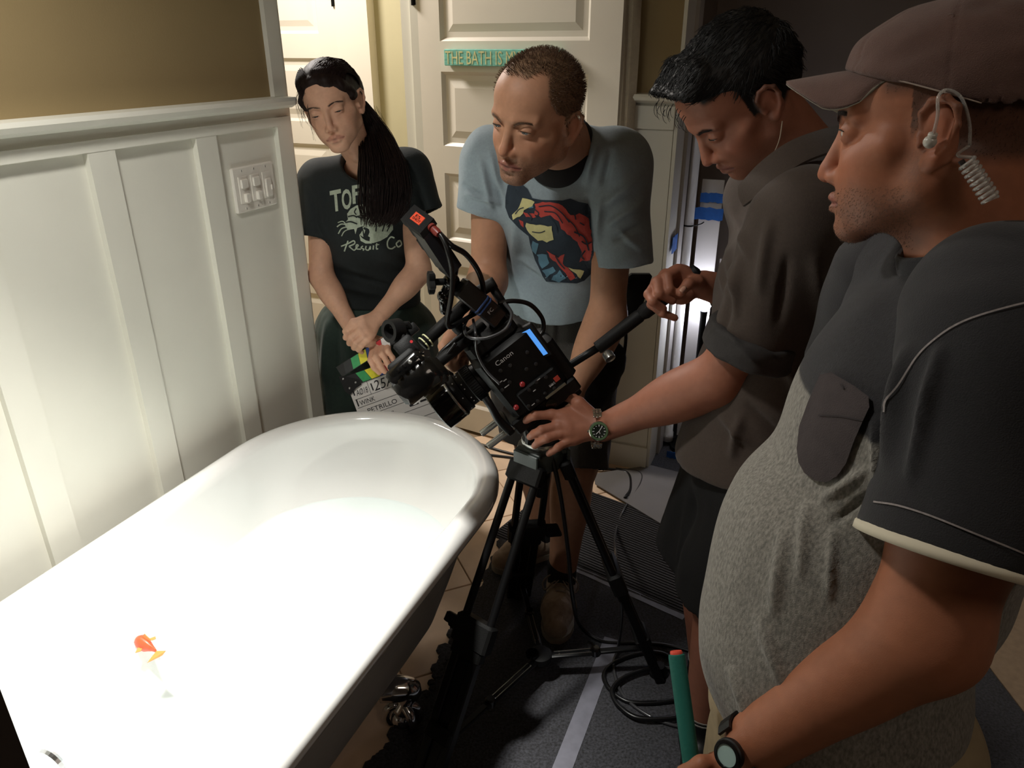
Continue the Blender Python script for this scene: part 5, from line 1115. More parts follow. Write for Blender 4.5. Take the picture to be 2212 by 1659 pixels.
JB['hipL'] = JB['pel'] + V(.09, .0, -.04); JB['hipR'] = JB['pel'] + V(-.085, .02, -.04)
JB['knL'] = V(.175, 1.80, .50); JB['anL'] = V(.150, 1.815, .10); JB['knR'] = V(.055, 2.02, .50); JB['anR'] = V(.105, 2.045, .10)
for s_ in 'LR':
    limb(S, [JB['hip' + s_], JB['kn' + s_], JB['an' + s_]], [.092, .060, .040], .03); S.el(JB['kn' + s_] * .68 + JB['an' + s_] * .32 + V(0, .022, 0), V(.052, .056, .12), None, .03)
tL = V(.128, 1.66, .03); tR = V(-.03, 1.965, .03)
for a, t in ((JB['anL'], tL), (JB['anR'], tR)): S.rc(a - V(0, 0, .055), t, .034, .026, .02)
DB = 1.60
PB = lambda x, y, d=0.0: P(x, y, DB + d)
Rf = [[PB(985, 745, .0), PB(972, 762, -.03), PB(968, 782, -.02), PB(978, 798, .0)], [PB(994, 752, .02), PB(982, 775, -.015), PB(982, 792, .0), PB(992, 800, .02)], [PB(1002, 756, .04), PB(993, 784, .01), PB(994, 798, .03), PB(1002, 800, .045)], [PB(1010, 758, .05), PB(1004, 784, .03), PB(1006, 796, .05), PB(1012, 798, .06)]]
hand_ops(S, JB['wrR'], .029, Rf, [PB(972, 728, .0), PB(958, 748, -.02), PB(962, 772, -.03)], palm=(PB(992, 735, .02), V(.034, .036, .018), frame3(y=PB(985, 760) - PB(1008, 710), z=-FW)))
DL = 1.87; PL = lambda x, y, d=0.0: P(x, y, DL + d)
Lf = [[PL(1225, 880), PL(1212, 905, -.01), PL(1205, 925), PL(1204, 938)], [PL(1235, 885), PL(1226, 912, -.01), PL(1220, 930), PL(1217, 944)], [PL(1246, 888), PL(1240, 914, -.01), PL(1235, 932), PL(1231, 944)], [PL(1256, 886), PL(1254, 908, -.01), PL(1250, 922), PL(1246, 932)]]
hand_ops(S, JB['wrL'], .029, Lf, [PL(1215, 862, -.01), PL(1200, 880, -.02), PL(1196, 898, -.02)])
hlB = lambda L: np.clip((L[:, 2] - np.where(L[:, 1] > 0, 78 + 14 * np.exp(-((np.abs(L[:, 0]) - 36) / 14) ** 2) - .085 * np.maximum(np.abs(L[:, 0]) - 46, 0) ** 2 * 1.2 - 6 * np.exp(-(L[:, 0] / 16) ** 2), -50 + 34 * np.clip((L[:, 1] + 40) / 40, 0, 1))) / 9, 0, 1) * (1 - np.exp(-(((L - np.where(L[:, :1] > 0, 1, -1) * V(84, 0, 0) - V(0, -10, -10)) / V(15, 22, 36)) ** 2).sum(1) ** 2)) * np.clip((74 - L[:, 1]) / 14, 0, 1)
rg = [(hB.o - .19, hB.o + .19, .0019), (np.minimum(PB(940, 690, -.1), PB(1030, 815, .1)) - .02, np.maximum(PB(940, 815, .1), PB(1030, 690, -.1)) + .02, .0028), (V(-9, -9, .02), V(9, 9, 9), .005), (V(-9, -9, -9), V(9, 9, 9), .008)]
bodyB, vB, fB = body_mesh('body', S, rg, pB, lambda v: face_color(hB, v, '#b38468', '#8c5148', stubble='#6e5244', st_w=.75, browc=None, hairc='#7a5f48', hairline=hlB, ruddy=.40, brow_w=2.2))
brows(hB, pB, mat('brow_hair_light', '#5c4532', .7), n=150, wd=3.0, ln=7, dz=-2.5, din=-2.5)
eyes(hB, pB, '#5a6a70', look=(-.1, .9, -.30), lids=(-2.8, 2.3))
rnd = random.Random(11); L = hB.loc(vB); nb_ = vnormals(vB, fB); dens = hlB(L) * (np.linalg.norm(L - V(0, 0, 30), axis=1) < 135); idx = np.nonzero(dens > .35)[0]
cs = []
for i in RNG.choice(idx, 6500):
    p = vB[i]; lz = L[i]; ln = .0034 + .0042 * np.clip((lz[2] - 20) / 60, 0, 1); d = unit(nb_[i] + hB.R[1] * .35 * (lz[2] > 50) - hB.R[2] * .5 * (lz[2] < 40) + .35 * V(rnd.gauss(0, 1), rnd.gauss(0, 1), rnd.gauss(0, 1)) * .6); q = p + V(rnd.gauss(0, .001), rnd.gauss(0, .001), rnd.gauss(0, .001)); cs.append([q - nb_[i] * .001, q + d * ln])
v, f = tri_strands(cs, .00055, .0003); link('cropped_hair', v, f, mat('short_brown_hair', '#6a5240', .6, var=.2, scale=90), pB)['kind'] = 'stuff'
# t-shirt
M_TEE2 = mat('light_blue_jersey', '#8d9ca4', .85, var=.06, scale=160, bump=.35, bscale=700, sheen=.2)
S = Sol(); torso_ops(S, JB, .020)
ends = {'R': P(1042, 462, 1.84), 'L': P(1350, 572, 1.77)}
S.rc(JB['chest'] * .5 + JB['pel'] * .5, JB['pel'] + JB['R'][1] * .03, .12, .14, .06)
for s_ in 'LR':
    a_ = JB['sh' + s_]; d = unit(ends[s_] - a_); S.rc(a_, a_ + d * .05, .060, .062, .03); S.cc(a_, ends[s_], .061, .068, .03, sq=(1, 1.0)); S.cc(ends[s_] - d * .025, ends[s_] + d * .02, .055, .058, .003, 1)
S.rc(JB['nk'] + hB.R[1] * .012, JB['nk'] + V(-.03, -.045, .08), .066, .078, .010, 1)
hem = P(1180, 628, 2.0); hn = unit(unit(JB['pel'] - JB['chest']) + V(0, .25, -.35)); S.half(hem, hn, .006, (hem - V(.35, .4, .4), hem + V(.35, .5, .30)))
fo = [(1095, 300, 1120, 420, 9, .006), (1060, 330, 1090, 440, 8, .007), (1040, 350, 1062, 450, 7, .006), (1075, 400, 1088, 450, 6, -.006), (1010, 420, 1085, 440, 7, .007), (1005, 400, 1050, 430, 6, -.005), (1245, 300, 1215, 380, 8, .006), (1290, 310, 1265, 400, 10, .007), (1320, 330, 1290, 440, 9, -.006), (1380, 380, 1300, 450, 12, .008), (1390, 430, 1310, 490, 10, .007), (1392, 480, 1320, 520, 9, -.006), (1300, 400, 1290, 560, 10, .007), (1110, 480, 1120, 600, 12, .007), (1130, 560, 1200, 610, 8, .006), (1200, 590, 1260, 600, 8, .005), (1340, 500, 1390, 545, 7, .005), (1270, 430, 1285, 560, 8, -.005)]
shB, sv, sf = cloth('t_shirt', S, .0045, pB, M_TEE2, fo, nz=.003, nscale=(14, 14, 11), seed=5)
# dark collar of the undershirt
S = Sol(); S.rc(JB['nk'] + hB.R[1] * .0, JB['nk'] + hB.R[1] * .030 - JB['R'][2] * .02, .066, .070, .01); S.half(JB['nk'] + V(-.02, -.04, .012), unit(V(-.25, -.45, .85)), .005)
v, f = S.mesh([(V(-9, -9, -9), V(9, 9, 9), .005)]); link('undershirt', v, f, mat('black_jersey', '#0d0d0e', .9), pB, smooth=True)
# printed picture: plain blocks of colour
rp = random.Random(3)
def rough(q, amp=1.8, step=7.0):
    pts, _ = q; out = []
    for i in range(len(pts)):
        a, b = V(*pts[i]), V(*pts[(i + 1) % len(pts)]); n = max(1, int(np.linalg.norm(b - a) / step))
        for k in range(n): p = a + (b - a) * k / n; out.append((p[0] + rp.uniform(-amp, amp), p[1] + rp.uniform(-amp, amp)))
    return poly(*out)
bv = bvh_of(sv, sf)
M_NAVY = mat('navy_ink', '#26323e', .85, var=.12, scale=50); M_RED = mat('red_ink', '#b8463e', .85, var=.1, scale=60); M_CRM = mat('cream_ink', '#c9c48c', .85, var=.1, scale=60); M_LBL = mat('blue_ink', '#5a8296', .85, var=.1, scale=60)
print_on('print_background', [poly((1097, 400), (1110, 394), (1126, 396), (1140, 408), (1150, 428), (1170, 432), (1215, 433), (1232, 429), (1250, 436), (1270, 440), (1276, 452), (1277, 500), (1284, 560), (1278, 590), (1262, 606), (1246, 612), (1180, 608), (1172, 596), (1156, 562), (1146, 530), (1142, 510), (1120, 492), (1100, 470), (1092, 448), (1092, 425))], bv, M_NAVY, pB)
print_each('print_red', [rough(q_) for q_ in [poly((1156, 440), (1180, 436), (1206, 440), (1222, 450), (1232, 466), (1252, 462), (1270, 470), (1276, 500), (1280, 540), (1274, 560), (1250, 564), (1256, 545), (1246, 520), (1226, 505), (1212, 496), (1206, 476), (1190, 466), (1170, 470), (1156, 462)), poly((1180, 540), (1206, 556), (1218, 548), (1216, 568), (1236, 590), (1244, 602), (1232, 604), (1206, 572), (1188, 556)), poly((1122, 474), (1130, 480), (1132, 492), (1124, 486)), poly((1128, 458), (1154, 462), (1158, 470), (1136, 468))]], bv, M_RED, pB, lift=.0019)
print_each('print_cream', [rough(q_) for q_ in [poly((1128, 428), (1140, 430), (1156, 436), (1150, 446), (1134, 452), (1124, 466), (1108, 474), (1106, 464), (1120, 454)), poly((1136, 480), (1152, 484), (1192, 488), (1196, 516), (1180, 522), (1162, 518), (1138, 498)), poly((1228, 578), (1262, 584), (1254, 602), (1244, 592))]], bv, M_CRM, pB, lift=.0026)
print_each('print_blue', [rough(q_) for q_ in [poly((1150, 520), (1164, 526), (1158, 550), (1150, 540)), poly((1160, 548), (1180, 548), (1188, 566), (1170, 580)), poly((1172, 586), (1196, 574), (1200, 584), (1180, 600)), poly((1190, 602), (1210, 584), (1222, 600), (1208, 610)), poly((1140, 440), (1150, 438), (1152, 448), (1142, 450))]], bv, M_LBL, pB, lift=.0022)
print_each('print_dark_lines', [stroke(((1186, 470), (1200, 486), (1204, 500)), 3), stroke(((1140, 458), (1148, 468), (1146, 476)), 3), stroke(((1262, 448), (1270, 462)), 4), stroke(((1240, 500), (1262, 512), (1272, 540)), 3), stroke(((1212, 440), (1238, 458), (1244, 474)), 2.6), stroke(((1150, 500), (1166, 502), (1178, 498)), 2.0), stroke(((1200, 552), (1208, 566), (1220, 580)), 2.4), stroke(((1264, 540), (1256, 552), (1262, 560)), 3), stroke(((1114, 462), (1122, 452), (1132, 448)), 2.2), stroke(((1164, 446), (1190, 444), (1214, 460), (1230, 480)), 2.4), stroke(((1176, 456), (1200, 460), (1216, 482)), 2.2), stroke(((1222, 470), (1240, 486), (1252, 510)), 2.2), stroke(((1252, 480), (1262, 486)), 2.4), stroke(((1256, 520), (1266, 526), (1278, 522)), 2.4), stroke(((1156, 452), (1164, 460), (1160, 468)), 2.2)], bv, M_NAVY, pB, lift=.0032)
# shorts, belt gear, socks and shoes
M_SHORT = mat('charcoal_cotton', '#3c3935', .9, var=.12, scale=70, bump=.4, bscale=500, sheen=.1)
S = Sol(); S.el(JB['pel'], V(.165, .125, .15), JB['R'], .04)
for s_ in 'LR': d = unit(JB['kn' + s_] - JB['hip' + s_]); S.rc(JB['hip' + s_], JB['hip' + s_] + d * .2, .105, .100, .04); S.cc(JB['hip' + s_], JB['kn' + s_] + d * .02, .105, .095, .03); S.cc(JB['kn' + s_] - d * .01, JB['kn' + s_] + d * .04, .082, .088, .003, 1)
cloth('shorts', S, .006, pB, M_SHORT, [(1120, 640, 1110, 780, 9, .006), (1200, 640, 1190, 800, 7, .005), (1160, 650, 1170, 760, 8, -.004)], nz=.004, nscale=(20, 20, 8), seed=4)
print_on('shorts_seam', [stroke(((1168, 640), (1164, 690), (1160, 745)), 2.0)], BVHTree.FromPolygons([Vector(x.co) + Vector(WO['shorts']) for x in bpy.data.objects['shorts'].data.vertices], [tuple(p.vertices) for p in bpy.data.objects['shorts'].data.polygons]), mat('seam_thread', '#5c574f', .9), pB)
M_SOCK = mat('charcoal_sock', '#1e1e1f', .95, bump=.5, bscale=400); M_SUEDE = mat('taupe_suede', '#a8947f', .9, var=.14, scale=60, bump=.3, bscale=400, sheen=.2); M_SOLE = mat('dirty_white_sole', '#a39a8c', .8, var=.15, scale=40); M_LACE = mat('grey_lace', '#9c9084', .9, bump=.4, bscale=500)
def sneaker(an, toe, par, laces=True):
    fd = unit(V(*(toe - an)[:2], 0)); sd_ = V(fd[1], -fd[0], 0); z0 = .008; heel = V(an[0], an[1], 0) - fd * .055; tp = V(toe[0], toe[1], 0) + fd * .035; L_ = np.linalg.norm(tp - heel)
    S = Sol(); q = lambda t, s_, z: heel + fd * (L_ * t) + sd_ * s_ + V(0, 0, z0 + z)
    S.rc(q(.14, 0, .045), q(.20, 0, .085), .038, .036, .02); S.rc(q(.2, 0, .05), q(.62, .004, .042), .042, .040, .03); S.rc(q(.62, .004, .036), q(.86, .002, .030), .044, .034, .03); S.half(V(0, 0, z0 + .016), V(0, 0, -1), .003)
    S.rc(q(.17, 0, .10), q(.17, 0, .16), .031, .036, .004, 1)
    v, f = S.mesh([(V(-9, -9, -9), V(9, 9, 9), .0032)]); sh = link('shoe', wrinkle(relax(v, f), f, [], nz=.0012, nscale=(60, 60, 60), seed=2), f, M_SUEDE, par, smooth=True)
    ol = []
    for t, w_ in ((0, .018), (.02, .028), (.1, .037), (.25, .038), (.42, .036), (.62, .044), (.75, .046), (.88, .038), (.96, .024), (1, .010)): ol.append((t, w_))
    up_ = [q(t, w_ + .002, 0) for t, w_ in ol] + [q(t, -w_ - .002, 0) for t, w_ in ol[::-1]]
    MB().loft([[p + V(0, 0, z) for p in up_] for z in (.0, .004, .016, .020)]).build('sole', M_SOLE, sh, auto=50)
    MB().loft([[q(t, s_, z) for s_, z in ((-.016, .0), (0, .004), (.016, .0), (.016, -.006), (-.016, -.006))] for t, z in ((.30, .105), (.40, .094), (.50, .086), (.60, .079), (.68, .072))] and [[q(t, s_, z + dz) for s_, dz in ((-.015, -.002), (0, .003), (.015, -.002), (.014, -.010), (-.014, -.010))] for t, z in ((.26, .118), (.36, .098), (.48, .087), (.58, .081), (.66, .075))]).build('tongue', M_SUEDE, sh, smooth=True)
    for k in range(5):
        t = .36 + .065 * k; z = .100 - .0055 * k - (.004 if k else 0); MB().tube([q(t, -.026, z - .016), q(t + .012, -.012, z - .001), q(t + .014, 0, z + .003), q(t + .012, .012, z - .001), q(t, .026, z - .016)], .0034, 6, spline=4).build('lace', M_LACE, sh, smooth=True)
        for s_ in (-1, 1): MB().sphere(q(t - .004, s_ * .0275, z - .018), .0042, 8).build('eyelet', M_BLK2, sh)
    if laces:
        for s_ in (-1, 1): MB().tube([q(.36, 0, .106), q(.34, s_ * .03, .112), q(.40, s_ * .052, .095), q(.46, s_ * .045, .078), q(.40, s_ * .022, .096), q(.36, 0, .106)], .0022, 6, spline=5).build('lace_loop', M_LACE, sh, smooth=True); MB().tube([q(.36, 0, .106), q(.46, s_ * .018, .100), q(.55, s_ * .045, .072), q(.6, s_ * .052, .05)], .0020, 6, spline=5).build('lace_end', M_LACE, sh, smooth=True)
    S = Sol(); S.rc(V(*an[:2], z0 + .07), V(*an[:2], z0 + .128), .043, .044, .01); S.half(V(0, 0, z0 + .150), V(0, 0, 1), .003); v, f = S.mesh([(V(-9, -9, -9), V(9, 9, 9), .004)]); link('sock', v, f, M_SOCK, par, smooth=True)
sneaker(JB['anL'], tL, pB); sneaker(JB['anR'], tR, pB)
# two way radio and tool pouch at his hip
rd = thing('two_way_radio', P(1368, 690, 1.96), 'black two way radio with a hanging strap on the hip of the bending man', 'radio')
rx = unit(P(1390, 640, 1.96) - P(1350, 640, 1.96)); ry = unit(P(1385, 598, 1.94) - P(1352, 700, 1.98)); rz = np.cross(rx, ry)
MB().box(P(1368, 640, 1.955), rx * .030, ry * .062, rz * .016, bev=.006).build('case', M_BLK2, rd, auto=35)
MB().tube([P(1350, 690, 1.94), P(1352, 730, 1.94), P(1347, 776, 1.95)], .0045, 8, spline=4).build('strap', M_BLK2, rd, smooth=True)
mb = MB(); mb.box(P(1355, 615, 1.935), rx * .006, ry * .006, rz * .02, bev=.002); mb.build('belt_clip', M_BLK, rd)
pc = Sol(); pc.rc(P(1300, 790, 1.95), P(1262, 892, 1.94), .050, .038, .03); pc.rc(P(1318, 770, 1.97), P(1300, 850, 1.96), .040, .030, .03)
v, f = pc.mesh([(V(-9, -9, -9), V(9, 9, 9), .006)]); tag(link('tool_pouch', wrinkle(v, f, [], nz=.004, nscale=(25, 25, 25)), f, mat('black_nylon', '#0c0c0d', .8, bump=.4, bscale=300), None, smooth=True), 'black cloth tool pouch hanging below the elbow of the bending man', 'pouch')
# ---- camera operator in the brown shirt, reaching to the tripod head
hC = Fr(V(.388, 1.366, 1.472), frame3(y=V(-.675, -.118, -.728), z=V(-.702, -.19, .686)), 1.0)
JC = dict(pel=P(1650, 985, 1.52), chest=P(1700, 640, 1.40), nk=P(1745, 352, 1.33), shL=P(1735, 470, 1.20), shR=P(1650, 430, 1.52), hw=.150, ww=.140, cw=.150, dep=.112)
JC['elL'] = P(1560, 815, 1.38); JC['wrL'] = P(1302, 924, 1.60); JC['elR'] = P(1690, 660, 1.62); JC['wrR'] = P(1522, 616, 1.53)
pC = ROOT('person', V(.47, 1.33, .008), 'dark haired man in a grey brown shirt with rolled sleeves operating the camera')
S = Sol(); head_ops(S, hC, jaw=.98, nose=1.12, brow=1.15, lids=(-3.2, 2.2), chin=.95, lip=1.0, neck=JC['nk'], neck_r=57, nose_w=1.05, full=1.0)
torso_ops(S, JC, -.012)
for s_ in 'LR':
    limb(S, [JC['sh' + s_], JC['el' + s_], JC['wr' + s_]], [.054, .046, .030], .02); S.el(JC['el' + s_] * .72 + JC['wr' + s_] * .28, V(.041, .040, .09), framez(JC['wr' + s_] - JC['el' + s_], JC['nk'] - JC['pel']), .045)
S.el(JC['shL'] * .45 + JC['elL'] * .55 + V(-.004, 0, 0), V(.052, .05, .10), framez(JC['shL'] - JC['elL'], V(-1, 0, 0)), .02)
JC['hipL'] = JC['pel'] + V(.01, -.08, -.05); JC['hipR'] = JC['pel'] + V(-.01, .09, -.05)
JC['knL'] = V(.455, 1.27, .47); JC['anL'] = V(.452, 1.285, .10); JC['knR'] = V(.45, 1.42, .47); JC['anR'] = V(.50, 1.45, .10)
for s_ in 'LR':
    limb(S, [JC['hip' + s_], JC['kn' + s_], JC['an' + s_]], [.098, .062, .042], .03); S.el(JC['kn' + s_] * .68 + JC['an' + s_] * .32 + V(.022, 0, 0), V(.056, .052, .12), None, .03); S.rc(JC['an' + s_] - V(0, 0, .055), JC['an' + s_] + V(-.05, -.14, -.065), .034, .026, .02)
D1 = 1.60
Q = lambda cx_, cy_, d: P(1120 + cx_ / 9.76, 840 + cy_ / 9.76, D1 + d)
Lf = [[Q(700, 540, -.006), Q(350, 555, -.014), Q(170, 640, .0), Q(40, 700, .012)], [Q(840, 780, -.012), Q(490, 870, -.022), Q(330, 950, -.008), Q(245, 1010, .012)], [Q(880, 940, -.014), Q(600, 1040, -.024), Q(430, 1120, -.010), Q(345, 1200, .010)], [Q(1020, 1120, -.010), Q(840, 1230, -.020), Q(720, 1310, -.008), Q(640, 1370, .008)]]
hand_ops(S, JC['wrL'], .032, Lf, [Q(1270, 300, .0), Q(1120, 190, .012), Q(880, 150, .030)], fr=[.0098, .0100, .0096, .0084], palm=(Q(1080, 760, .004), V(.040, .038, .019), frame3(y=Q(760, 800, 0) - Q(1500, 800, 0), z=-FW)))
for a, b in ((Q(860, 780, -.020), Q(1250, 900, -.016)), (Q(900, 940, -.022), Q(1300, 960, -.016)), (Q(1040, 1110, -.018), Q(1330, 1020, -.014))): S.rc(a, b, .0045, .0035, .006)
D2 = 1.505
Q2 = lambda cx_, cy_, d: P(1380 + cx_ / 11.06, 560 + cy_ / 11.06, D2 + d)
Rf = [[Q2(930, 270, .0), Q2(680, 420, -.022), Q2(720, 720, -.034), Q2(960, 860, -.020)], [Q2(640, 380, .006), Q2(450, 560, -.022), Q2(480, 820, -.036), Q2(800, 990, -.024)], [Q2(430, 560, .010), Q2(240, 840, -.018), Q2(330, 1010, -.034), Q2(580, 1180, -.024)], [Q2(400, 760, .016), Q2(300, 1080, -.004), Q2(560, 1290, -.018), Q2(860, 1400, -.010)]]
hand_ops(S, JC['wrR'], .032, Rf, [Q2(1380, 540, -.012), Q2(1180, 590, -.030), Q2(1010, 780, -.036)], fr=[.0105, .0105, .0100, .0090], palm=(Q2(1000, 600, .018), V(.042, .036, .020), frame3(y=Q2(500, 700, 0) - Q2(1500, 500, 0), z=-FW)))
hlC = lambda L: np.clip((L[:, 2] - np.where(L[:, 1] > 20, 55, -40 + 20 * np.clip((L[:, 1] + 30) / 30, 0, 1))) / 8, 0, 1) * np.clip((70 - L[:, 1]) / 6, 0, 1) * (1 - np.exp(-(((L - np.where(L[:, :1] > 0, 1, -1) * V(84, 0, 0) - V(0, -10, -10)) / V(15, 22, 36)) ** 2).sum(1) ** 2))
rg = [(hC.o - .18, hC.o + .18, .0019), (np.minimum(Q(-100, -100, -.1), Q(1750, 1600, .1)) - .02, np.maximum(Q(-100, -100, .1), Q(1750, 1600, .1)) + V(.02, .03, .10), .0024), (np.minimum(Q2(0, 0, -.1), Q2(1600, 1600, .1)) - .03, np.maximum(Q2(0, 0, .1), Q2(1600, 1600, .1)) + V(.02, .03, .06), .0026), (V(-9, -9, -9), V(9, 9, 9), .0055)]
bodyC, vC, fC = body_mesh('body', S, rg, pC, lambda v: face_color(hC, v, '#9c6650', '#824a42', stubble='#4a342a', st_w=.25, browc='#1c120d', hairc='#0d0a09', hairline=hlC, ruddy=.30, brow_w=3.4))
brows(hC, pC, mat('brow_hair_black', '#0e0a08', .7), n=95, wd=2.6, ln=7)
eyes(hC, pC, '#20140e', look=(0, .85, -.5), lids=(-3.2, 2.2))
M_NAIL = mat('fingernail', '#c99a86', .3, coat=.3)
nails(pC, [(Q(75, 680, .004), Q(40, 700, .012) - Q(170, 640, 0), -FW + UPV * .8, .0075), (Q(590 + 0, 1180, -.030), Q2(580, 1180, -.024) - Q2(330, 1010, -.034), -FW, .0001), (Q2(1040, 740, -.040), Q2(1010, 780, -.036) - Q2(1180, 590, -.030), -FW + UPV * .3 + RT * .2, .0080)][::2], M_NAIL)
# hair: thick, swept forward over the brow
M_HAIR2 = mat('black_hair', '#0a0807', .60, var=.3, scale=120)
S = Sol(); h = hC
S.el(h.p(0, -20, 40), V(81, 99, 83) * h.s, h.R, .008); S.el(h.p(0, 34, 80), V(64, 56, 38) * h.s, h.R, .02); S.el(h.p(0, -70, 0), V(62, 40, 62) * h.s, h.R, .03)
for a in range(-3, 4): S.chain([h.p(a * 15, 40, 96), h.p(a * 16, 92 + 4 * math.cos(a * 1.7), 84 + 4 * math.sin(a * 2.3)), h.p(a * 17, 104 + 4 * math.cos(a * 2.7), 62 + 4 * math.sin(a * 1.3))], [22 * h.s, 19 * h.s, (12 + 2 * math.cos(a * 2.1)) * h.s], .012)
S.el(h.p(0, 96, 4), V(70, 46, 62) * h.s, h.R, .006, 1); S.half(h.p(0, 44, 48), unit(h.R[1] * .8 - h.R[2] * .75), .01)
for sg in (-1, 1): S.el(h.p(sg * 86, -4, -18), V(24, 22, 40) * h.s, h.R, .004, 1); S.el(h.p(sg * 70, 40, 8), V(30, 30, 40) * h.s, h.R, .01, 1)
S.half(h.p(0, -40, -48), -h.R[2] - h.R[1] * .1, .012)
v, f = S.mesh([(V(-9, -9, -9), V(9, 9, 9), .003)]); v = relax(v, f, 1); n = vnormals(v, f); L = h.loc(v); v = v + n * (.0026 * vnoise(np.stack([L[:, 0] * .09, L[:, 1] * .035, L[:, 2] * .06], 1), 2) + .0012 * vnoise(np.stack([L[:, 0] * .25, L[:, 1] * .05, L[:, 2] * .2], 1), 6))[:, None]
hr = link('hair', v, f, M_HAIR2, pC, smooth=True); nC = vnormals(v, f); cs = []; rnd = random.Random(9)
for i in RNG.choice(len(v), 5200):
    if L[i][2] < -8: continue
    fw_ = h.R[1] * (1.0 if L[i][2] > 40 else -.3) - h.R[2] * (.7 if L[i][2] < 60 else .1); fw_ = fw_ - nC[i] * (fw_ @ nC[i]); d = unit(unit(fw_) + nC[i] * .03 + .07 * V(rnd.gauss(0, 1), rnd.gauss(0, 1), rnd.gauss(0, 1))); ln = (.016 + .012 * rnd.random()) * (.45 if L[i][1] > 66 else 1); cs.append([v[i] - nC[i] * .001, v[i] + d * ln * .5 + nC[i] * .0015, v[i] + d * ln - nC[i] * .0025])
for i in range(16):     # curled tips at the fringe
    a = rnd.uniform(-50, 50); b = V(a, 101 + rnd.uniform(-8, 8), 64 + rnd.uniform(-10, 24)); r = rnd.uniform(3, 6); cs.append([h.pv(b + V(0, r * math.sin(t) + 3 * t, r * math.cos(t) - 3 * t)) for t in np.linspace(-.6, rnd.uniform(2.2, 4.2), 9)])
sv_, sf_ = tri_strands(cs, .0008, .0003); link('hair_locks', sv_, sf_, M_HAIR2, hr)['kind'] = 'stuff'
# shirt with collar and rolled sleeves
M_SHIRT = mat('grey_brown_chambray', '#43372f', .85, var=.10, scale=220, bump=.35, bscale=600, sheen=.15)
S = Sol(); torso_ops(S, JC, .020, belly=.01)
eL = JC['shL'] * .30 + JC['elL'] * .70; eL = P(1622, 742, 1.315); dL = unit(eL - JC['shL'])
S.rc(JC['shL'], JC['shL'] + dL * .06, .070, .072, .03); S.cc(JC['shL'], eL, .070, .074, .03)
S.rc(JC['shR'], JC['shR'] * .4 + JC['elR'] * .6, .068, .066, .03); S.rc(JC['shR'] * .4 + JC['elR'] * .6, P(1590, 630, 1.58), .064, .060, .03)
S.rc(JC['chest'] * .4 + JC['pel'] * .6, JC['pel'] + V(-.03, 0, -.02), .14, .145, .06)
S.rc(JC['nk'] + hC.R[1] * .006, JC['nk'] + unit(hC.o - JC['nk']) * .12, .060, .070, .008, 1)
hem = P(1640, 985, 1.5); S.half(hem, V(.12, 0, -1), .006)
fo = [(1560, 520, 1600, 640, 12, .006), (1600, 560, 1590, 690, 9, .006), (1580, 640, 1560, 720, 9, -.006), (1660, 480, 1640, 640, 14, .006), (1700, 560, 1680, 700, 12, -.006), (1600, 900, 1580, 990, 12, .007), (1560, 900, 1620, 960, 10, .006), (1620, 880, 1700, 960, 12, -.006), (1760, 560, 1780, 800, 16, .007), (1580, 450, 1620, 560, 10, .005), (1690, 780, 1760, 900, 14, .006), (1555, 560, 1570, 640, 8, .005)]
shC, sv, sf = cloth('shirt', S, .005, pC, M_SHIRT, fo, nz=.003, nscale=(13, 13, 10), seed=12)
# rolled cuff
S = Sol(); S.cc(eL - dL * .030, eL + dL * .022, .081, .083, .01, rnd=.008); S.cc(eL - dL * .05, eL + dL * .05, .062, .064, .003, 1); v, f = S.mesh([(V(-9, -9, -9), V(9, 9, 9), .004)]); v = wrinkle(relax(v, f), f, [(1570, 720, 1640, 790, 7, .004), (1600, 700, 1690, 770, 8, -.004)], nz=.003, nscale=(30, 30, 30)); link('rolled_cuff', v, f, mat('cuff_inside', '#373433', .85, var=.08, scale=200, bump=.3, bscale=600), pC, smooth=True)
# collar
cl = MB()
up_e = cr([P(1594, 402, 1.25), P(1640, 352, 1.215), P(1700, 308, 1.20), P(1765, 282, 1.22), P(1825, 268, 1.29), P(1838, 262, 1.38)], 6)
lo_e = cr([P(1606, 446, 1.235), P(1664, 404, 1.185), P(1728, 356, 1.17), P(1792, 330, 1.185), P(1850, 316, 1.26), P(1862, 306, 1.38)], 6)
dpt_ = [unit(np.cross(lo_e[i] - up_e[i], up_e[min(i + 1, len(up_e) - 1)] - up_e[max(i - 1, 0)])) for i in range(len(up_e))]
dpt_ = [d_ if d_ @ FW < 0 else -d_ for d_ in dpt_]
cl.loft([[u_ - d_ * .012, u_, u_ * .5 + l_ * .5 + d_ * .006, l_ + d_ * .002, l_ - d_ * .003, u_ * .5 + l_ * .5 - d_ * .0] for u_, l_, d_ in zip(up_e, lo_e, dpt_)])
o = cl.build('collar', M_SHIRT, pC, auto=60)
S = Sol(); S.el(JC['pel'] - V(0, 0, .03), V(.165, .140, .15), JC['R'], .04)
for s_ in 'LR':
    d = unit(JC['kn' + s_] - JC['hip' + s_]); e_ = JC['kn' + s_] + d * -.0; S.rc(JC['hip' + s_] + V(-.01, 0, 0), JC['hip' + s_] + d * .2, .110, .108, .04); S.cc(JC['hip' + s_], e_, .108, .112 if s_ == 'L' else .118, .03, sq=(1, 1)); S.cc(e_ - d * .03, e_ + d * .03, .100, .104, .003, 1)
cloth('shorts', S, .007, pC, mat('black_cotton', '#0b0a0b', .9, bump=.3, bscale=500), [(1500, 1040, 1470, 1260, 14, .006), (1600, 1040, 1560, 1280, 14, .006)], nz=.004, nscale=(16, 16, 7), seed=7)
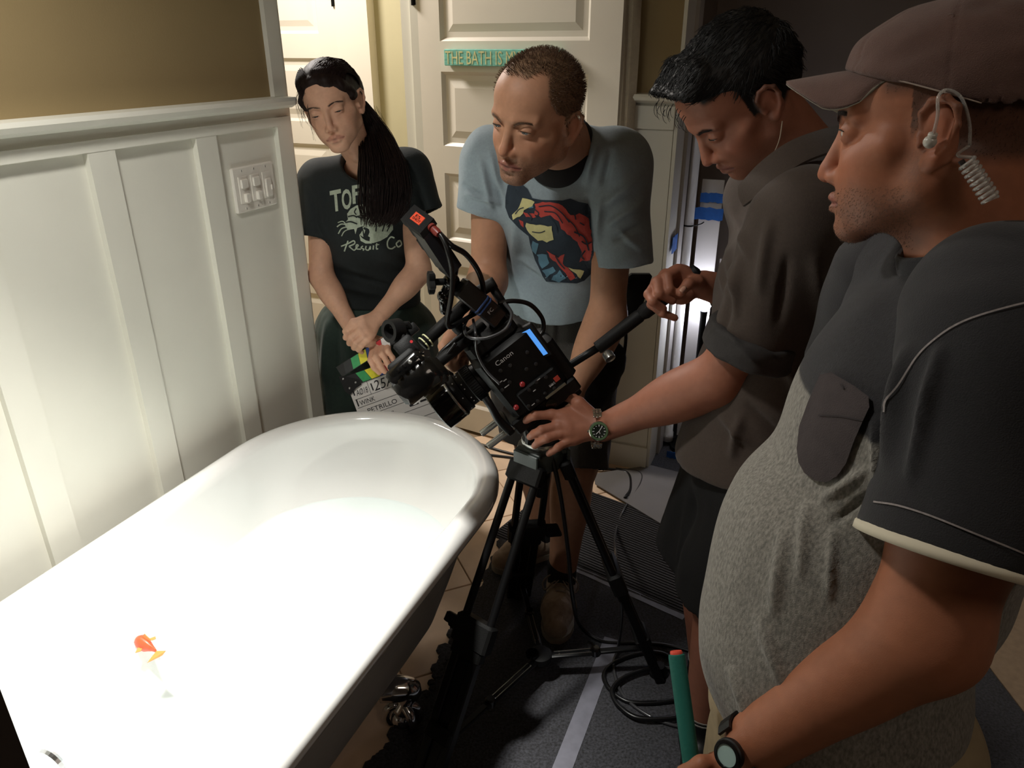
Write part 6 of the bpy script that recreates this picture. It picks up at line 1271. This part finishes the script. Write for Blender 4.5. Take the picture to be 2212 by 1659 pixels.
for s_ in 'LR':
    a = JC['an' + s_]; S = Sol(); S.rc(V(a[0], a[1], .12), V(a[0], a[1], .03), .048, .046, .02); S.rc(V(a[0] + .01, a[1] + .03, .04), V(a[0] - .05, a[1] - .15, .032), .042, .036, .03); S.half(V(0, 0, .01), V(0, 0, -1), .003); S.half(V(0, 0, .135), V(0, 0, 1), .003); v, f = S.mesh([(V(-9, -9, -9), V(9, 9, 9), .005)]); sh = link('shoe', v, f, mat('black_leather', '#101010', .5, bump=.2, bscale=200), pC, smooth=True)
    mb = MB(); [mb.lathe(V(a[0], a[1], .122 + .010 * k), (0, 0, 1), [(0, .0492), (.004, .0500), (.004, .0480)], 24, cap=False) for k in (0, 1)]; mb.build('sock_stripe', mat('grey_stripe', '#8a8680', .9), sh)
# necklace cord behind the jaw
q = [P(1690, 262, 1.225), P(1684, 300, 1.215), P(1672, 330, 1.215), P(1660, 344, 1.22)]
MB().tube(q, .0010, 6, spline=5).build('neck_cord', mat('pale_cord', '#9a8a78', .8), pC, smooth=True)
# wrist watch
def watch(wc, ax, nrm, r_arm, par_label, face, big, dark=False):
    ax = unit(ax); nrm = unit(nrm - ax * (nrm @ ax)); tg = np.cross(ax, nrm); M_BR = mat('black_strap', '#0d0d0d', .5) if dark else mat('steel_bracelet', '#c9c8bc', .22, metal=.95)
    t = thing('wrist_watch', wc - V(0, 0, .03), par_label, 'watch'); R0 = r_arm; dc = wc + nrm * (R0 + .003)
    mb = MB(); mb.lathe(dc, nrm, [(0, 0), (0, big), (.003, big * 1.06), (.007, big * 1.06), (.009, big * .98), (.009, 0)], 40); cs_ = mb.build('case', M_BR, t, auto=30)
    MB().lathe(dc + nrm * .009, nrm, [(0, big * .99), (.002, big * .96), (.0024, big * .76), (.001, big * .74)], 40, cap=False).build('bezel', mat('green_bezel' if not dark else 'black_bezel', '#5f7a58' if not dark else '#141414', .25, metal=.3), t, auto=30)
    MB().lathe(dc + nrm * .0092, nrm, [(0, 0), (0, big * .75), (.0006, big * .75), (.0006, 0)], 36).build('dial', mat('dial_' + ('cyan' if dark else 'black'), face, .2, coat=.5), t)
    if not dark:
        for k in range(12):
            a = k * math.pi / 6; d = math.cos(a) * ax + math.sin(a) * tg; e = np.cross(nrm, d); p = dc + d * big * .62 + nrm * .010
            if k % 3 == 0: MB().box(p, d * big * .10, e * .0008, nrm * .0003).build('hour_mark', M_WHT, t)
            else: MB().lathe(p, nrm, [(0, .0011), (.0006, .0011), (.0006, 0)], 8).build('hour_mark', M_WHT, t)
        for a, l in ((2.4, .5), (-1.0, .66), (1.2, .3)): d = math.cos(a) * ax + math.sin(a) * tg; MB().box(dc + d * big * l * .45 + nrm * .0106, d * big * l * .5, np.cross(nrm, d) * .0006, nrm * .0003).build('hand', M_WHT, t)
        MB().lathe(dc - ax * big * 1.02 + nrm * .0045, -ax, [(0, .0028), (.004, .0028), (.004, 0)], 12).build('crown', M_BR, t)
    K = 22
    for k in range(K):
        a = 2 * math.pi * k / K
        if math.cos(a) > .80: continue
        d = math.cos(a) * nrm + math.sin(a) * tg; e = np.cross(ax, d); w_ = .0095
        if dark: MB().box(wc + d * (R0 + .002), ax * w_, e * (R0 * math.pi / K * 1.1), d * .0016).build('strap_segment', M_BR, t)
        else:
            for s_, ww in ((-1, .0028), (0, .0030), (1, .0028)): MB().box(wc + d * (R0 + .0026) + ax * s_ * .0064 + e * (.002 if s_ == 0 else 0), ax * ww, e * (R0 * math.pi / K * .92), d * .0016, bev=.0006).build('bracelet_link', M_BR, t)
    return t
watch(P(1288, 926, 1.598), P(1302, 924, 1.60) - P(1215, 925, 1.60), -FW * 1.0 - UPV * .05 + RT * -.3, .0385, 'steel wrist watch with a green bezel on the arm reaching to the tripod', '#141c16', .0195)
# belt pack at his back
bp = thing('belt_pack', P(1796, 790, 1.30), 'dark belt pack with a small lit window behind the man in the brown shirt', 'radio')
bx_ = unit(P(1820, 750, 1.3) - P(1780, 755, 1.3)); by_ = unit(UPV)
MB().box(P(1800, 765, 1.305), bx_ * .020, by_ * .030, FW * .012, bev=.004).build('case', M_BLK2, bp, auto=35); MB().box(P(1790, 748, 1.291), bx_ * .006, by_ * .004, FW * .001).build('window', mat('pale_window', '#8a8680', .2), bp)
MB().tube([P(1800, 738, 1.30), P(1795, 730, 1.30), P(1780, 740, 1.31)], .004, 8, spline=4).build('cable_stub', M_BLK2, bp, smooth=True)
# ---- man in the cap, nearest the lens
hD = Fr(V(.4395, .812, 1.4740), frame3(y=V(-.82, .55, -.135), z=V(-.03, .19, .98)), 1.0)
JD = dict(pel=P(1815, 1440, .97), chest=P(2050, 900, .84), nk=P(2105, 560, .80), shL=P(2190, 745, .70), shR=V(.50, .93, 1.29), hw=.165, ww=.155, cw=.165, dep=.125)
JD['elL'] = P(1995, 1365, .735); JD['wrL'] = P(1630, 1606, .86); JD['elR'] = V(.50, 1.02, 1.02); JD['wrR'] = V(.40, .98, .80)
pD = ROOT('person', V(.47, .74, .008), 'man in a brown cap with a clear coiled earpiece, nearest on the right')
S = Sol(); h = hD; head_ops(S, hD, jaw=1.0, nose=1.06, brow=1.15, lids=(-1.4, 4.0), chin=1.05, lip=.95, neck=JD['nk'], neck_r=60, full=1.0)
torso_ops(S, JD, -.012)
for s_ in 'LR':
    limb(S, [JD['sh' + s_], JD['el' + s_], JD['wr' + s_]], [.064, .052, .034], .03); S.el(JD['el' + s_] * .70 + JD['wr' + s_] * .30, V(.041, .040, .085), framez(JD['wr' + s_] - JD['el' + s_], JD['nk'] - JD['pel']), .02)
S.el(JD['shL'] * .45 + JD['elL'] * .55, V(.060, .055, .10), framez(JD['shL'] - JD['elL'], V(-1, 0, 0)), .02)
JD['hipL'] = JD['pel'] + V(.02, -.09, -.06); JD['hipR'] = JD['pel'] + V(.02, .09, -.06)
for s_, yy in (('L', .62), ('R', .85)):
    JD['kn' + s_] = V(.42, yy, .47); JD['an' + s_] = V(.47, yy, .10); limb(S, [JD['hip' + s_], JD['kn' + s_], JD['an' + s_]], [.10, .064, .044], .03); S.rc(JD['an' + s_] - V(0, 0, .05), JD['an' + s_] + V(-.15, 0, -.06), .036, .028, .02)
PD = lambda x, y, d=0.0: P(x, y, .915 + d)
gr = PD(1497, 1690)
Df = [[PD(1560, 1650, -.022), PD(1515, 1652, -.035), PD(1478, 1672, -.020), PD(1478, 1690, .012)], [PD(1566, 1682, -.026), PD(1520, 1690, -.036), PD(1482, 1704, -.020), PD(1484, 1716, .012)], [PD(1572, 1712, -.026), PD(1528, 1722, -.034), PD(1490, 1734, -.018), PD(1492, 1744, .010)], [PD(1580, 1738, -.020), PD(1542, 1750, -.026), PD(1508, 1760, -.014), PD(1508, 1766, .008)]]
hand_ops(S, JD['wrL'], .034, Df, [PD(1590, 1640, -.005), PD(1545, 1646, .018), PD(1505, 1662, .020)], fr=[.0108, .0110, .0104, .0092], palm=(PD(1580, 1690, -.004), V(.040, .046, .021), frame3(y=PD(1500, 1700) - PD(1620, 1660), z=-FW)))
hlD = lambda L: np.clip((L[:, 2] - np.where(L[:, 1] > 16, 24, -44 + 30 * np.clip((L[:, 1] + 40) / 56, 0, 1))) / 14, 0, 1) * .75 * np.clip((48 - L[:, 1]) / 10, 0, 1) * (1 - np.exp(-(((L - np.where(L[:, :1] > 0, 1, -1) * V(84, 0, 0) - V(0, -10, -10)) / V(15, 22, 36)) ** 2).sum(1) ** 2))
rg = [(hD.o - .17, hD.o + .17, .0016), (np.minimum(PD(1440, 1600, -.1), PD(1680, 1800, .1)) - .02, np.maximum(PD(1440, 1600, .1), PD(1680, 1800, .1)) + .02, .003), (V(-9, -9, .5), V(9, 9, 9), .005), (V(-9, -9, -9), V(9, 9, 9), .009)]
bodyD, vD, fD = body_mesh('body', S, rg, pD, lambda v: face_color(hD, v, '#a0664a', '#864c40', stubble='#5e4a40', st_w=.50, browc='#3a2a20', hairc='#33261f', hairline=hlD, ruddy=.35, brow_w=2.6))
brows(hD, pD, mat('brow_hair', '#21140f', .7), n=170, wd=3.4, ln=8)
eyes(hD, pD, '#4a4038', look=(.1, .95, -.25), lids=(-1.4, 4.0))
# stubble hairs along the jaw
L = hD.loc(vD); nD = vnormals(vD, fD); w_ = np.clip((-L[:, 2] - 50) / 18, 0, 1) * np.clip((L[:, 1] - 2) / 20, 0, 1) * (L[:, 2] > -122); w_ = np.maximum(w_, (np.exp(-(((L - V(0, 96, -60)) / V(26, 14, 6)) ** 2).sum(1)) > .3) * 1.0); w_ = np.maximum(w_, hlD(L) * (L[:, 2] > -60) * (np.linalg.norm(L - V(0, 0, 20), axis=1) < 120)); idx = np.nonzero((w_ > .4) & (L[:, 0] < 30))[0]; cs = []; rnd = random.Random(4)
for i in RNG.choice(idx, 5200): d = unit(nD[i] * .6 - hD.R[2] * .7 + .3 * V(rnd.gauss(0, 1), rnd.gauss(0, 1), rnd.gauss(0, 1))); cs.append([vD[i] - nD[i] * .0004, vD[i] + d * rnd.uniform(.0010, .0022)])
v, f = tri_strands(cs, .00020, .00012); link('stubble', v, f, mat('stubble_hair', '#4e3c30', .6), pD)['kind'] = 'stuff'
# cap: crown panels, brim, stitching, button
M_CAP = mat('faded_brown_twill', '#5f463e', .92, var=.12, scale=40, bump=.5, bscale=900, sheen=.15); M_CAPU = mat('olive_grey_underbrim', '#8a8474', .9, bump=.3, bscale=700)
S = Sol(); S.el(h.p(0, -16, 38), V(85, 106, 84) * h.s, h.R, .01)
cutn = unit(-h.R[2] + h.R[1] * .40); S.el(h.p(0, 30, 44), V(68, 66, 66) * h.s, h.R, .02); S.half(h.p(0, 0, 27), cutn, .004)
S.el(h.p(0, -16, 20), V(78.5, 98.5, 82) * h.s, h.R, .004, 1)
v, f = S.mesh([(V(-9, -9, -9), V(9, 9, 9), .003)]); v = relax(v, f, 1); L = h.loc(v); n = vnormals(v, f)
ridge = .0014 * np.sin(L[:, 2] * .16 + .8 * np.sin(L[:, 1] * .03)) * np.clip((L[:, 1] + 20) / 60, 0, 1) + .0016 * vnoise(np.stack([L[:, 0] * .02, L[:, 1] * .03, L[:, 2] * .07], 1), 3)
ang = np.arctan2(L[:, 1] + 14, L[:, 0]); seam = np.exp(-((np.mod(ang + math.pi / 6, math.pi / 3) - math.pi / 6) / .014) ** 2); v = v + n * (ridge - .0012 * seam)[:, None]
cap = thing('baseball_cap', h.p(0, 0, 40), 'faded brown baseball cap with an olive underbrim on the nearest man', 'cap')
link('crown', v, f, M_CAP, cap, smooth=True)
def brim(z_off, th0, m, nm):
    top, bot = [], []
    for i in range(15):
        t = i / 14; row = []
        for j in range(41):
            a = (j / 40 - .5) * 2; an = math.radians(90 - 56 * a); x = 84 * math.cos(an); y0 = -16 + 104 * math.sin(an); z0 = 29.5 + .40 * y0; ln_ = 66 * max(0, math.cos(a * math.pi / 2)) ** .50; y = y0 - 5 + (ln_ + 5) * t; zc = z0 + .03 * ln_ * t - 42 * t ** 1.4 * (.10 + abs(a) ** 2) * min(1, ln_ / 40); row.append((x * (1 - .06 * t), y, zc + z_off))
        top.append(row)
    mb = MB(); g = [[h.p(*q) for q in r] for r in top]; g2 = [[h.p(q[0], q[1], q[2] - th0) for q in r] for r in top]; R_, C_ = 15, 41
    vs = [p for r in g for p in r] + [p for r in g2 for p in r]; o = R_ * C_; fs = []
    for i in range(R_ - 1):
        for j in range(C_ - 1): a = i * C_ + j; fs += [(a, a + 1, a + C_ + 1, a + C_), (o + a, o + a + C_, o + a + C_ + 1, o + a + 1)]
    bd = [j for j in range(C_)] + [i * C_ + C_ - 1 for i in range(1, R_)] + [(R_ - 1) * C_ + j for j in range(C_ - 2, -1, -1)] + [i * C_ for i in range(R_ - 2, 0, -1)]
    fs += [(bd[k], o + bd[k], o + bd[(k + 1) % len(bd)], bd[(k + 1) % len(bd)]) for k in range(len(bd))]
    return mb.add(vs, fs).build(nm, m, cap, smooth=True)
brim(0, 3.2, M_CAP, 'brim'); brim(-3.3, .8, M_CAPU, 'underbrim')
MB().sphere(h.p(0, -16, 122), .0075, 14).build('top_button', M_CAP, cap, smooth=True)
st = [h.p(-84.2 * math.cos(a), -16 + 105 * math.sin(a), 29.0 + .40 * (-16 + 105 * math.sin(a))) for a in np.linspace(-.25, .55, 30)]
MB().tube(st, .0008, 6).build('edge_stitching', mat('pale_stitching', '#9c8c80', .9), cap, smooth=True)
for a in (1.0, .1): p_ = V(-math.cos(a) * 64, -16 + math.sin(a) * 78, 92); MB().lathe(h.pv(p_ * 1.0), unit(h.pv(p_) - h.p(0, -14, 42)), [(0, .0042), (.0015, .0042), (.0018, .0022), (.0006, .0018)], 14).build('eyelet', M_CAP, cap, smooth=True)
# earpiece: bud, clear tube over the ear, coiled tube down the neck
mg = bpy.data.materials.new('clear_plastic_tube'); mg.use_nodes = True; bs = mg.node_tree.nodes['Principled BSDF']; bs.inputs['Base Color'].default_value = (.85, .84, .80, 1); bs.inputs['Roughness'].default_value = .08; bs.inputs['Transmission Weight'].default_value = .75; bs.inputs['IOR'].default_value = 1.4
ep = thing('earpiece', h.p(-88, -10, -40), 'clear coiled earpiece tube with a bud in the ear below the cap', 'earpiece')
mb = MB(); mb.sphere(h.p(-89, -4, -19), .0062, 14); mb.lathe(h.p(-89, -5, -17), h.p(-94, -7, -10) - h.p(-89, -5, -17), [(0, .0042), (.006, .0042), (.007, .002)], 14); mb.build('ear_bud', mat('milky_rubber', '#b8b4aa', .3, coat=.3), ep, smooth=True)
MB().tube([h.p(-94, -7, -12), h.p(-95, -9, 4), h.p(-93, -8, 20), h.p(-88, -14, 26), h.p(-86, -26, 18), h.p(-83, -34, -4), h.p(-80, -36, -24)], .0016, 8, spline=6).build('ear_tube', mg, ep, smooth=True)
c0, c1 = P(2068, 335, .700), P(2133, 436, .700); ax = unit(c1 - c0); e1_ = unit(np.cross(ax, FW)); e2_ = np.cross(ax, e1_); cp_pts = [h.p(-80, -36, -24), c0 * .8 + c1 * .2 - FW * .004]
K = 150
coil = [c0 + (c1 - c0) * (.18 + .82 * t) + .0070 * (math.cos(t * 2 * math.pi * 9) * e1_ + math.sin(t * 2 * math.pi * 9) * e2_) - FW * .006 for t in np.linspace(0, 1, K)]
MB().tube(cr([h.p(-80, -36, -24), c0, coil[0]], 5), .0016, 8).build('lead_tube', mg, ep, smooth=True)
MB().tube(coil, .0018, 8).build('coiled_tube', mg, ep, smooth=True)
MB().lathe(c0 + ax * .006, ax, [(0, .0016), (0, .0028), (.006, .0028), (.006, .0016)], 10).build('joint', mat('dark_joint', '#241a18', .4), ep)
# henley shirt: heather body, charcoal yoke and sleeves
CH, HE = lin('#1f1e21'), lin('#7f7b73')
M_HEN = mat('heather_jersey', '#888888', .9, attr=True, var=.42, scale=330, stretch=(1, 1, .45), bump=.4, bscale=800, sheen=.15); M_CHAR = mat('charcoal_jersey', '#1c1b1e', .9, var=.10, scale=150, bump=.35, bscale=700, sheen=.15)
S = Sol(); torso_ops(S, JD, .020, belly=.035)
S.el(JD['pel'] + V(-.045, .0, .05), V(.135, .155, .16), None, .06)
S.el(JD['chest'] + JD['R'][1] * .03 - JD['R'][2] * .02, V(.15, .12, .15), JD['R'], .06)
nu = unit(hD.o - JD['nk']); S.rc(JD['nk'] + nu * .022 - hD.R[1] * -.006, JD['nk'] + nu * .12, .066, .080, .008, 1)
S.half(V(.4, .75, .755), V(-.05, 0, -1), .006)
fo = [(1890, 915, 1900, 1080, 10, .005), (1780, 1080, 1880, 1010, 12, .005), (1800, 1130, 1890, 1060, 10, -.005), (1740, 1100, 1730, 1250, 14, .005), (1690, 1150, 1670, 1330, 16, .005), (1640, 1340, 1700, 1500, 16, .005), (1580, 1450, 1640, 1600, 12, .005), (1800, 1150, 1790, 1300, 12, .004), (1930, 930, 1960, 1060, 12, .006)]
def hencol(v): t = np.clip((v[:, 2] - 1.196 - .05 * (v[:, 0] - .35)) / .004, 0, 1)[:, None]; return np.array(HE) * (1 - t) + np.array(CH) * t
shD, sv, sf = cloth('henley_shirt', S, .0045, pD, M_HEN, fo, nz=.003, nscale=(13, 13, 9), seed=21, colfn=hencol)
S = Sol(); eD = P(2062, 1195, .705); dD = unit(eD - JD['shL']); S.rc(JD['shL'] + V(.0, .03, .02), JD['shL'] + dD * .04, .078, .080, .04); S.cc(JD['shL'] - dD * .02, eD, .082, .086, .03, sq=(1, 1)); S.rc(JD['shL'] * .6 + JD['chest'] * .4 + V(0, 0, .07), JD['shL'], .07, .078, .05)
S.cc(eD - dD * .035, eD + dD * .03, .070, .074, .003, 1)
v, f = S.mesh([(V(-9, -9, -9), V(9, 9, 9), .0045)]); v = wrinkle(relax(v, f), f, [(1960, 760, 1910, 1000, 14, .007), (2030, 760, 1960, 1040, 16, .006)], nz=.003, nscale=(12, 12, 12), seed=31); slv = link('sleeve', v, f, M_CHAR, pD, smooth=True); bvs = bvh_of(v, f)
S = Sol(); a_ = JD['shR']; e_ = a_ * .4 + JD['elR'] * .6; S.rc(a_, a_ + (e_ - a_) * .3, .075, .078, .04); S.cc(a_, e_, .078, .08, .03); v, f = S.mesh([(V(-9, -9, -9), V(9, 9, 9), .007)]); link('sleeve', v, f, M_CHAR, pD, smooth=True)
# collar band
cb = MB(); c0 = JD['nk'] + nu * .016; rings = []; fx_ = unit(hD.R[1] - nu * (hD.R[1] @ nu)); sx_ = np.cross(nu, fx_)
for a in np.linspace(0, 2 * math.pi, 49): d = math.cos(a) * fx_ + math.sin(a) * sx_; r0 = .068; rings.append([c0 + d * (r0 + x) + nu * z for x, z in ((.010, -.030), (.004, .010), (.0, .014), (-.004, .010), (.002, -.030))])
cb.loft(rings, cap=False); cb.build('collar_band', M_CHAR, pD, smooth=True)
bvb = bvh_of(sv, sf); M_PIPE = mat('pale_seam_thread', '#8a8280', .9, var=.2, scale=300); M_LIN = mat('cream_hem_lining', '#cfc6b0', .9)
pk = [(1752, 866), (1776, 812), (1800, 806), (1850, 836), (1880, 858), (1882, 880), (1868, 910), (1850, 950), (1832, 1000), (1812, 1030), (1790, 1042), (1764, 1038), (1742, 1022), (1730, 1000), (1726, 970), (1732, 920)]
M_POCK = mat('pocket_cotton', '#3c3434', .92, var=.12, scale=60, bump=.4, bscale=700)
pko = print_on('chest_pocket', [poly(*pk)], bvb, M_POCK, pD, lift=.005)
print_each('pocket_seam', [stroke(((1775, 898), (1820, 900), (1866, 908)), 2.2), stroke(((1822, 832), (1828, 842)), 4)], bvb, mat('dark_seam', '#2a2526', .9), pD, lift=.0068)
print_each('sleeve_stitching', [stroke(((1888, 1084), (1940, 1092), (2010, 1114), (2100, 1150), (2212, 1196), (2300, 1240)), 4.0), stroke(((1910, 890), (1914, 864), (1940, 832), (1980, 772), (2016, 736), (2062, 704), (2120, 680), (2212, 655), (2300, 640)), 4.0)], bvs, M_PIPE, slv, lift=.0015)
ln = MB(); e1_ = unit(np.cross(dD, FW)); e2_ = np.cross(dD, e1_); rings = []
for a in np.linspace(0, 2 * math.pi, 49): d = math.cos(a) * e1_ + math.sin(a) * e2_; rings.append([eD + d * x + dD * z for x, z in ((.0895, -.004), (.0900, .0030), (.073, .0035), (.0725, -.02))])
ln.loft(rings, cap=False).build('hem_lining', M_LIN, slv, smooth=True)
S = Sol(); S.el(JD['pel'] - V(0, 0, .06), V(.16, .165, .13), None, .04)
for s_ in 'LR': d = unit(JD['kn' + s_] - JD['hip' + s_]); S.rc(JD['hip' + s_], JD['hip' + s_] + d * .2, .115, .110, .04); S.cc(JD['hip' + s_], JD['kn' + s_], .112, .110, .03)
S.half(V(0, 0, .84), V(0, 0, 1), .005)
cloth('shorts', S, .009, pD, mat('khaki_cotton', '#a39274', .9, var=.06, scale=60), [], nz=.004, nscale=(16, 16, 7), seed=9)
for s_ in 'LR':
    a = JD['an' + s_]; S = Sol(); S.rc(V(a[0], a[1], .11), V(a[0], a[1], .04), .048, .046, .02); S.rc(V(a[0] + .03, a[1], .045), V(a[0] - .15, a[1], .036), .042, .036, .03); S.half(V(0, 0, .01), V(0, 0, -1), .003); v, f = S.mesh([(V(-9, -9, -9), V(9, 9, 9), .007)]); link('shoe', v, f, mat('black_leather', '#101010', .5, bump=.2, bscale=200), pD, smooth=True)
watch(P(1618, 1610, .862), JD['elL'] - JD['wrL'], unit(-FW + RT * -.9 + UPV * .25), .033, 'black wrist watch with a pale cyan face at the bottom picture edge', '#9fb8b4', .0165, dark=True)
